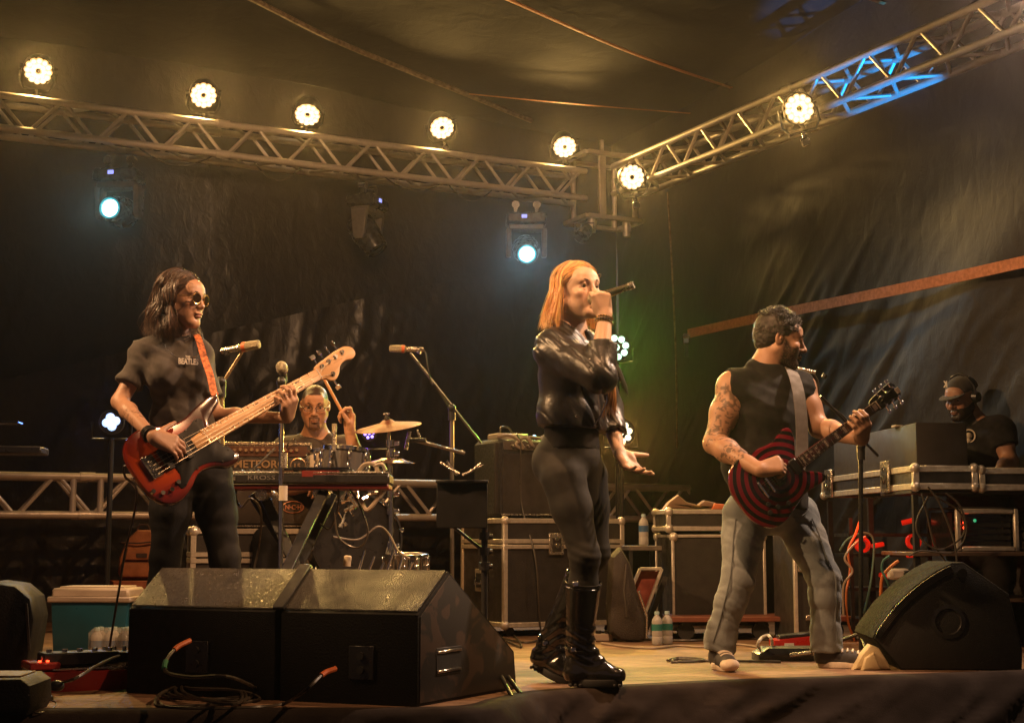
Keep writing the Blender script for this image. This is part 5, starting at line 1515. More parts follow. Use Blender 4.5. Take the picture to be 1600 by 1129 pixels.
# left edge: edge of a dark laptop on a stand
lp = thing('keyboard', 'end of a dark electronic keyboard poking in at the left edge', 'keyboard', at(10, 704, 7.0), R(8))
MB().box((0, 0, 0), (.36, .22, .035), bev=.006).build('body', PLASTIC, lp)
lq = thing('laptop_screen', 'dark flat screen edge at the far left above the keyboard end', 'screen', at(5, 660, 7.0), R(8))
MB().box((0, 0, 0), (.16, .12, .012), bev=.003).build('panel', GLASSBLK, lq)
MB().cyl((-.05, .02, -.01), (-.05, .02, -.12), .010).build('arm', BLACKMET, lq)
MB().cyl((-.1, .05, -.015), (-.1, .05, -at(10, 704, 7.0).z), .016).build('stand_pole', BLACKMET, lp)
# ================================================================== figures: smooth bodies from blended volumes
def nv(v): return np.array(v, dtype=np.float64)
def unit(v):
    v = nv(v); return v / np.linalg.norm(v)

class Vol:
    def __init__(s, infl=0.0):
        s.p = []; s.infl = infl
    def cone(s, a, b, ra, rb, k=.02, flat=None, op='add', capb=False, capa=False):
        """tapered limb; flat=(direction, ratio) widens it along a direction"""
        s.p.append(('c', nv(a), nv(b), ra, rb, k, (unit(flat[0]), flat[1]) if flat else None, op, capa, capb)); return s
    def chain(s, pts, rs, k=.02, flat=None):
        for i in range(len(pts) - 1): s.cone(pts[i], pts[i+1], rs[i], rs[i+1], k, flat)
        return s
    def ell(s, c, r, rot=None, k=.02, op='add'):
        s.p.append(('e', nv(c), nv(r), np.eye(3) if rot is None else np.array(rot), k, op)); return s
    def plane(s, c, n, k=0.0):
        s.p.append(('p', nv(c), unit(n), k)); return s
    def extend(s, o):
        s.p += o.p; return s
    def bounds(s):
        lo, hi = np.full(3, 9e9), np.full(3, -9e9)
        for q in s.p:
            if q[0] == 'c' and q[7] == 'add':
                r = max(q[3], q[4]) * (q[6][1] if q[6] else 1) + .02
                lo = np.minimum(lo, np.minimum(q[1], q[2]) - r); hi = np.maximum(hi, np.maximum(q[1], q[2]) + r)
            if q[0] == 'e' and q[5] == 'add':
                r = max(q[2]) + .02
                lo = np.minimum(lo, q[1] - r); hi = np.maximum(hi, q[1] + r)
        return lo - s.infl - .02, hi + s.infl + .02
    def field(s, xs, ys, zs):
        D = np.full((len(xs), len(ys), len(zs)), 1.0, np.float32)
        for q in s.p:
            if q[0] == 'p':
                X, Y, Z = xs[:, None, None], ys[None, :, None], zs[None, None, :]
                d = ((X - q[1][0]) * q[2][0] + (Y - q[1][1]) * q[2][1] + (Z - q[1][2]) * q[2][2]).astype(np.float32)
                D = np.maximum(D, d); continue
            if q[0] == 'c':
                r = max(q[3], q[4]) * (max(1, q[6][1]) if q[6] else 1); lo = np.minimum(q[1], q[2]) - r; hi = np.maximum(q[1], q[2]) + r; k = q[5]; op = q[7]
            else:
                r = max(q[2]); lo = q[1] - r; hi = q[1] + r; k = q[4]; op = q[5]
            m = k + s.infl + .022
            sl = []
            for ax, (A, l, h) in enumerate(((xs, lo[0]-m, hi[0]+m), (ys, lo[1]-m, hi[1]+m), (zs, lo[2]-m, hi[2]+m))):
                i0, i1 = np.searchsorted(A, l), np.searchsorted(A, h)
                sl.append(slice(max(0, i0-1), min(len(A), i1+1)))
            if any(t.stop - t.start < 2 for t in sl): continue
            X = xs[sl[0]][:, None, None]; Y = ys[sl[1]][None, :, None]; Z = zs[sl[2]][None, None, :]
            if q[0] == 'c':
                a, b, ra, rb = q[1], q[2], q[3], q[4]
                ba = b - a; L2 = max(ba @ ba, 1e-9)
                px, py, pz = X - a[0], Y - a[1], Z - a[2]
                h = np.clip((px*ba[0] + py*ba[1] + pz*ba[2]) / L2, 0, 1)
                qx, qy, qz = px - h*ba[0], py - h*ba[1], pz - h*ba[2]
                rad = ra + (rb - ra) * h
                if q[6]:
                    sd, e = q[6]
                    cs = qx*sd[0] + qy*sd[1] + qz*sd[2]
                    L = np.sqrt(np.maximum(qx*qx + qy*qy + qz*qz - cs*cs*(1 - 1/(e*e)), 0))
                else: L = np.sqrt(qx*qx + qy*qy + qz*qz)
                d = L - rad
                al = math.sqrt(L2)
                if q[9]: d = np.maximum(d, ((px-ba[0])*ba[0] + (py-ba[1])*ba[1] + (pz-ba[2])*ba[2]) / al)
                if q[8]: d = np.maximum(d, -(px*ba[0] + py*ba[1] + pz*ba[2]) / al)
            else:
                c, r3, M = q[1], q[2], q[3]
                px, py, pz = X - c[0], Y - c[1], Z - c[2]
                u = px*M[0, 0] + py*M[1, 0] + pz*M[2, 0]; v = px*M[0, 1] + py*M[1, 1] + pz*M[2, 1]; w_ = px*M[0, 2] + py*M[1, 2] + pz*M[2, 2]
                k0 = np.sqrt((u/r3[0])**2 + (v/r3[1])**2 + (w_/r3[2])**2)
                k1 = np.sqrt((u/r3[0]**2)**2 + (v/r3[1]**2)**2 + (w_/r3[2]**2)**2) + 1e-6
                d = k0 * (k0 - 1) / k1
            d = d.astype(np.float32)
            T = D[tuple(sl)]
            if op == 'add':
                if k > 0:
                    h = np.clip(.5 + .5 * (T - d) / k, 0, 1)
                    D[tuple(sl)] = T + (d - T) * h - k * h * (1 - h)
                else: D[tuple(sl)] = np.minimum(T, d)
            else:
                d = -d
                if k > 0:
                    h = np.clip(.5 - .5 * (T - d) / k, 0, 1)
                    D[tuple(sl)] = T + (d - T) * h + k * h * (1 - h)
                else: D[tuple(sl)] = np.maximum(T, d)
        return D - np.float32(s.infl)

def axis(lo, hi, coarse, fine=()):
    """a grid line set that is finer inside the given (a, b, step) ranges"""
    out = [lo]
    while out[-1] < hi:
        x = out[-1]; h = coarse
        for a, b, f in fine:
            if a <= x <= b: h = min(h, f)
            elif x < a < x + h: h = max(a - x, 1e-3)
        out.append(x + h)
    return np.array(out)

def surface_nets(D, xs, ys, zs):
    S = D < 0
    C = np.zeros(tuple(n - 1 for n in D.shape), np.uint8)
    offs = [(a, b, c) for a in (0, 1) for b in (0, 1) for c in (0, 1)]
    nx, ny, nz = C.shape
    for a, b, c in offs: C += S[a:a+nx, b:b+ny, c:c+nz]
    act = (C > 0) & (C < 8)
    idx = np.full(act.shape, -1, np.int32)
    I, J, K = np.nonzero(act); N = len(I)
    idx[I, J, K] = np.arange(N)
    val = {o: D[I+o[0], J+o[1], K+o[2]] for o in offs}
    acc = np.zeros((N, 3)); cnt = np.zeros(N)
    for o in offs:
        for ax in range(3):
            if o[ax]: continue
            o2 = list(o); o2[ax] = 1; o2 = tuple(o2)
            va, vb = val[o], val[o2]
            m = (va < 0) != (vb < 0)
            t = va[m] / (va[m] - vb[m])
            for q, A, B in ((0, xs, I), (1, ys, J), (2, zs, K)):
                p0 = A[B[m] + o[q]]
                p = p0 + (t * (A[B[m] + 1] - A[B[m]]) if q == ax else 0)
                acc[m, q] += p
            cnt[m] += 1
    V = acc / cnt[:, None]
    F_ = []
    def quads(i, j, k, cells, sgn):
        a = np.stack([idx[c] for c in cells], 1)
        flip = ~sgn
        a[flip] = a[flip][:, ::-1]
        F_.append(a)
    m = S[:-1, 1:-1, 1:-1] != S[1:, 1:-1, 1:-1]; i, j, k = np.nonzero(m); j = j+1; k = k+1
    quads(i, j, k, [(i, j-1, k-1), (i, j, k-1), (i, j, k), (i, j-1, k)], S[i, j, k])
    m = S[1:-1, :-1, 1:-1] != S[1:-1, 1:, 1:-1]; i, j, k = np.nonzero(m); i = i+1; k = k+1
    quads(i, j, k, [(i-1, j, k-1), (i-1, j, k), (i, j, k), (i, j, k-1)], S[i, j, k])
    m = S[1:-1, 1:-1, :-1] != S[1:-1, 1:-1, 1:]; i, j, k = np.nonzero(m); i = i+1; j = j+1
    quads(i, j, k, [(i-1, j-1, k), (i, j-1, k), (i, j, k), (i-1, j, k)], S[i, j, k])
    return V, np.concatenate(F_)

def vol_mesh(name, vol, mats, parent, step=.008, fine=((), (), ()), disp=None, color=None, smooth_it=0):
    lo, hi = vol.bounds()
    ax = [axis(lo[q], hi[q], step, fine[q]) for q in range(3)]
    D = vol.field(*ax)
    if disp is not None:
        I, J, K = np.nonzero(np.abs(D) < .03)
        D[I, J, K] += disp(ax[0][I], ax[1][J], ax[2][K]).astype(np.float32)
    V, Q = surface_nets(D, *ax)
    # keep the largest piece only when small crumbs exist is not needed: volumes are connected
    if smooth_it:
        nb = np.zeros_like(V); ct = np.zeros(len(V))
        for _ in range(smooth_it):
            nb[:] = 0; ct[:] = 0
            for a, b in ((0, 1), (1, 2), (2, 3), (3, 0)):
                np.add.at(nb, Q[:, a], V[Q[:, b]]); np.add.at(ct, Q[:, a], 1)
                np.add.at(nb, Q[:, b], V[Q[:, a]]); np.add.at(ct, Q[:, b], 1)
            V = V * .5 + .5 * nb / ct[:, None]
    col = color(V) if color is not None else None
    return np_mesh(name, V, Q, mats, parent, col)

# ---- a head: x to the side, y out of the face, z up; origin in the middle of the head
class Head:
    def __init__(s, c, face, up=(0, 0, 1), k=1.0):
        s.c = nv(c); s.f = unit(face)
        u = nv(up); s.r = unit(np.cross(s.f, u)); s.u = np.cross(s.r, s.f); s.k = k
        s.M = np.stack([s.r, s.f, s.u], 1)
    def __call__(s, x, y, z): return s.c + s.M @ (nv((x, y, z)) * s.k)
    def local(s, V): return ((V - s.c) @ s.M) / s.k

def head_volume(vo, H, male=False, lips=1.0, nose=1.0, jaw=1.0, open_mouth=False):
    k = H.k
    E = lambda c, r, kk=.012, op='add': vo.ell(H(*c), nv(r)*k, H.M, kk*k, op)
    Cn = lambda a, b, ra, rb, kk=.012, op='add', fl=None: vo.cone(H(*a), H(*b), ra*k, rb*k, kk*k, fl, op)
    E((0, -.018, .032), (.073, .094, .084), .02)
    E((0, .022, -.020), (.060, .068, .088), .03)
    E((0, .035, -.060), (.050*jaw, .055, .056), .02)
    for sx in (-1, 1):
        Cn((sx*.054*jaw, -.008, -.050), (sx*.018, .070, -.100), .017, .016, .03)
        E((sx*.040, .062, -.022), (.024, .022, .020), .02)          # cheekbones
        E((sx*.036, .050, -.055), (.020, .028, .028), .02)
    Cn((-.010, .078, -.100), (.010, .078, -.100), .017 if male else .015, .017 if male else .015, .02)
    E((0, .060, .045), (.052, .030, .035), .03)                    # forehead
    Cn((-.040, .074, .028), (-.010, .084, .026), .010, .010, .014); Cn((.040, .074, .028), (.010, .084, .026), .010, .010, .014)
    for sx in (-1, 1):
        E((sx*.032, .098, .008), (.019, .018, .013), .012, 'sub')
        Cn((sx*.046, .070, .006), (sx*.032, .0845, .0165), .0045, .0045, .004); Cn((sx*.032, .0845, .0165), (sx*.017, .080, .006), .0045, .004, .004)
        Cn((sx*.044, .071, .002), (sx*.032, .0815, -.006), .004, .004, .005); Cn((sx*.032, .0815, -.006), (sx*.018, .080, .002), .004, .004, .005)
    Cn((0, .086, .018), (0, .108*nose**.3, -.022), .0085, .0095, .012)
    E((0, .109*nose**.3, -.027), (.0115*nose, .012, .010), .008)
    for sx in (-1, 1):
        E((sx*.0125*nose, .100, -.031), (.0075, .009, .0075), .006)
        E((sx*.006, .108, -.0375), (.0035, .005, .003), .003, 'sub')
    E((0, .088, -.050), (.020, .012, .016), .012)
    if open_mouth:
        E((0, .098, -.056), (.021, .0105, .0060), .005); E((0, .094, -.077), (.018, .0105, .0075), .005)
        E((0, .102, -.066), (.015, .012, .0065), .004, 'sub')
    else:
        E((0, .098, -.0590), (.0225*lips, .0105, .0060), .0045); E((0, .0965, -.0705), (.0195*lips, .0110, .0075), .0045)
        Cn((-.024, .094, -.065), (.024, .094, -.065), .0022, .0022, .003, 'sub')
    for sx in (-1, 1):                                              # ears
        rot = H.M @ np.array([[math.cos(.35*sx), -math.sin(.35*sx), 0], [math.sin(.35*sx), math.cos(.35*sx), 0], [0, 0, 1]])
        vo.ell(H(sx*.077, -.012, -.004), nv((.0075, .019, .031))*k, rot, .006*k)
        vo.ell(H(sx*.084, -.008, .002), nv((.006, .011, .018))*k, rot, .004*k, 'sub')
        vo.ell(H(sx*.081, -.006, -.003), nv((.004, .005, .008))*k, rot, .003*k)
    return vo

def eye_parts(H, root, iris=(.05, .025, .012), brow=(.03, .018, .012), white=(.40, .35, .31), look=(0, 0), browthick=1.0, eyeopen=1):
    w_m = mat('eye_white', white, .12, 0, .03, 8, rvar=0)
    i_m = mat('iris_%02d%02d' % (int(iris[0]*100), int(iris[1]*100)), iris, .08, 0, .1, 8, rvar=0)
    for sx in (-1, 1):
        c = H(sx*.032, .0722, .006)
        f = unit(H.f + H.r*look[0] + H.u*look[1])
        e = MB().ball(c, .0125*H.k, 14).build('eye', w_m, root)
        pr = MB().lathe([(.0068*H.k, 0), (.0050*H.k, .0014), (.0002, .0016)], c + f*.0116*H.k, f, 12).build('iris', i_m, e)
    b_m = mat('brow_%02d%02d' % (int(brow[0]*100), int(brow[1]*100)), brow, .7, 0, .3, 40)
    for sx in (-1, 1):
        P = [H(sx*.014, .0925, .0265), H(sx*.026, .0915, .0315), H(sx*.038, .084, .0325), H(sx*.049, .070, .027)]
        MB().tube(smooth_path(P, 4), [.0022*browthick, .0032*browthick, .0035*browthick]*1 + [.0034*browthick]*9 + [.0012], 6, flat=1.0, up=H.u).build('eyebrow', b_m, root)

# ---- hands
def hand_volume(vo, wrist, d, n, t, k=1.0, curl=((.5, .6, .4),)*4, spread=(.10, .03, -.04, -.12), thumb=((.55, .75, .25), (.75, .55, .35)), wr=.026, male=False):
    """d towards the fingers, n out of the palm, t towards the thumb side; curl per finger (index first) in radians"""
    d, n, t = unit(d), nv(n), nv(t)
    n = unit(n - d * (n @ d)); t = unit(t - d * (t @ d) - n * (t @ n))
    w_ = nv(wrist); k = k * (1.08 if male else 1.0)
    g = 1.12 if male else 1.0
    kn = []
    for off, ln in ((.030, .088), (.010, .092), (-.010, .088), (-.028, .080)):
        kn.append(w_ + (d*ln + t*off - n*.002) * k)
    for i, q in enumerate(kn):
        vo.cone(w_ + (d*.012 + t*(.016, .006, -.005, -.014)[i]) * k, q, .0175*k*g, .0135*k*g, .014)
    vo.ell(w_ + (d*.045 + t*.028 + n*.010)*k, nv((.017, .030, .015))*k, np.stack([t, d, n], 1), .012)      # ball of the thumb
    vo.ell(w_ + (d*.042 - t*.022 + n*.007)*k, nv((.014, .032, .013))*k, np.stack([t, d, n], 1), .012)
    lens = ((.042, .026, .020), (.047, .029, .021), (.043, .027, .020), (.034, .021, .018))
    info = []
    for i, q in enumerate(kn):
        c = curl[i] if i < len(curl) else curl[-1]
        ang = 0; p = q
        base = unit(d + t * spread[i])
        rr = (.0095, .0095, .0090, .0080)[i] * k * g
        for j in range(3):
            ang += c[j]
            dr = base * math.cos(ang) + n * math.sin(ang)
            e = p + dr * lens[i][j] * k
            vo.cone(p, e, rr * (1, .93, .86)[j], rr * (.94, .87, .74)[j], .0045 if j else .008)
            p = e
        info.append(p)
    b = w_ + (d*.022 + t*.022 + n*.006) * k; p = b
    segs = ((.042, .0135, .0115), (.034, .0112, .0100), (.026, .0098, .0080))
    dirs = [thumb[0], thumb[-1], thumb[-1]] if len(thumb) == 2 else thumb
    for j, (L, ra, rb) in enumerate(segs):
        dr = unit(d*dirs[j][0] + t*dirs[j][1] + n*dirs[j][2])
        e = p + dr * L * k
        vo.cone(p, e, ra*k*g, rb*k*g, .008 if j == 0 else .004); p = e
    info.append(p)
    return info

def nails(root, vo_info): pass

# ---- hair made of many strands over a shell
def hair_shell(H, n_phi, n_t, phi0, phi1, length, rad, wave=None, back=0.0, off=0.0, taper=1.0, part=0.0, seed=0, front_len=None, tipin=.0, shift=(0, 0, 0)):
    """points (phi, t): from the parting over the skull and down"""
    rng = np.random.RandomState(seed)
    return None

def strand_points(H, phi, L, rx=.084, ry=.104, rz=.094, cy=-.018, cz=.026, flare=.0, wave=(0, 1, 0), n=16, lift=0.0, down=(0, 0, -1), part_x=0.0, tip_in=0.0, t0=.06):
    """one lock: starts at the crown parting, runs over the skull at azimuth phi (0 = face), falls along `down`"""
    pts = []
    thm = math.radians(94)
    arc = .15
    total = arc + L
    dn = np.array(H.M.T @ nv(down))
    for i in range(n):
        s = total * (i / (n - 1))
        if s < arc:
            th = t0 + (thm - t0) * s / arc
            x = math.sin(phi) * math.sin(th) * (rx + lift) + part_x * (1 - s/arc)
            y = math.cos(phi) * math.sin(th) * (ry + lift) + cy
            z = math.cos(th) * (rz + lift) + cz
            q = nv((x, y, z))
        else:
            u = (s - arc)
            x = math.sin(phi) * (rx + lift + flare * u - tip_in * (u / L)**2 * .05)
            y = math.cos(phi) * (ry + lift + flare * u - tip_in * (u / L)**2 * .05) + cy
            q = nv((x, y, cz + math.cos(thm) * (rz + lift))) + dn * u
        a, fr, ph = wave
        g = min(1, s / .10) * a * (0.5 + 0.8 * s / total)
        ww = math.sin(fr * s + ph)
        q = q + nv((math.cos(phi), -math.sin(phi), 0)) * g * ww + nv((math.sin(phi), math.cos(phi), 0)) * g * .5 * math.cos(fr * s * .9 + ph)
        pts.append(H.c + H.M @ (q * H.k))
    return pts

def parted(H, y0, side, L, rx=.080, ry=.100, rz=.090, cy=-.018, cz=.028, lift=0.0, flare=0.0, wave=(0, 1, 0), n=18, down=(0, 0, -1), t0=.0, yt=.035, px=0.0, tip_in=0.0, end=96):
    """a lock that leaves the parting at depth y0 and falls over one side of the head"""
    arc = .15; total = arc + L; pts = []
    dn = np.array(H.M.T @ nv(down)); the = math.radians(end)
    for i in range(n):
        s = total * i / (n - 1); a = min(1, s / arc); sm = a*a*(3 - 2*a)
        y = y0 + (min(y0, yt) - y0) * sm
        rr = math.sqrt(max(.06, 1 - ((y - cy) / ry)**2))
        th = t0 + (the - t0) * a
        x = side * (rx + lift) * rr * math.sin(th) + px * (1 - sm)
        z = cz + (rz*rr + lift) * math.cos(th) - (0 if y0 < .04 else (y0 - .04) * .25)
        u = max(0, s - arc)
        x += side * (flare * u - tip_in * u * u * 4)
        q = nv((x, y + lift*.0, z)) + dn * u
        wa, fr, ph = wave; g = min(1, max(0, s-.07)/.07) * wa * (.4 + .9*s/total)
        q = q + nv((side*.35, 1, 0)) * g * math.sin(fr*s + ph) + nv((side, 0, 0)) * g * .6 * math.cos(fr*s*.93 + ph)
        pts.append(H.c + H.M @ (q * H.k))
    return pts

def parted_shell(name, H, side, m, parent, y0s, **kw):
    P = np.array([parted(H, y, side, n=24, **kw) for y in y0s])
    o = grid_mesh(name, P, m, parent)
    md = o.modifiers.new('thick', 'SOLIDIFY'); md.thickness = .005; md.offset = 0
    return o

def strands_mesh(name, strands, r, m, parent, sides=3, base=None, var=.5):
    """all strands in one mesh (hair nobody could count)"""
    V, Q, CC = [], [], []
    bc = None if base is None else nv(base); rr_ = np.random.RandomState(len(strands))
    base = 0
    ca = [(math.cos(2*math.pi*j/sides), math.sin(2*math.pi*j/sides)) for j in range(sides)]
    for P in strands:
        P = np.array(P); n = len(P)
        T = np.gradient(P, axis=0); T /= np.linalg.norm(T, axis=1)[:, None] + 1e-9
        A = np.cross(T, (0.31, .17, .93)); A /= np.linalg.norm(A, axis=1)[:, None] + 1e-9
        B = np.cross(T, A)
        rr = r * np.minimum(1, np.linspace(2.6, .12, n)).clip(.10, 1)[:, None]
        if bc is not None:
            k_ = math.exp(rr_.normal(0, var)); warm = rr_.uniform(-.12, .12)
            cc = np.clip(bc * k_ * nv((1, 1 + warm, 1 + warm*1.5)), 0, .95)[None] * np.linspace(.80, 1.2, n)[:, None]
            CC += [cc]*sides
        for c, s_ in ca: V.append(P + (A*c + B*s_) * rr)
        ring = np.arange(n)
        for j in range(sides):
            a = base + j*n + ring[:-1]; b = base + ((j+1) % sides)*n + ring[:-1]
            Q.append(np.stack([a, b, b+1, a+1], 1))
        base += n * sides
    return np_mesh(name, np.concatenate(V), np.concatenate(Q), m, parent, None if bc is None else np.clip(np.concatenate(CC), 0, .95))

def flyaways(strands, n, amp, seed):
    """loose single hairs that leave the mass"""
    rs_ = np.random.RandomState(seed); out = []
    for i in rs_.choice(len(strands), n):
        P = np.array(strands[i]); s = np.linspace(0, 1, len(P))[:, None]
        o = rs_.normal(0, 1, 3); o[2] *= .4
        out.append(list(P + o*amp*s**1.5 + rs_.normal(0, 1, 3)*amp*.4*np.sin(s*7)))
    return out

def shell_mesh(name, H, phis, params, m, parent):
    """closed-looking under-layer of hair: a curtain through neighbouring strands"""
    P = np.array([strand_points(H, ph, **params(ph)) for ph in phis])
    o = grid_mesh(name, P, m, parent)
    md = o.modifiers.new('thick', 'SOLIDIFY'); md.thickness = .006; md.offset = -1
    return o

def skin_mat(name, bump=.15):
    m = mat(name, (.4, .25, .18), .46, 0, .08, 18, bump, 260, rvar=.08, spec=.45, attr='Col')
    b = m.node_tree.nodes['Principled BSDF']
    return m
SKIN = skin_mat('skin')

def skin_color(base, H, lips=(.34, .10, .085), extra=None, blush=.12, lipz=(-.066, .012)):
    base = nv(base)
    def f(V):
        c = np.repeat(base[None], len(V), 0)
        L = H.local(V)
        n = fbm(V[:, 0]*30, V[:, 1]*30, V[:, 2]*30, 2) * .05
        c = c * (1 + n[:, None])
        ch = np.exp(-(((np.abs(L[:, 0]) - .040) / .022)**2 + ((L[:, 1] - .07) / .03)**2 + ((L[:, 2] + .028) / .022)**2))
        c = c * (1 + ch[:, None] * nv((.10, -.06, -.08)) * (blush / .12))
        lp = np.clip(1.6 - 1.6 * (((L[:, 0]) / .026)**2 + ((L[:, 1] - .104) / .020)**2 + ((L[:, 2] - lipz[0]) / lipz[1])**2), 0, 1)[:, None]
        c = c * (1 - lp) + nv(lips) * lp
        if extra is not None: c = extra(V, L, c)
        return np.clip(c, 0.004, 1)
    return f

def wrinkle(seed, freq, amp, dir_=(0, 0, 1), stretch=.35):
    d = unit(dir_)
    a = unit(np.cross(d, (.3, .9, .1))); b = np.cross(d, a)
    def f(X, Y, Z):
        u = X*d[0] + Y*d[1] + Z*d[2]; v = X*a[0] + Y*a[1] + Z*a[2]; w_ = X*b[0] + Y*b[1] + Z*b[2]
        n = fbm(u*freq + seed, v*freq*stretch + seed, w_*freq*stretch, 2)
        return amp * (np.abs(n) * 2.0 - .7)
    return f
def groove(seed, freq, amp, dir_=(0, 0, 1), stretch=.25, sharp=3.2):
    d = unit(dir_)
    a = unit(np.cross(d, (.3, .9, .1))); b = np.cross(d, a)
    def f(X, Y, Z):
        u = X*d[0] + Y*d[1] + Z*d[2]; v = X*a[0] + Y*a[1] + Z*a[2]; w_ = X*b[0] + Y*b[1] + Z*b[2]
        n = fbm(u*freq + seed, v*freq*stretch + seed, w_*freq*stretch, 2)
        return amp * np.clip(1 - np.abs(n) * sharp, 0, 1) ** 1.4
    return f
def addf(*fs): return lambda X, Y, Z: sum(f(X, Y, Z) for f in fs)

def ribbon(name, pts, normals, w, th, m, parent):
    """flat strap through points, width across normals x tangent"""
    P = [nv(p) for p in pts]; n = len(P)
    V, Fc = [], []
    for i in range(n):
        t = unit(P[min(i+1, n-1)] - P[max(i-1, 0)]); nn = nv(normals[i]); nn = unit(nn - t*(nn @ t)); s_ = np.cross(t, nn)
        for a, b in ((-1, -1), (1, -1), (1, 1), (-1, 1)):
            V.append(P[i] + s_*a*w/2 + nn*b*th/2)
    for i in range(n-1):
        for j in range(4):
            a = i*4 + j; b = i*4 + (j+1) % 4
            Fc.append((a, b, b+4, a+4))
    mb = MB(); mb._add([Vector(v) for v in V], Fc + [(0, 3, 2, 1), ((n-1)*4, (n-1)*4+1, (n-1)*4+2, (n-1)*4+3)])
    return mb.build(name, m, parent)

def JB(base):
    b = Vector(base)
    return lambda u, v, Y: nv(at(u, v, Y) - b)
# ================================================================== instruments
def string_instrument(name, label, cat, bridge, nut, face, scale, outline, bodyth, mats, neck_w, head, frets, nstr, extra=None, body_bev=.012):
    """frame: origin at the bridge on the body's top, x along the neck, y up across the strings, z out of the top"""
    X = (Vector(nut) - Vector(bridge)).normalized()
    Zf = Vector(face); Zf = (Zf - X * Zf.dot(X)).normalized(); Yf = Zf.cross(X)
    t = thing(name, label, cat)
    t.matrix_basis = Matrix((X, Yf, Zf)).transposed().to_4x4()
    t.location = bridge
    return t

def fret_positions(scale, n): return [scale * (1 - 2 ** (-i / 12)) for i in range(n + 1)]

def build_neck(t, scale, nfr, w_nut, w_end, fb, neckm, zf, inlay_m, inlay, nstr, string_r=.0009, strm=CHROME, split=None, heel=.06):
    """nut at x=scale, the fretboard runs towards the bridge"""
    pos = fret_positions(scale, nfr)
    xe = scale - pos[-1] - .010
    def wid(x): return w_end + (w_nut - w_end) * (x - xe) / (scale - xe)
    ol = [(xe, -w_end/2), (scale, -w_nut/2), (scale, w_nut/2), (xe, w_end/2)]
    fbm_ = MB().prism(ol, (0, 0, zf), (1, 0, 0), (0, 1, 0), (0, 0, 1), .006, .0015).build('fretboard', fb, t)
    MB().tube([(xe - heel, 0, zf - .016), (xe + .05, 0, zf - .008), (scale, 0, zf - .006)], [w_end*.5, w_end*.5, w_nut*.5], 14, flat=.55, up=(0, 0, 1)).build('neck', neckm, t)
    zt = zf + .006
    for i, p in enumerate(pos):
        x = scale - p
        MB().box((x, 0, zt + .0006), (.0024 if i else .005, wid(x) - .001, .0018 if i else .004)).build('fret' if i else 'nut', RIV if i else CREAM, fbm_)
    for i in inlay:
        x = scale - (pos[i] + pos[i-1]) / 2; gap = (pos[i] - pos[i-1])
        MB().box((x, 0, zt + .0002), (gap * .55, wid(x) * .62, .0012)).build('inlay', inlay_m, fbm_)
    return pos, xe, wid, zt

# body outlines from measured points, smoothed
def closed_outline(pts, n=5):
    return [(p.x, p.y) for p in smooth_path([(a, b, 0) for a, b in pts], n, closed=True)]

# ================================================================== PERSON 1: the bass player
Y1 = 6.15
base1 = at(300, 1050, Y1); base1.z = 0
J = JB(base1)
p1 = thing('person', 'woman with wavy dark hair and round sunglasses in charcoal t-shirt playing a sunburst bass', 'person', base1)
k1 = Y1 / 5.9
H1 = Head(J(285, 467, Y1 - .04), (.92, -.40, -.13), k=.98)
f1 = unit((.45, -.89, 0)); l1_ = unit((.89, .45, 0))
sR, sL = J(229, 552, Y1 - .06), J(310, 557, Y1 + .05)
nk = J(280, 534, Y1 + .01); ch_ = J(276, 592, Y1); ws = J(286, 660, Y1 + .02); hp1 = J(302, 735, Y1 + .04)
eR, wR = J(187, 627, Y1 - .12), J(239, 668, Y1 - .33)
eL, wL = J(336, 648, Y1 + .08), J(431, 631, Y1 - .12)

def torso(vo, nk, sR, sL, ch, ws, hp, l, f, chest=.095, waist=.085, hip=.10, cw=1.45, ww=1.35, hw=1.45, female=0.0, sh=.052, belly=0.0):
    nk, sR, sL, ch, ws, hp = map(nv, (nk, sR, sL, ch, ws, hp))
    vo.cone(hp, ws, hip, waist, .05, (l, hw))
    vo.cone(ws, ch, waist, chest, .05, (l, ww))
    up = ch + (nk - ch) * .55
    vo.cone(ch, up, chest, chest*.80, .05, (l, cw))
    vo.cone(sR, sL, sh, sh, .05)
    vo.cone(up, nk, .075, .055, .05, (l, 1.3))
    for s_ in (sR, sL):
        vo.cone(nk + (0, 0, .02), s_ + (0, 0, .004), .036, .045, .05)
        vo.cone(s_, ch + (s_ - ch) * .35, sh, chest*.8, .05)
    if female:
        for sg in (-1, 1):
            vo.ell(ch + l*sg*.075 + f*.062 + nv((0, 0, .005)), nv((.062, .058, .060)) * female, None, .045)
    if belly: vo.ell(ws + f*.05 - nv((0, 0, .02)), nv((.13, .10, .12)) * belly, None, .06)
    return vo

def arm(vo, s_, e, w_, r=(.050, .042, .038, .040, .026), k=.02, flat=None):
    s_, e, w_ = nv(s_), nv(e), nv(w_)
    m = s_ + (e - s_) * .45
    vo.cone(s_, m, r[0], r[1], k); vo.cone(m, e, r[1], r[2], k)
    q = e + (w_ - e) * .28
    vo.cone(e, q, r[2]*.95, r[3], k); vo.cone(q, w_, r[3], r[4], k)
def leg(vo, h, kn, an, r=(.088, .075, .055, .058, .038), k=.03):
    h, kn, an = nv(h), nv(kn), nv(an)
    m = h + (kn - h) * .4
    vo.cone(h, m, r[0], r[1], k); vo.cone(m, kn, r[1], r[2], k)
    q = kn + (an - kn) * .3
    vo.cone(kn, q, r[2]*.97, r[3], k); vo.cone(q, an, r[3], r[4], k)

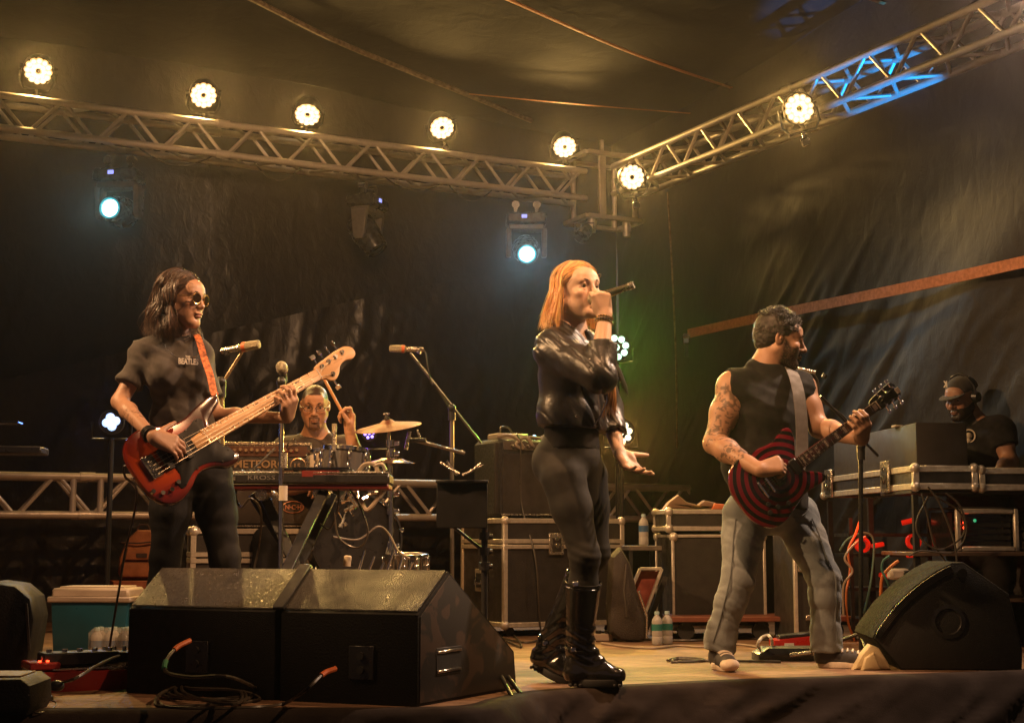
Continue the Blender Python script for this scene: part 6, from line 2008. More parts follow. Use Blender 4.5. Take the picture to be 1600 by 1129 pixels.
# --- the bass and its frame
def frame_solve(ubr, Ybr, unut, scale, sign=1):
    a = at(*ubr, Ybr)
    lo, hi = Ybr - .8, Ybr + .8
    best = min((abs((at(*unut, y) - a).length - scale), y) for y in np.linspace(Ybr if sign > 0 else lo, hi if sign > 0 else Ybr, 400))
    return a, at(*unut, best[1])
br1, nu1 = frame_solve((240, 728), Y1 - .42, (497, 585), .864, 1)
SUN = bpy.data.materials.new('sunburst_lacquer'); SUN.use_nodes = True
_N, _L = SUN.node_tree.nodes, SUN.node_tree.links
_b = _N['Principled BSDF']; _b.inputs['Roughness'].default_value = .22; _b.inputs['Coat Weight'].default_value = .6; _b.inputs['Coat Roughness'].default_value = .08
_tc = _N.new('ShaderNodeTexCoord'); _mp = _N.new('ShaderNodeMapping'); _mp.inputs['Location'].default_value = (-.10, .0, 0); _mp.inputs['Scale'].default_value = (3.4, 5.2, 1)
_ln = _N.new('ShaderNodeVectorMath'); _ln.operation = 'LENGTH'
_sx = _N.new('ShaderNodeVectorMath'); _sx.operation = 'MULTIPLY'; _sx.inputs[1].default_value = (1, 1, 0)
_L.new(_tc.outputs['Object'], _mp.inputs['Vector']); _L.new(_mp.outputs['Vector'], _sx.inputs[0]); _L.new(_sx.outputs[0], _ln.inputs[0])
_cr = _N.new('ShaderNodeValToRGB')
e_ = _cr.color_ramp.elements; e_[0].position = .30; e_[0].color = (.40, .055, .012, 1); e_[1].position = 1.0; e_[1].color = (.030, .006, .004, 1)
x_ = e_.new(.66); x_.color = (.20, .016, .007, 1); x_ = e_.new(.84); x_.color = (.07, .006, .004, 1)
_L.new(_ln.outputs['Value'], _cr.inputs['Fac']); _L.new(_cr.outputs['Color'], _b.inputs['Base Color'])
MAPLE = mat('maple_wood', (.50, .28, .12), .45, 0, .12, 6, stretch=(.4, 3, 3))
bass = string_instrument('bass_guitar', 'sunburst bass guitar with five strings and black pickguard held by woman in sunglasses', 'bass guitar', br1, nu1, (.30, -.93, .16), .864, None, .04, None, .045, None, None, 5)
bo = closed_outline([(-.085, .0), (-.078, .08), (-.045, .135), (.02, .158), (.09, .142), (.155, .114), (.225, .110), (.300, .130), (.370, .142), (.405, .128),
                     (.395, .100), (.335, .068), (.300, .035), (.298, -.035), (.318, -.075), (.340, -.118), (.322, -.150), (.270, -.150), (.215, -.118), (.150, -.112), (.085, -.150), (.015, -.172), (-.045, -.150), (-.078, -.085)], 4)
MB().prism(bo, (0, 0, -.040), (1, 0, 0), (0, 1, 0), (0, 0, 1), .040, .010).build('body', SUN, bass)
po = closed_outline([(.065, .045), (.13, .062), (.20, .066), (.262, .085), (.285, .068), (.278, .032), (.285, -.035), (.322, -.090), (.315, -.130), (.268, -.126), (.212, -.098), (.14, -.095), (.06, -.135), (.045, -.115), (.075, -.08)], 4)
PG = mat('pickguard_black', (.006, .0055, .006), .45, 0, .1, 10, spec=.2)
MB().prism(po, (0, 0, .0005), (1, 0, 0), (0, 1, 0), (0, 0, 1), .0025, .0008).build('pickguard', PG, bass)
for (x, y) in ((.12, .055), (.20, .064), (.262, .078), (.31, -.09), (.26, -.120), (.15, -.095), (.07, -.128)): MB().cyl((x, y, .003), (x, y, .0048), .0045, n=8).build('screw', CHROME, bass)
for x in (.055, .150): MB().box((x, 0, .010), (.030, .098, .018), bev=.005).build('pickup', PLASTIC, bass)
MB().box((-.008, 0, .006), (.052, .098, .010), bev=.002).build('bridge', CHROME, bass)
MB().box((-.034, 0, .010), (.005, .098, .016), bev=.001).build('bridge_lip', CHROME, bass)
for i in range(5): MB().box((-.004, -.038 + .019*i, .014), (.030, .013, .008), bev=.002).build('saddle', CHROME, bass)
for i, (x, y) in enumerate(((.045, -.105), (.005, -.118), (-.035, -.112), (-.065, -.088))): MB().cyl((x, y, 0), (x, y, .018), .010, .009, n=14).build('knob', CHROME if i else PLASTIC, bass)
pos, xe, wid, zt = build_neck(bass, .864, 21, .048, .068, MAPLE, MAPLE, .006, PLASTIC, (3, 5, 7, 9, 12, 15, 17, 19), 5, heel=.05)
ho = closed_outline([(.862, -.024), (.862, .026), (.885, .040), (.93, .046), (1.00, .054), (1.055, .052), (1.085, .030), (1.082, .0), (1.055, -.012), (1.02, -.004), (.985, -.012), (.955, -.040), (.925, -.056), (.900, -.050), (.882, -.030)], 4)
hd1 = MB().prism(ho, (0, 0, -.012), (1, 0, 0), (0, 1, 0), (0, 0, 1), .016, .003).build('headstock', MAPLE, bass)
keys = [(.900, .022), (.942, .027), (.984, .031), (1.026, .034)]
for i, (x, y) in enumerate(keys + [(.925, -.030)]):
    s_ = 1 if i < 4 else -1
    MB().cyl((x, y, .003), (x, y, .016), .0075, n=12).cyl((x, y, .003), (x, y, .006), .011, n=12).build('tuning_post', CHROME, hd1)
    MB().cyl((x, y, -.018), (x, y + s_*.045, -.018), .0035, n=8).box((x, y + s_*.058, -.018), (.026, .020, .007), Matrix.Rotation(.5*i, 3, 'Y'), .003).build('tuning_key', CHROME, hd1)
MB().box((.985, .010, .0045), (.05, .004, .0006)).build('print_line', mat('gold_print', (.35, .18, .06), .4), hd1)
for i in range(5):
    yb, yn = -.038 + .019*i, -.017 + .0085*i
    kx = (keys + [(.925, -.030)])[[4, 0, 1, 2, 3][i]]
    MB().tube([(-.010, yb, .0185), (.864, yn, .0165), (kx[0], kx[1], .010)], .0014 - .0002*i, 5).build('string', mat('wound_string', (.45, .40, .32), .4, .8), bass)
MB().cyl((.400, .126, -.02), (.416, .140, -.02), .006).build('strap_button', CHROME, bass)
MB().cyl((-.085, .0, -.02), (-.098, .0, -.02), .006).build('strap_button', CHROME, bass)
BM = bass.matrix_basis.copy()
def inst(M, x, y, z, base): return nv(M @ Vector((x, y, z)) - Vector(base))

# hand targets on the bass
MR3 = np.array(BM.to_3x3())
bx_, by_, bz_ = MR3[:, 0], MR3[:, 1], MR3[:, 2]
wR = inst(BM, .040, .100, .052, base1)
neck_p = inst(BM, .864 - .205, -.006, -.014, base1)
wL = neck_p - by_*.088 - bz_*.020 - bx_*.02
body1 = Vol()
torso(body1, nk, sR, sL, ch_, ws, hp1, l1_, f1, .080, .074, .096, 1.32, 1.25, 1.40, .95, .042)
body1.cone(H1(0, -.030, -.055), nk + nv((0, 0, .01)), .043, .048, .03)
head_volume(body1, H1, lips=1.05, nose=.95)
arm(body1, sR, eR, wR, (.043, .037, .033, .034, .022)); arm(body1, sL, eL, wL, (.043, .036, .032, .033, .022))
dR = unit(-by_*.80 + bx_*.62 + bz_*.05); nR = unit(-bz_ - by_*.2)
hand_volume(body1, wR, dR, nR, bx_*.8 + by_*.6, 1.0, ((.55, .45, .3), (.5, .55, .35), (.5, .55, .4), (.45, .5, .4)), thumb=((.35, .85, .15), (.5, .75, .1)))
dL = unit(by_*.50 + bz_*.85 + bx_*.10)
hand_volume(body1, wL, dL, unit(by_*.85 - bz_*.5), bx_, 1.0, ((.55, .95, .6), (.65, .95, .6), (.75, .95, .6), (.8, .9, .5)), spread=(.20, .06, -.08, -.24), thumb=((.05, .35, .9), (.0, .1, 1.0)))
leg(body1, J(272, 752, Y1), J(258, 870, Y1 - .02), J(255, 1015, Y1 + .04)); leg(body1, J(330, 752, Y1 + .08), J(352, 872, Y1 + .03), J(360, 1015, Y1 + .12))
def tat1(V, L, c):
    q = (wR + eR) / 2
    d = np.linalg.norm((V - q) * nv((1, 1, 1.0)), axis=1)
    n = fbm(V[:, 0]*55, V[:, 1]*55, V[:, 2]*55, 2)
    m = (np.clip(1 - d / .07, 0, 1) > 0) & (np.abs(n) < .10)
    c[m] = c[m] * .45
    return c
fz = lambda p, a=.07: (p - a, p + a, .0032)
hR, hL = wR + dR*.07, wL + dL*.07
vol_mesh('body', body1, SKIN, p1, .009, ([(H1.c[0]-.12, H1.c[0]+.13, .0026), fz(hR[0]), fz(hL[0])], [(H1.c[1]-.12, H1.c[1]+.12, .0028), fz(hR[1]), fz(hL[1], .06)], [(H1.c[2]-.13, H1.c[2]+.13, .0026), fz(hR[2]), fz(hL[2])]),
         color=skin_color((.40, .225, .145), H1, lips=(.27, .10, .08), extra=tat1))
eye_parts(H1, p1, look=(.0, -.1))
# t-shirt
TSH = mat('charcoal_cotton', (.050, .042, .037), .85, 0, .15, 20, .35, 500, sheen=.12)
shirt1 = Vol(.010)
torso(shirt1, nk + nv((0, 0, -.005)), sR, sL, ch_, ws, hp1, l1_, f1, .082, .084, .098, 1.28, 1.28, 1.38, 1.0, .040)
seR, seL = sR + (eR - sR)*.62, sL + (eL - sL)*.66
shirt1.cone(sR, seR, .043, .052, .03, capb=True); shirt1.cone(sL, seL, .042, .048, .03, capb=True)
shirt1.ell(nk + nv((0, 0, .045)) + f1*.015, (.075, .075, .035), None, .012, 'sub')
shirt1.plane(hp1 + nv((0, 0, .045)), (0, 0, -1))
vol_mesh('t_shirt', shirt1, TSH, p1, .0065, disp=addf(wrinkle(2.2, 8, .006, (.75, .1, .65), .28), groove(6.2, 8, .009, (.8, .1, .6), .20), wrinkle(5.7, 17, .005, (.4, .2, .9), .35)), smooth_it=1)
# lettering on the chest
tq = J(292, 566, Y1) + f1*.0; 
def on_surface(vol, p, d, far=.5):
    """walk from p along -d until the volume's surface"""
    d = unit(d)
    def D(tt):
        q = p + d*tt
        return vol.field(*[np.array([q[i]-.0005, q[i]+.0005]) for i in range(3)]).mean()
    tt = far
    while tt > -far and D(tt) > 0: tt -= .012
    a, b = tt, tt + .012
    for _ in range(6):
        m = (a + b) / 2
        if D(m) < 0: a = m
        else: b = m
    return p + d*b
q = on_surface(shirt1, J(287, 573, Y1), f1, .3)
tx = text_mesh('chest_print', 'BEATLES', .034, WHITE, p1, q - l1_*.050 + f1*.010, l1_, (0, 0, 1), .0006, .66, .0012)
tx2 = text_mesh('chest_print', 'THE', .012, WHITE, p1, q - l1_*.020 + f1*.010 + nv((0, 0, .027)), l1_, (0, 0, 1), .0006, .9, .0008)
# trousers
DNM = mat('black_denim', (.0095, .009, .010), .85, 0, .3, 12, .3, 400, spec=.25)
tr1 = Vol(.007)
tr1.cone(hp1, ws - nv((0, 0, .03)), .100, .088, .05, (l1_, 1.42))
leg(tr1, J(272, 752, Y1), J(258, 870, Y1 - .02), J(255, 1015, Y1 + .04)); leg(tr1, J(330, 752, Y1 + .08), J(352, 872, Y1 + .03), J(360, 1015, Y1 + .12))
vol_mesh('trousers', tr1, DNM, p1, .009, disp=wrinkle(3.1, 14, .004, (0, .2, 1), .3))
for sx in ((255, 1015, Y1 + .04), (360, 1015, Y1 + .12)):
    a = J(*sx); sh = Vol(); sh.cone(a + nv((0, 0, .0)), nv((a[0], a[1], .05)), .045, .04, .02); sh.cone(nv((a[0], a[1], .04)), nv((a[0]+.07, a[1]-.12, .035)), .042, .034, .02)
    sh.plane((0, 0, .004), (0, 0, -1)); vol_mesh('shoe', sh, PLASTIC, p1, .008)
# wavy hair
HAIR1 = mat('dark_brown_hair', (.026, .012, .007), .45, 0, .4, 60, rvar=.1, spec=.45)
rs = np.random.RandomState(11)
dn1 = unit((-.04, .0, -1))
S1 = []
near1 = 1 if (H1.M @ nv((1, 0, 0)))[1] < 0 else -1
for i in range(1500):
    side = rs.choice([-1, 1]); y0 = rs.uniform(-.105, .082)
    S1.append(parted(H1, y0, side, rs.uniform(.14, .225) - (.01 if y0 > .05 else 0), lift=rs.uniform(.002, .012), flare=rs.uniform(.02, .18), wave=(.014, 42, 26*y0 + side + rs.uniform(-.4, .4)), down=dn1, t0=abs(rs.normal(0, .35)), n=22, tip_in=rs.uniform(0, .8), yt=.014 if side == near1 else .025))
for i in range(700):
    ph = math.radians(rs.uniform(100, 260))
    S1.append(strand_points(H1, ph, rs.uniform(.13, .215), lift=rs.uniform(.002, .018), flare=rs.uniform(.02, .25), wave=(.010, 40, 3*math.sin(ph*4) + rs.uniform(-.4, .4)), n=20, down=dn1, t0=rs.uniform(.05, .8)))
STRM = mat('hair_strands', (.1, .05, .03), .42, 0, .1, 60, rvar=.08, spec=.5, attr='Col')
strands_mesh('hair', S1, .0013, STRM, p1, base=(.060, .029, .015), var=.6)
strands_mesh('loose_hair', flyaways(S1, 170, .022, 3), .0007, STRM, p1, base=(.07, .035, .02))
def hp_(ph): return dict(L=.13, lift=.002, flare=.10, wave=(.010, 40, 3*math.sin(ph*4)), n=22, down=dn1, tip_in=.3)
shell_mesh('hair_base', H1, np.linspace(math.radians(95), math.radians(265), 46), hp_, HAIR1, p1)
for side in (-1, 1): parted_shell('hair_base', H1, side, HAIR1, p1, np.linspace(-.11, .080, 40), L=.10, lift=.002, flare=.12, down=dn1, t0=.0, yt=.002 if side == near1 else .015, end=97)
# sunglasses
GOLD = mat('gold_frame', (.85, .55, .22), .22, 1.0, .05, 20); SGL = mat('sunglass_lens', (.018, .010, .006), .06, 0, .1, 10); SGL.node_tree.nodes['Principled BSDF'].inputs['Alpha'].default_value = .80
sgp = MB()
for sx in (-1, 1):
    c = H1(sx*.034, .101, .004)
    rot = H1.M @ np.array([[math.cos(-sx*.18), -math.sin(-sx*.18), 0], [math.sin(-sx*.18), math.cos(-sx*.18), 0], [0, 0, 1]])
    ring = [c + rot @ nv((.0235*math.cos(a), 0, .0225*math.sin(a))) for a in np.linspace(0, 2*math.pi, 25)[:-1]]
    sgp.tube(ring, .0021, 6, closed=True)
    sgp.tube([H1(sx*.058, .094, .010), H1(sx*.078, .07, .008), H1(sx*.084, .0, .004)], .0022, 6)
sgp.tube([H1(-.010, .106, .008), H1(0, .110, .012), H1(.010, .106, .008)], .002, 6)
sg_ = sgp.build('sunglasses', GOLD, p1)
for sx in (-1, 1):
    c = H1(sx*.034, .101, .004)
    rot = H1.M @ np.array([[math.cos(-sx*.18), -math.sin(-sx*.18), 0], [math.sin(-sx*.18), math.cos(-sx*.18), 0], [0, 0, 1]])
    ax_ = rot @ nv((0, 1, 0))
    MB().cyl(c - ax_*.001, c + ax_*.001, .0228, n=24).build('lens', SGL, sg_)
# necklace, bracelet, rings
nc = []
for a in np.linspace(-1.25, 1.25, 15):
    nc.append(on_surface(shirt1, nk + l1_*(.085*math.sin(a)) + nv((0, 0, .0 - .085*math.cos(a)*1.0 + .0)), f1, .3) + f1*.006)
MB().tube(smooth_path(nc, 3), .0016, 5).build('necklace', CHROME, p1)
bd_ = unit(wR - eR)
for k_, (o_, r_) in enumerate(((.012, .034), (.026, .035), (.038, .036))):
    c = wR - bd_*o_
    MB().lathe([(.026, -.006), (.032, -.004), (.032, .004), (.026, .006)], c, bd_, 20, closed=True).build('bracelet', PLASTIC, p1)
# strap of the bass
STR = mat('patterned_strap', (.50, .14, .045), .6, 0, .8, 70, .3, 200)
ps = [J(298, 516, Y1 + .10), J(309, 527, Y1 - .03), J(318, 556, Y1 - .10), J(328, 585, Y1 - .15), nv(BM @ Vector((.410, .150, -.018)) - base1), nv(BM @ Vector((.412, .130, -.018)) - base1)]
ps = [nv(q) for q in smooth_path(ps, 5)]
ribbon('strap', ps, [unit(f1 + nv((0, 0, .3)))]*len(ps), .030, .004, STR, p1)

# ================================================================== PERSON 2: the singer
Y2 = 6.0
base2 = at(905, 1068, Y2); base2.z = 0
J = JB(base2)
p2 = thing('person', 'orange haired woman in cropped black leather jacket and leggings singing into a microphone', 'person', base2)
f2 = unit((.80, -.60, 0)); l2_ = unit((.60, .80, 0))
H2 = Head(J(903, 455, Y2 - .02), (.58, -.81, .03), up=(-.06, 0, 1), k=1.03)
nk = J(893, 527, Y2 + .02); sR, sL = J(866, 546, Y2 - .10), J(918, 546, Y2 + .13)
ch_ = J(893, 585, Y2 + .01); ws = J(893, 652, Y2 + .02); hp2 = J(893, 712, Y2 + .03)
eR, wR = J(936, 588, Y2 - .30), J(945, 494, Y2 - .225)
eL, wL = J(950, 640, Y2 + .20), J(967, 706, Y2 + .06)
hipR, kR, aR = J(880, 745, Y2 - .05), J(914, 868, Y2 - .10), J(905, 1020, Y2 - .01)
hipL, kL, aL = J(915, 745, Y2 + .10), J(930, 862, Y2 + .10), J(858, 1010, Y2 + .24)
body2 = Vol()
torso(body2, nk, sR, sL, ch_, ws, hp2, l2_, f2, .092, .088, .108, 1.30, 1.2, 1.25, 1.05)
body2.cone(H2(0, -.032, -.055), nk + nv((0, 0, .01)), .052, .058, .03)
head_volume(body2, H2, lips=1.05, open_mouth=True)
arm(body2, sR, eR, wR, (.052, .047, .042, .043, .027)); arm(body2, sL, eL, wL, (.050, .045, .040, .040, .025))
leg(body2, hipR, kR, aR, (.084, .070, .050, .047, .034)); leg(body2, hipL, kL, aL, (.084, .070, .050, .047, .034))
dH = unit((-.18, -.05, 1)); nH = unit((-.15, 1, .1)); tH = unit((-1, -.10, -.2))
infR = hand_volume(body2, wR, dH, nH, tH, .98, ((1.15, 1.35, .7), (1.2, 1.4, .7), (1.25, 1.4, .7), (1.25, 1.35, .7)), thumb=((.75, .25, .60), (.55, -.35, .75)))
dP = unit((.55, -.45, -.70)); nP = unit((.45, -.65, .6)); tP = unit((.75, .2, .55))
hand_volume(body2, wL, dP, nP, tP, 1.0, ((.15, .25, .2), (.3, .35, .25), (.4, .4, .3), (.45, .45, .3)), spread=(.18, .05, -.05, -.16), thumb=((.35, .92, .1), (.30, .95, .05)))
hR = wR + dH*.06; hL = wL + dP*.08
vol_mesh('body', body2, SKIN, p2, .009, ([(H2.c[0]-.12, H2.c[0]+.14, .0026), fz(hR[0]), fz(hL[0], .10)], [(H2.c[1]-.12, H2.c[1]+.12, .0028), fz(hR[1]), fz(hL[1], .09)], [(H2.c[2]-.13, H2.c[2]+.13, .0026), fz(hR[2]), fz(hL[2], .10)]),
         color=skin_color((.56, .36, .25), H2, lips=(.42, .12, .10)))
eye_parts(H2, p2, iris=(.04, .03, .02), brow=(.10, .05, .025), look=(.15, .05))
# leather jacket, cropped, open
LEA = mat('black_leather', (.020, .017, .014), .40, 0, .3, 14, .15, 70, rvar=.10, spec=.5)
jk = Vol(.013)
torso(jk, nk, sR, sL, ch_, ws, hp2, l2_, f2, .100, .108, .112, 1.32, 1.28, 1.28, 1.08, .058)
jk.cone(sR, sR + (eR - sR)*.55, .066, .060, .03); jk.cone(sR + (eR - sR)*.5, eR, .060, .058, .025)
jk.cone(eR, eR + (wR - eR)*.48, .056, .050, .02, capb=True)
jk.cone(sL, eL, .062, .056, .03); jk.cone(eL, eL + (wL - eL)*.55, .055, .048, .02, capb=True)
hemz = hp2[2] + .125
jk.plane(nv((0, 0, hemz)) + hp2*nv((1, 1, 0)), unit(nv((-.06, 0, -1))))
jk.ell(nk + nv((0, 0, .05)) + f2*.02, (.078, .078, .045), None, .012, 'sub')
# front opening
jk.ell(ch_ + f2*.155 + l2_*.045 + nv((0, 0, -.01)), (.060, .060, .30), None, .012, 'sub')
vol_mesh('leather_jacket', jk, LEA, p2, .0058, disp=addf(wrinkle(1.7, 9, .0045, (.8, .2, .55), .22), groove(4.1, 11, .0110, (.85, .2, .5), .18), groove(8.3, 22, .0050, (.75, .1, .6), .22)), smooth_it=1)
for pp, rr in (((sR + nv((-.02, -.05, -.30))), .0), ): pass
# lapel and hem flap with zip
fl_ = [J(957, 548, Y2 - .06), J(968, 580, Y2 - .05), J(980, 612, Y2 - .03), J(981, 626, Y2 - .02), J(968, 600, Y2 + .04), J(955, 565, Y2 + .04)]
MB().prism([(0, 0), (.045, -.07), (.075, -.15), (.078, -.19), (.045, -.13), (.01, -.04)], nv(fl_[0]) - nv((.012, 0, 0)), (1, .2, 0), (0, 0, 1), (0, 1, 0), .012, .004).build('jacket_flap', LEA, p2)
zb = [J(946, 640, Y2 - .17), J(938, 655, Y2 - .16), J(928, 663, Y2 - .15)]
MB().tube([J(950, 598, Y2 - .185), J(948, 628, Y2 - .18), J(937, 652, Y2 - .17), J(928, 664, Y2 - .16)], .003, 6).build('jacket_zip', CHROME, p2)
for (u, v, dy) in ((922, 562, -.36), (944, 628, -.19), (900, 650, -.15)): MB().ball(J(u, v, Y2 + dy), .0055, 8).build('jacket_stud', CHROME, p2)
# top, leggings, boots
TOPM = mat('black_jersey', (.009, .008, .0075), .85, 0, .2, 12, spec=.2)
tp = Vol(.006); torso(tp, nk, sR, sL, ch_, ws, hp2, l2_, f2, .092, .088, .108, 1.30, 1.2, 1.25, 1.05); tp.plane(hp2 + nv((0, 0, .03)), (0, 0, -1)); tp.ell(nk + f2*.06 + nv((0, 0, .03)), (.10, .10, .10), None, .01, 'sub'); tp.plane(nk - nv((0, 0, .02)), (0, 0, 1))
vol_mesh('top', tp, TOPM, p2, .009)
LEG = mat('grey_leggings', (.016, .0145, .012), .78, 0, .12, 9, .12, 400, spec=.4)
lg2 = Vol(.006)
lg2.cone(hp2, ws - nv((0, 0, .01)), .106, .088, .05, (l2_, 1.22))
for sg in (-1, 1): lg2.ell(hp2 + l2_*sg*.06 - f2*.055 + nv((0, 0, -.03)), (.080, .080, .090), None, .05)
leg(lg2, hipR, kR, aR, (.088, .074, .053, .050, .036)); leg(lg2, hipL, kL, aL, (.088, .074, .053, .050, .036))
vol_mesh('leggings', lg2, LEG, p2, .008, disp=addf(wrinkle(4.4, 12, .0010, (.3, .1, .9), .3), lambda X, Y, Z: .0022*np.sin(Z*170 + 3*np.sin(X*20) + 2*np.sin(Y*25))*np.exp(-((Z - kR[2] + .0)/.05)**2)), smooth_it=1)
BOOT = mat('black_boot_leather', (.013, .012, .011), .16, 0, .3, 16, .2, 60, rvar=.06, spec=.8, coat=.4)
def boot(root, kn, an, fdir, foot_c, pitch=0.0):
    kn, an = nv(kn), nv(an); fdir = unit(fdir)
    topp = an + (kn - an)*.70
    b = Vol(.0)
    b.cone(topp, an + (kn-an)*.2, .073, .055, .01, capa=True); b.cone(an + (kn-an)*.25, an, .054, .052, .02)
    up = unit((0, 0, 1)); fd = unit(fdir + nv((0, 0, -pitch)))
    heel = nv(foot_c)
    sd = unit(np.cross(fd, (0, 0, 1)))
    nup = np.cross(sd, fd)
    b.cone(an, heel + nup*.055, .048, .043, .02)
    b.cone(heel + nup*.055, heel + fd*.10 + nup*.050, .043, .040, .03)
    b.cone(heel + fd*.09 + nup*.048, heel + fd*.172 + nup*.044, .040, .034, .02, (sd, 1.15))
    b.cone(an + (kn-an)*.12 , heel + fd*.12 + nup*.06, .040, .030, .03)
    b.plane(heel + nup*.022, -nup)
    vol_mesh('boot', b, BOOT, root, .0055, disp=lambda X, Y, Z: .0045 * np.sin(Z*150 + 3*np.sin(X*30) + 2*np.sin(Y*34)) * np.clip(1 - np.abs(Z - an[2] - .04)/.12, 0, 1), smooth_it=1)
    outl = []
    for a in np.linspace(0, 2*math.pi, 30)[:-1]:
        x = .105*math.cos(a); x = (x + .078)
        outl.append((x + (.008 if math.cos(a) > 0 else 0), .053*math.sin(a)*(1.0 if math.cos(a) > -.2 else .88)))
    so = MB().prism([(x + .025 * 0, y) for x, y in outl], heel, fd, sd, nup, .030, .004).build('sole', RUBBER, root)
    tr = None
    for i in range(11):
        x = -.015 + i*.0195
        MB().box(heel + fd*x + nup*(.007), (.010, .088, .012), Matrix((Vector(fd), Vector(sd), Vector(nup))).transposed(), .002).build('tread', RUBBER, so)
    # laces and buckle straps
    for i in range(7):
        c = an + (kn-an)*(.08 + i*.075) + fdir*(.052 + .0012*i)
        MB().cyl(Vector(c - sd*.020), Vector(c + sd*.020), .0030, n=6).build('lace', CABLE, root)
    for q_ in (.72, .05):
        c = an + (kn - an)*q_
        MB().lathe([(.072 if q_ > .3 else .058, -.008), (.076 if q_ > .3 else .062, -.006), (.076 if q_ > .3 else .062, .006), (.072 if q_ > .3 else .058, .008)], c, kn - an, 22).build('boot_strap', BOOT, root)
        MB().box(Vector(c + unit((-.5, -1, 0))*(.076 if q_ > .3 else .060)), (.022, .006, .018), bev=.002).build('buckle', CHROME, root)
boot(p2, kR, aR, (1, -.10, 0), (aR[0] - .018, aR[1] - .01, .008))
boot(p2, kL, aL, (.75, -.35, 0), (aL[0] - .05, aL[1] + .01, .050), .42)
# orange hair
HAIR2 = mat('orange_hair', (.50, .20, .055), .45, 0, .3, 60, rvar=.1, spec=.4)
rs = np.random.RandomState(5); S2 = []
dn2 = unit((-.16, .0, -1)); dnf = unit((-.05, 0, -1))
nearside = 1 if (H2.M @ nv((1, 0, 0)))[0] < 0 else -1
for i in range(1700):
    side = rs.choice([-1, 1]); y0 = rs.uniform(-.105, .084)
    yt_ = .004 if side == nearside else -.02
    S2.append(parted(H2, y0, side, rs.uniform(.11, .17), lift=rs.uniform(.002, .012), flare=rs.uniform(.0, .14), wave=(.0030, 20, 20*y0 + rs.uniform(-.4, .4)), down=dnf if y0 > 0 else dn2, t0=abs(rs.normal(0, .3)), n=18, yt=yt_, px=.012*nearside*-1))
for i in range(700):
    ph = math.radians(rs.uniform(100, 260))
    S2.append(strand_points(H2, ph, rs.uniform(.11, .17), lift=rs.uniform(.001, .012), flare=rs.uniform(.0, .16), wave=(.003, 20, 2*math.sin(ph*4) + rs.uniform(-.4, .4)), n=16, down=dn2, t0=rs.uniform(.04, .7)))
strands_mesh('hair', S2, .0012, STRM, p2, base=(.84, .43, .16), var=.30)
strands_mesh('loose_hair', flyaways(S2, 170, .016, 4), .0006, STRM, p2, base=(.8, .42, .16))
def hp_(ph): return dict(L=.14, lift=.000, flare=.04, wave=(.003, 20, 2*math.sin(ph*4)), n=20, down=dn2)
shell_mesh('hair_base', H2, np.linspace(math.radians(95), math.radians(265), 46), hp_, HAIR2, p2)
for side in (-1, 1): parted_shell('hair_base', H2, side, HAIR2, p2, np.linspace(-.11, .082, 40), L=.13, lift=.0015, flare=.05, down=dnf, t0=.0, yt=.002 if side == nearside else -.025, px=-.012*nearside)
# longer lock of hair hanging in front of the far shoulder
S2b = []
for i in range(140):
    a, b = rs.uniform(-1, 1), rs.uniform(-1, 1)
    S2b.append([nv(q) + nv((a*.016, b*.02, 0)) for q in smooth_path([J(948, 560, Y2 - .06), J(953, 590, Y2 - .10), J(956, 615, Y2 - .12), J(951 + 6*a, 648 + 8*b, Y2 - .12)], 4)])
strands_mesh('hair_lock', S2b, .0018, mat('blond_hair_ends', (.42, .22, .09), .4, 0, .2, 30), p2)
bd_ = unit(wR - eR)
for o_, m_ in ((.010, GOLD), (.022, PLASTIC), (.030, GOLD)):
    c = wR - bd_*o_
    pts = []
    x_, y_ = perp(Vector(bd_))
    for a in np.linspace(0, 2*math.pi, 19)[:-1]: pts.append(c + (nv(x_)*math.cos(a) + nv(y_)*math.sin(a))*.0315)
    bl_ = MB()
    for q in pts: bl_.ball(q, .0042, 6)
    bl_.tube(pts, .002, 5, closed=True); bl_.build('bracelet', m_, p2)
# her microphone
grip = wR + dH*.084*.98 + nH*.028
mdir = unit(nv(J(980, 456, Y2 - .26)) - nv(J(934, 472, Y2 - .22)))
gw = Vector(grip) + base2
mc2 = thing('microphone', 'black handheld microphone gripped at the mouth of the orange haired singer', 'microphone', gw)
md_ = Vector(mdir)
MB().ball(-md_*.030, .023, 16).build('grille_head', mat('mic_mesh', (.42, .36, .24), .5, .7), mc2)
MB().tube([-md_*.020, -md_*.010, md_*.02, md_*.125], [.024, .0185, .0175, .0125], 16).build('barrel', mat('mic_barrel_metal', (.28, .24, .16), .3, .8, .1, 20), mc2)
MB().tube([md_*.125, md_*.148], [.0155, .0155], 14).build('antenna_cap', RIV, mc2)

# ================================================================== PERSON 3: the guitar player
Y3 = 6.9
base3 = at(1210, 1038, Y3); base3.z = 0
J = JB(base3)
p3 = thing('person', 'man with curly hair in sleeveless black shirt and jeans playing a ringed guitar', 'person', base3)
f3 = unit((.30, -.95, 0)); l3_ = unit((.95, .30, 0))
H3 = Head(J(1219, 531, Y3 + .03), (.96, -.06, -.20), up=(.05, 0, 1), k=1.08)
nk = J(1195, 580, Y3 + .04); sR, sL = J(1145, 605, Y3 - .05), J(1250, 607, Y3 + .10)
ch_ = J(1193, 655, Y3 + .01); ws = J(1192, 725, Y3); hp3 = J(1203, 792, Y3 + .03)
eR = J(1116, 692, Y3 - .12); eL = J(1280, 668, Y3 + .02)
SCB = bpy.data.materials.new('ringed_guitar_lacquer'); SCB.use_nodes = True
_N, _L = SCB.node_tree.nodes, SCB.node_tree.links
_b = _N['Principled BSDF']; _b.inputs['Roughness'].default_value = .2; _b.inputs['Coat Weight'].default_value = .5
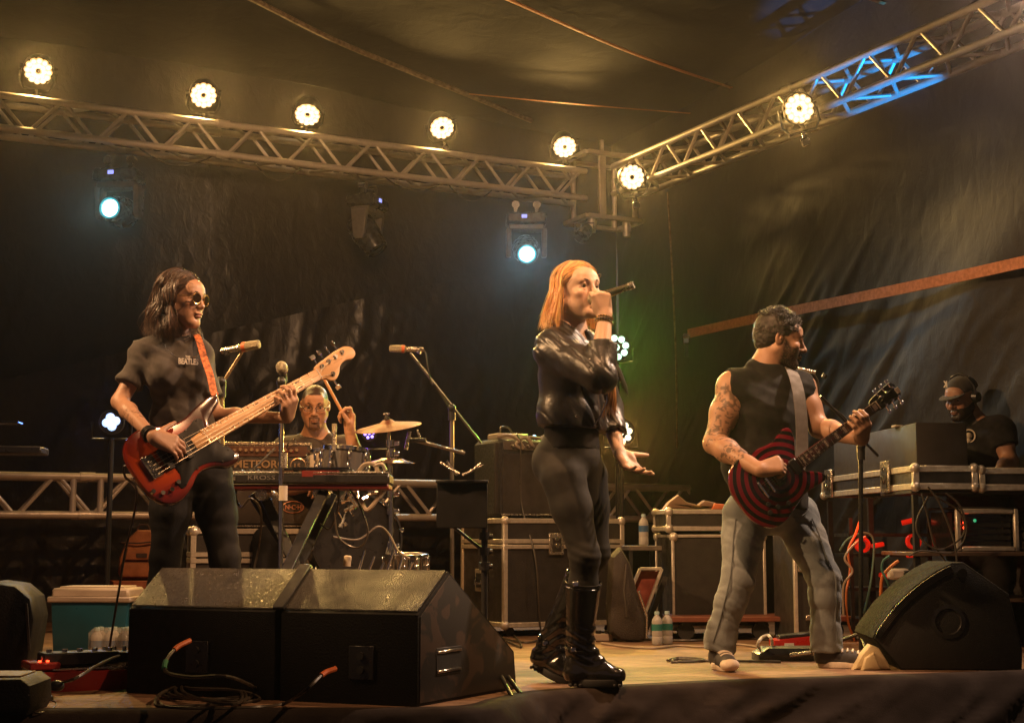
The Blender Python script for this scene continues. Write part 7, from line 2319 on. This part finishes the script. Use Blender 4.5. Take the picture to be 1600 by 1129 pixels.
_tc = _N.new('ShaderNodeTexCoord'); _mp = _N.new('ShaderNodeMapping'); _mp.inputs['Location'].default_value = (-.055, 0, 0)
_mu = _N.new('ShaderNodeVectorMath'); _mu.operation = 'MULTIPLY'; _mu.inputs[1].default_value = (1, 1, 0)
_ln = _N.new('ShaderNodeVectorMath'); _ln.operation = 'LENGTH'
_L.new(_tc.outputs['Object'], _mp.inputs['Vector']); _L.new(_mp.outputs['Vector'], _mu.inputs[0]); _L.new(_mu.outputs[0], _ln.inputs[0])
_m1 = _N.new('ShaderNodeMath'); _m1.operation = 'MULTIPLY'; _m1.inputs[1].default_value = 2*math.pi / .036
_m2 = _N.new('ShaderNodeMath'); _m2.operation = 'SINE'
_cr = _N.new('ShaderNodeValToRGB'); _cr.color_ramp.elements[0].position = .44; _cr.color_ramp.elements[0].color = (.009, .006, .007, 1); _cr.color_ramp.elements[1].position = .50; _cr.color_ramp.elements[1].color = (.13, .006, .016, 1)
_m3 = _N.new('ShaderNodeMapRange'); _m3.inputs['From Min'].default_value = -1
_L.new(_ln.outputs['Value'], _m1.inputs[0]); _L.new(_m1.outputs[0], _m2.inputs[0]); _L.new(_m2.outputs[0], _m3.inputs['Value']); _L.new(_m3.outputs['Result'], _cr.inputs['Fac']); _L.new(_cr.outputs['Color'], _b.inputs['Base Color'])
br3, nu3 = frame_solve((1203, 757), Y3 - .30, (1371, 633), .628, 1)
gtr = string_instrument('electric_guitar', 'double horned electric guitar with maroon and black rings held by the man in jeans', 'guitar', br3, nu3, (.18, -.96, .10), .628, None, .034, None, .043, None, None, 6)
go = closed_outline([(-.170, -.01), (-.160, .090), (-.105, .160), (-.03, .178), (.045, .165), (.110, .150), (.165, .158), (.205, .168), (.232, .150), (.222, .105), (.190, .055), (.176, .028),
                     (.172, -.028), (.182, -.050), (.212, -.075), (.238, -.108), (.222, -.132), (.170, -.130), (.110, -.128), (.045, -.148), (-.030, -.172), (-.105, -.165), (-.158, -.100)], 4)
MB().prism(go, (0, 0, -.036), (1, 0, 0), (0, 1, 0), (0, 0, 1), .036, .012).build('body', SCB, gtr)
WENGE = mat('dark_fretboard', (.035, .018, .012), .4, 0, .2, 20); NKM = mat('maroon_neck', (.10, .012, .012), .3, coat=.4); PEARL = mat('pearl_inlay', (.55, .46, .38), .25, 0, .2, 40)
build_neck(gtr, .628, 22, .043, .056, WENGE, NKM, .004, PEARL, (1, 3, 5, 7, 9, 12, 15, 17, 19, 21), 6, heel=.04)
for x in (.045, .145): MB().box((x, 0, .006), (.036, .070, .012), bev=.003).build('pickup', PLASTIC, gtr)
MB().box((0, 0, .008), (.012, .078, .012), bev=.003).build('bridge', CHROME, gtr); MB().box((-.040, 0, .008), (.012, .084, .012), bev=.004).build('tailpiece', CHROME, gtr)
for (x, y) in ((-.03, -.10), (-.06, -.065), (.02, -.115), (-.075, -.10)): MB().cyl((x, y, 0), (x, y, .016), .011, .009, n=14).build('knob', PLASTIC, gtr)
MB().cyl((.10, .085, 0), (.10, .085, .012), .006, n=8).build('toggle_switch', CREAM, gtr)
hs = closed_outline([(.626, -.021), (.626, .021), (.655, .034), (.74, .042), (.775, .040), (.785, .018), (.770, .0), (.785, -.018), (.775, -.040), (.74, -.042), (.655, -.034)], 4)
h3_ = MB().prism(hs, (0, 0, -.012), (1, 0, -.12), (0, 1, 0), (0, 0, 1), .014, .003).build('headstock', PG, gtr)
MB().box((.752, .0, -.012), (.020, .026, .003), Matrix.Rotation(.12, 3, 'Y')).build('headstock_inlay', PEARL, h3_)
for i in range(3):
    for s_ in (-1, 1):
        x = .665 + .036*i
        MB().cyl((x, s_*.024, -.006), (x, s_*.024, .008), .005, n=10).build('tuning_post', CHROME, h3_)
        MB().cyl((x, s_*.03, -.022), (x, s_*.052, -.022), .003, n=6).box((x, s_*.060, -.022), (.016, .014, .006), bev=.002).build('tuning_key', CHROME, h3_)
for i in range(6):
    yb, yn = -.0255 + .0102*i, -.0175 + .007*i
    MB().tube([(-.040, yb, .016), (0, yb, .0155), (.628, yn, .0125), (.665 + .036*(i if i < 3 else 5 - i), -.024 if i < 3 else .024, .002)], .0009, 5).build('string', CHROME, gtr)
MB().cyl((.0, .085, -.036), (.0, .085, -.030), .005).build('strap_button', CHROME, gtr)
GM3 = gtr.matrix_basis.copy(); M3 = np.array(GM3.to_3x3()); gx, gy, gz = M3[:, 0], M3[:, 1], M3[:, 2]
wR = inst(GM3, -.010, .085, .050, base3) + nv((0, 0, .0))
neck_p = inst(GM3, .628 - .125, 0, -.012, base3)
wL = neck_p - gy*.085 - gz*.018 - gx*.02
legs3 = [(J(1165, 805, Y3 - .0), J(1152, 910, Y3 - .08), J(1124, 1005, Y3 - .04)), (J(1243, 805, Y3 + .08), J(1288, 905, Y3 + .0), J(1291, 1005, Y3 + .03))]
body3 = Vol()
torso(body3, nk, sR, sL, ch_, ws, hp3, l3_, f3, .118, .118, .120, 1.38, 1.35, 1.35, 0, .066, belly=.7)
body3.cone(H3(0, -.032, -.05), nk + nv((0, 0, .01)), .062, .070, .04)
head_volume(body3, H3, male=True, nose=1.15, jaw=1.08)
arm(body3, sR, eR, wR, (.062, .066, .049, .052, .031), .03); arm(body3, sL, eL, wL, (.058, .058, .046, .048, .031), .03)
dR = unit(gx*.93 - gy*.36 + gz*.02); nR = unit(-gz*.9 - gy*.5)
hand_volume(body3, wR, dR, nR, gy*.8 + gz*.5, .98, ((1.0, 1.1, .5), (1.0, 1.15, .6), (1.0, 1.1, .6), (.95, 1.0, .6)), thumb=((.80, .35, .45), (.85, -.1, .5)), male=True)
dL = unit(gy*.50 + gz*.85 + gx*.1)
hand_volume(body3, wL, dL, unit(gy*.85 - gz*.5), gx, .98, ((.55, .95, .6), (.6, .95, .6), (.7, .95, .6), (.75, .9, .5)), spread=(.16, .04, -.08, -.20), thumb=((.05, .35, .9), (.0, .1, 1.0)), male=True)
# the hands close over the neck from below: turn the palm to the strings
for h_, k_, a_ in legs3: leg(body3, h_, k_, a_, (.10, .085, .065, .062, .045))
def ex3(V, L, c):
    # beard and short sideburns
    b = np.clip((-.020 + np.clip(.05 - L[:, 1], 0, .05) - L[:, 2]) / .02, 0, 1) * np.clip((L[:, 1] - .0) / .02, 0, 1) * np.clip((L[:, 2] + .135) / .02, 0, 1)
    near = (np.abs(L[:, 0]) < .09) & (np.abs(L[:, 1]) < .13)
    lipm = (((L[:, 0]) / .024)**2 + ((L[:, 2] + .066) / .011)**2) < 1
    b = b * near * ~lipm
    n = vnoise(V[:, 0]*260, V[:, 1]*260, V[:, 2]*260)
    b = np.clip(b * (.95 + .4*n), 0, .96)[:, None]
    c = c * (1 - b) + nv((.020, .012, .009)) * b
    # tattoos on the near arm
    def tattoo(a, bb, r0):
        ba = bb - a; h = ((V - a) @ ba) / (ba @ ba); q = V - a - np.clip(h, 0, 1)[:, None]*ba
        return (h > .02) & (h < .95) & (np.linalg.norm(q, axis=1) < r0)
    m = tattoo(sR + nv((0, 0, -.02)), eR, .11) | tattoo(eR, eR + (wR - eR)*.8, .09)
    n1 = fbm(V[:, 0]*30, V[:, 1]*30, V[:, 2]*30, 3); n2 = vnoise(V[:, 0]*11 + 4, V[:, 1]*11, V[:, 2]*11)
    ink = ((np.abs(n1) < .15) | (n1 > .60)) & (n2 > -.25)
    sh_ = np.clip((n2 - .2)*1.2, 0, .35) * m
    c = c * (1 - sh_[:, None]*.6)
    w_ = (m & ink)[:, None]
    return np.where(w_, c*.34 + nv((.008, .012, .012)), c)
hR, hL = wR + dR*.07, wL + dL*.07
vol_mesh('body', body3, SKIN, p3, .0085, ([(H3.c[0]-.12, H3.c[0]+.14, .0030), fz(hR[0], .08), fz(hL[0], .08)], [(H3.c[1]-.12, H3.c[1]+.12, .0032), fz(hR[1]), fz(hL[1])], [(H3.c[2]-.14, H3.c[2]+.13, .0030), fz(hR[2], .08), fz(hL[2], .08), (eR[2]-.08, sR[2], .0055)]),
         color=skin_color((.40, .225, .14), H3, lips=(.24, .11, .08), extra=ex3))
eye_parts(H3, p3, iris=(.03, .02, .01), brow=(.02, .013, .010), browthick=1.3)
TK = mat('black_cotton', (.012, .0105, .010), .9, 0, .2, 20, .3, 400, sheen=.05, spec=.25)
sh3 = Vol(.016)
torso(sh3, nk - nv((0, 0, .01)), sR, sL, ch_, ws, hp3, l3_, f3, .122, .126, .125, 1.36, 1.36, 1.36, 0, .062, belly=.8)
for s_, e_ in ((sR, eR), (sL, eL)):
    d_ = unit(s_ - ch_)
    sg_l = unit(l3_ * (1 if s_ is sL else -1))
    sh3.cone(s_ + sg_l*.098 + nv((0, 0, .03)), e_ + sg_l*.04, .100, .095, .012, op='sub')
sh3.ell(nk + nv((0, 0, .05)) + f3*.03, (.075, .080, .045), None, .012, 'sub')
sh3.plane(hp3 + nv((0, 0, .005)), (0, 0, -1))
vol_mesh('sleeveless_shirt', sh3, TK, p3, .0070, disp=addf(wrinkle(6.2, 8, .006, (.5, .1, .85), .30), groove(3.2, 8, .006, (.6, .1, .8), .20), wrinkle(2.7, 17, .003, (.2, .1, .9), .4)), smooth_it=1)
JEAN = mat('washed_blue_denim', (.19, .215, .225), .8, 0, .28, 7, .35, 350, sheen=.2)
jn = Vol(.012)
jn.cone(hp3, hp3 + nv((0, 0, .10)), .122, .118, .05, (l3_, 1.34))
for i, (h_, k_, a_) in enumerate(legs3):
    leg(jn, h_, k_, a_ + nv((0, 0, .03)), (.100, .084, .066, .062, .056))
    jn.cone(a_ + (k_ - a_)*.25, a_ + nv((0, 0, -.022)), .060, .064, .02, capb=True)
kz = [q[1] for q in legs3]
vol_mesh('jeans', jn, JEAN, p3, .0072, disp=addf(groove(1.3, 10, .0055, (.5, .1, .85), .22), groove(9.1, 22, .0042, (.5, .2, .82), .24),
         lambda X, Y, Z: .0045*np.sin(Z*130 + 4*np.sin(X*22) + 3*np.sin(Y*25))*np.clip(1 - (Z - .03)/.12, 0, 1)), smooth_it=1)
STI = mat('denim_stitching', (.15, .17, .18), .8)
for (h_, k_, a_), sg in zip(legs3, (-1, 1)):
    d_ = unit((sg*.55, -.85, 0)) if sg < 0 else unit((.45, -.9, 0))
    pts = [on_surface(jn, nv(h_) + (nv(k_)-h_)*t, d_, .22) for t in (.05, .3, .6, .95)] + [on_surface(jn, nv(k_) + (nv(a_)-k_)*t, d_, .22) for t in (.3, .6, .95)]
    MB().tube([nv(p) + d_*.001 for p in smooth_path(pts, 4)], .0034, 5).build('side_seam', STI, p3)
for sg in (-1, 1):
    d_ = f3; c_ = hp3 + l3_*sg*.10
    pts = [on_surface(jn, c_ + l3_*sg*x + nv((0, 0, z)), d_, .25) + d_*.002 for x, z in ((.05, .0), (.03, -.03), (.0, -.045), (-.04, -.05))]
    MB().tube(smooth_path(pts, 4), .003, 5).build('pocket_edge', STI, p3)
BLT = MB()
MB().ball(nv(J(1190, 815, Y3 - .16)), .02, 8).build('strap_end', PLASTIC, p3)
# shoes: canvas trainers with pale toe and laces
def trainer(root, an, fdir, heel, name='shoe'):
    fd = unit(fdir); sd = unit(np.cross(fd, (0, 0, 1))); heel = nv(heel)
    b = Vol(); up = nv((0, 0, 1))
    b.cone(nv(an) + nv((0, 0, -.02)), heel + up*.05, .046, .042, .02)
    b.cone(heel + up*.050, heel + fd*.12 + up*.040, .042, .040, .03); b.cone(heel + fd*.12 + up*.040, heel + fd*.20 + up*.034, .040, .034, .02, (sd, 1.15)); b.plane(heel + up*.018, -up)
    vol_mesh(name, b, mat('canvas_shoe', (.045, .042, .045), .75, 0, .3, 18), root, .006)
    ol = [(.118*math.cos(a) + .085, .050*math.sin(a)) for a in np.linspace(0, 2*math.pi, 28)[:-1]]
    MB().prism(ol, heel + up*.001, fd, sd, up, .028, .005).build('sole', mat('shoe_rubber', (.68, .58, .47), .6, 0, .2, 20), root)
    MB().ball(heel + fd*.205 + up*.032, (.045, .045, .030), 14).build('toe_cap', mat('shoe_rubber', (.68, .58, .47), .6), root)
    for i in range(5):
        c = heel + fd*(.060 + .024*i) + up*(.104 - .009*i)
        MB().tube([on_surface(b, c + sd*x, up, .12) + up*.002 for x in (-.030, -.015, 0, .015, .030)], .0048, 6).build('lace', mat('lace_cream', (.75, .66, .54), .7), root)
trainer(p3, legs3[0][2], (.10, -1, 0), (legs3[0][2][0], legs3[0][2][1] + .03, 0))
trainer(p3, legs3[1][2], (.95, -.30, 0), (legs3[1][2][0] - .01, legs3[1][2][1], 0))
# hair: cropped sides, curls on top
HAIR3 = mat('black_curly_hair', (.022, .014, .010), .62, 0, .35, 40, spec=.55)
rs = np.random.RandomState(8)
hv = Vol()
hv.ell(H3(0, -.026, .038), nv((.085, .100, .094))*H3.k, H3.M, .01)
hv.ell(H3(0, -.060, -.010), nv((.070, .056, .060))*H3.k, H3.M, .02)
hv.ell(H3(0, .080, -.005), nv((.11, .075, .062))*H3.k, H3.M, .010, 'sub')
for sx in (-1, 1): hv.ell(H3(sx*.09, .010, -.035), nv((.05, .042, .055))*H3.k, H3.M, .008, 'sub')
vol_mesh('hair_base', hv, HAIR3, p3, .0045, disp=wrinkle(3.3, 60, .003, (0, 0, 1), .9))
C3 = []
for i in range(1150):
    th = math.radians(rs.uniform(0, 86)); ph = rs.uniform(0, 2*math.pi)
    if math.cos(ph) < 0 and th > 1.0: continue
    d_ = nv((math.sin(th)*math.sin(ph), math.sin(th)*math.cos(ph), math.cos(th)))
    c0_ = nv((d_[0]*.080, d_[1]*.094 - .022, d_[2]*.088 + .036))
    if c0_[1] > .055 and c0_[2] < .060: continue
    ax_ = unit(d_ + rs.normal(0, .35, 3)); a_ = unit(np.cross(ax_, (.3, .5, .8))); b_ = np.cross(ax_, a_)
    r_ = rs.uniform(.004, .008); L_ = rs.uniform(.014, .036); tw = rs.uniform(7, 13)
    C3.append([H3.c + H3.M @ ((c0_ + ax_*L_*t + (a_*math.cos(tw*t) + b_*math.sin(tw*t))*r_) * H3.k) for t in np.linspace(0, 1, 12)])
for i in range(1500):
    th = math.radians(rs.uniform(50, 118)); ph = math.radians(rs.uniform(70, 290))
    d_ = nv((math.sin(th)*math.sin(ph), math.sin(th)*math.cos(ph), math.cos(th)))
    c0_ = nv((d_[0]*.083, d_[1]*.097 - .024, d_[2]*.088 + .030))
    if abs(ph - math.pi) > 1.1 and c0_[2] < .02: continue
    C3.append([H3.c + H3.M @ ((c0_ + d_*.003*t + nv((0, -.004, -.014))*t) * H3.k) for t in np.linspace(0, 1, 4)])
strands_mesh('hair', C3, .0017, STRM, p3, 4, base=(.026, .017, .012), var=.55)
# strap
GST = mat('grey_strap', (.13, .115, .10), .7, 0, .15, 30, .3, 300)
ps = [J(1228, 572, Y3 + .10), J(1238, 581, Y3 - .04), J(1247, 610, Y3 - .12), J(1252, 650, Y3 - .15), J(1253, 700, Y3 - .17), J(1248, 735, Y3 - .20)]
ps = [nv(q) for q in smooth_path(ps, 6)]
ribbon('strap', ps, [unit(f3 + nv((0, 0, .3 if i < 8 else 0)))for i in range(len(ps))], .062, .004, GST, p3)

# ================================================================== PERSON 4: the drummer
Y4 = 8.3
base4 = at(495, 1000, Y4); base4.z = 0
J = JB(base4)
p4 = thing('person', 'man with shaved head, glasses and goatee drumming with a raised stick', 'person', base4)
H4 = Head(J(492, 634, Y4 - .06), (.10, -1, -.28), k=1.02)
f4, l4_ = unit((0, -1, -.05)), unit((1, 0, 0))
nk = J(493, 686, Y4 + .02); sR, sL = J(447, 706, Y4), J(541, 704, Y4)
ch_ = J(494, 745, Y4 + .01); ws = J(494, 800, Y4 + .04); hp4 = J(494, 850, Y4 + .06)
eL, wL = J(566, 748, Y4 - .22), J(547, 676, Y4 - .28)
eR, wR = J(432, 765, Y4 - .08), J(478, 760, Y4 - .30)
body4 = Vol()
torso(body4, nk, sR, sL, ch_, ws, hp4, l4_, f4, .108, .100, .115, 1.45, 1.35, 1.35, 0, .060)
body4.cone(H4(0, -.032, -.05), nk + nv((0, 0, .01)), .058, .066, .04)
head_volume(body4, H4, male=True, nose=1.1, jaw=1.04)
arm(body4, sL, eL, wL, (.060, .054, .046, .048, .030), .03); arm(body4, sR, eR, wR, (.060, .054, .046, .048, .030), .03)
dL = unit((-.05, -.10, 1)); nL = unit((-.75, -.55, -.05)); tL = unit((-.5, .7, .1)) * -1
hand_volume(body4, wL, dL, nL, unit((.35, -.75, 0)) * nv((-1, 1, 1)), .98, ((.35, 1.2, .7), (.9, 1.3, .8), (1.1, 1.3, .8), (1.2, 1.3, .8)), thumb=((.8, .3, .45), (.85, -.1, .5)), male=True)
hand_volume(body4, wR, (.6, -.8, 0), (0, 0, -1), (.8, .6, 0), .98, ((.9, 1.2, .7),)*4, male=True)
for sx in (-1, 1): leg(body4, hp4 + l4_*sx*.10, hp4 + nv((sx*.22, -.36, .02)), nv((sx*.24, -.36, .08)) + nv((hp4[0], hp4[1] - .05, 0)), (.10, .088, .065, .062, .045))
def ex4(V, L, c):
    near = (np.abs(L[:, 0]) < .10) & (np.abs(L[:, 1]) < .13) & (np.abs(L[:, 2]) < .16)
    sc = (L[:, 2] > .045 + .25*np.clip(L[:, 1] - .03, 0, 1)) | ((L[:, 1] < -.015) & (L[:, 2] > -.045))
    sc = sc & ~((L[:, 1] > .062) & (L[:, 2] < .075)) & (np.abs(L[:, 0]) < .0755)
    m = (sc & near)[:, None]
    c = np.where(m, nv((.052, .032, .024)), c)
    g = near & (L[:, 1] > .06) & (L[:, 2] < -.048) & (L[:, 2] > -.112) & (np.abs(L[:, 0]) < .030) & ~((np.abs(L[:, 2] + .066) < .010) & (np.abs(L[:, 0]) < .022))
    n = vnoise(V[:, 0]*200, V[:, 1]*200, V[:, 2]*200)
    return np.where((g & (n > -.5))[:, None], c*.30, c)
hL = wL + dL*.06
vol_mesh('body', body4, SKIN, p4, .010, ([(H4.c[0]-.10, H4.c[0]+.10, .0032), fz(hL[0], .06)], [(H4.c[1]-.12, H4.c[1]+.12, .0036), fz(hL[1], .06)], [(H4.c[2]-.13, H4.c[2]+.13, .0032), fz(hL[2], .09)]),
         color=skin_color((.42, .225, .135), H4, lips=(.26, .12, .08), extra=ex4))
eye_parts(H4, p4, iris=(.03, .02, .01), brow=(.03, .018, .012), look=(.0, -.3))
sh4 = Vol(.011)
torso(sh4, nk - nv((0, 0, .012)), sR, sL, ch_, ws, hp4, l4_, f4, .112, .108, .120, 1.45, 1.38, 1.35, 0, .060)
sh4.cone(sR, sR + (eR - sR)*.75, .066, .066, .03, capb=True); sh4.cone(sL, sL + (eL - sL)*.72, .066, .068, .03, capb=True)
sh4.ell(nk + nv((0, 0, .045)) + f4*.03, (.092, .09, .060), None, .012, 'sub')
vol_mesh('t_shirt', sh4, mat('dark_brown_cotton', (.042, .032, .026), .85, 0, .2, 20, .3, 400, sheen=.1), p4, .009, disp=wrinkle(4.6, 12, .007, (.8, .1, .6), .35), smooth_it=1)
tr4 = Vol(.012)
tr4.cone(hp4, ws - nv((0, 0, .02)), .115, .105, .05, (l4_, 1.35))
for sx in (-1, 1): leg(tr4, hp4 + l4_*sx*.10, hp4 + nv((sx*.22, -.36, .02)), nv((sx*.24, -.36, .08)) + nv((hp4[0], hp4[1] - .05, 0)), (.10, .088, .065, .062, .045))
vol_mesh('trousers', tr4, DNM, p4, .014)
gl4 = MB()
for sx in (-1, 1):
    ring = [H4(sx*.033 + .024*math.cos(a), .100 - abs(math.cos(a))*.004, .003 + .015*math.sin(a)) for a in np.linspace(0, 2*math.pi, 21)[:-1]]
    gl4.tube(ring, .0018, 5, closed=True); gl4.tube([H4(sx*.057, .095, .006), H4(sx*.078, .06, .006), H4(sx*.082, .0, .004)], .0022, 5)
gl4.tube([H4(-.009, .101, .006), H4(.009, .101, .006)], .002, 5)
gl4.build('glasses', PLASTIC, p4)
stk = thing('drumstick', 'wooden drumstick raised in the drummer\'s fist behind the bass headstock', 'drumstick', Vector(wL + dL*.085 + nL*.028) + base4)
sa, sb_ = at(549, 652, Y4 - .32), at(513, 585, Y4 - .36)
dd = (sb_ - sa).normalized()
MB().tube([-dd*.05, dd*.25, dd*.30, dd*.315], [.0085, .0085, .006, .0065], 10).build('stick', mat('hickory', (.50, .24, .09), .5, 0, .15, 8), stk)
stool = thing('drum_stool', 'round black drum stool under the drummer', 'stool', (base4.x, base4.y + .06, 0))
MB().lathe([(.001, hp4[2] - .11), (.17, hp4[2] - .115), (.18, hp4[2] - .15), (.15, hp4[2] - .18), (.001, hp4[2] - .18)], n=24).build('seat', PLASTIC, stool)
MB().cyl((0, 0, .1), (0, 0, hp4[2] - .17), .02).build('post', CHROME, stool)
for a in (0, 2.1, 4.2): MB().cyl((0, 0, .25), (.25*math.cos(a), .25*math.sin(a), .01), .012).build('leg', CHROME, stool)

# ================================================================== PERSON 5: the sound technician
Y5 = 8.85
base5 = at(1528, 1000, Y5); base5.z = 0
J = JB(base5)
p5 = thing('person', 'man in black cap and headphones looking down at the mixing desk', 'person', base5)
H5 = Head(J(1502, 622, Y5 - .02), (-.78, -.60, -.28), k=1.06)
f5, l5_ = unit((-.62, -.78, 0)), unit((.78, -.62, 0))
nk = J(1523, 664, Y5 + .03); sR, sL = J(1492, 684, Y5 + .13), J(1562, 672, Y5 - .10)
ch_ = J(1525, 725, Y5 + .03); ws = J(1527, 790, Y5 + .06); hp5 = J(1530, 850, Y5 + .08)
eR, wR = J(1478, 720, Y5 + .02), J(1520, 742, Y5 - .22); eL, wL = J(1578, 722, Y5 - .16), J(1556, 744, Y5 - .36)
body5 = Vol()
torso(body5, nk, sR, sL, ch_, ws, hp5, l5_, f5, .112, .110, .115, 1.38, 1.35, 1.3, 0, .064)
body5.cone(H5(0, -.032, -.05), nk + nv((0, 0, .01)), .060, .066, .04)
head_volume(body5, H5, male=True, nose=1.15, jaw=1.06)
arm(body5, sR, eR, wR, (.062, .056, .048, .050, .032), .03); arm(body5, sL, eL, wL, (.062, .056, .048, .050, .032), .03)
hand_volume(body5, wL, unit((-.5, -.75, -.25)), (0, 0, -1), (-.8, .5, 0), 1, ((.4, .5, .3),)*4, male=True)
hand_volume(body5, wR, unit((-.2, -.9, -.15)), (0, 0, -1), (.9, -.2, 0), 1, ((.4, .5, .3),)*4, male=True)
for sx in (-1, 1): leg(body5, hp5 + l5_*sx*.10, nv((hp5[0], hp5[1], .50)) + l5_*sx*.11, nv((hp5[0], hp5[1], .08)) + l5_*sx*.12, (.10, .088, .065, .062, .045))
def ex5(V, L, c):
    near = (np.abs(L[:, 0]) < .10) & (np.abs(L[:, 1]) < .13) & (np.abs(L[:, 2]) < .16)
    b = near & (L[:, 2] < -.045 + .5*np.clip(-(L[:, 1] - .04), 0, .08)) & (L[:, 1] > -.005) & ~((np.abs(L[:, 2] + .066) < .010) & (np.abs(L[:, 0]) < .022) & (L[:, 1] > .08))
    h_ = near & ((L[:, 1] < -.01) & (L[:, 2] > -.05)) & (np.abs(L[:, 0]) < .075)
    return np.where((b | h_)[:, None], nv((.022, .014, .010)), c)
vol_mesh('body', body5, SKIN, p5, .011, ([(H5.c[0]-.12, H5.c[0]+.12, .0036)], [(H5.c[1]-.12, H5.c[1]+.12, .004)], [(H5.c[2]-.13, H5.c[2]+.12, .0036)]), color=skin_color((.36, .19, .12), H5, lips=(.20, .10, .07), extra=ex5))
eye_parts(H5, p5, iris=(.03, .02, .01), brow=(.02, .013, .010), look=(0, -.5))
sh5 = Vol(.012)
torso(sh5, nk - nv((0, 0, .01)), sR, sL, ch_, ws, hp5, l5_, f5, .118, .118, .120, 1.38, 1.35, 1.3, 0, .064)
sh5.cone(sR, sR + (eR - sR)*.85, .068, .070, .03, capb=True); sh5.cone(sL, sL + (eL - sL)*.45, .068, .072, .03, capb=True)
sh5.ell(nk + nv((0, 0, .045)) + f5*.02, (.085, .085, .045), None, .012, 'sub')
sh5.plane(hp5, (0, 0, -1))
vol_mesh('t_shirt', sh5, TK, p5, .0095, disp=wrinkle(7.7, 10, .007, (.6, .1, .7), .35), smooth_it=1)
tr5 = Vol(.012); tr5.cone(hp5 - nv((0, 0, .02)), hp5 + nv((0, 0, .04)), .118, .116, .04, (l5_, 1.3))
for sx in (-1, 1): leg(tr5, hp5 + l5_*sx*.10, nv((hp5[0], hp5[1], .50)) + l5_*sx*.11, nv((hp5[0], hp5[1], .04)) + l5_*sx*.12, (.10, .088, .075, .072, .062))
vol_mesh('trousers', tr5, DNM, p5, .014)
q = on_surface(sh5, J(1523, 682, Y5), f5, .4) + f5*.016
em = mat('shirt_emblem', (.55, .47, .36), .6)
rg5 = MB().lathe([(.034, 0), (.042, .001), (.042, .003), (.034, .002)], q, f5, 24, closed=True).build('shirt_emblem', em, p5)
MB().ball(q, .020, 12).ball(q - nv((0, 0, .025)), (.016, .010, .018), 10).build('emblem_centre', em, p5)
# cap with peak and embroidered mark
CAP = mat('black_cap_cloth', (.030, .024, .020), .8, 0, .2, 30, .3, 300, sheen=.2)
cv = Vol(); cv.ell(H5(0, -.022, .052), nv((.086, .104, .076))*H5.k, H5.M, .01); cv.plane(H5(0, .0, .040), unit(-H5.u*1.0 - H5.f*.08))
vol_mesh('cap', cv, CAP, p5, .006)
pk = [(.075*math.sin(a), .062 + .095*math.cos(a)**.7) for a in np.linspace(-math.pi/2 + .001, math.pi/2 - .001, 15)] 
MB().prism([(x*H5.k, y*H5.k) for x, y in pk], H5(0, 0, .040), H5.r, unit(H5.f - H5.u*.14), np.cross(H5.r, unit(H5.f - H5.u*.14)), .006, .002).build('cap_peak', CAP, p5)
cq = H5(.030, .072, .086)
text_mesh('cap_mark', 'K', .052, em, p5, cq + unit(H5.f*.9 + H5.r*.3)*.014 - H5.r*.02, unit(H5.r - H5.f*.35), unit(H5.u - H5.f*.25), .001, 1.1, .002)
hq = MB().tube([H5(-.092, -.012, .0), H5(-.090, -.016, .06), H5(-.05, -.018, .125), H5(0, -.018, .140), H5(.05, -.018, .125), H5(.090, -.016, .06), H5(.092, -.012, .0)], .007, 8).build('headphones', PLASTIC, p5)
for sx in (-1, 1): MB().cyl(H5(sx*.080, -.012, -.002), H5(sx*.108, -.012, -.002), .036, .030, n=18).build('ear_cup', PLASTIC, hq)
# ================================================================== stage haze
hb = MB().box((0, 7, 1.9), (36, 26, 8.0)).build('haze', mat('haze_dummy', (1, 1, 1)), None, smooth=False)
hb.data.materials.clear()
hm = bpy.data.materials.new('stage_haze'); hm.use_nodes = True
_n, _l = hm.node_tree.nodes, hm.node_tree.links
_n.remove(_n['Principled BSDF'])
pv = _n.new('ShaderNodeVolumePrincipled')
pv.inputs['Color'].default_value = (.95, .90, .86, 1)
pv.inputs['Density'].default_value = 0.0009
pv.inputs['Anisotropy'].default_value = 0.90
_l.new(pv.outputs['Volume'], _n['Material Output'].inputs['Volume'])
hb.data.materials.append(hm)
tag(hb, kind='stuff')
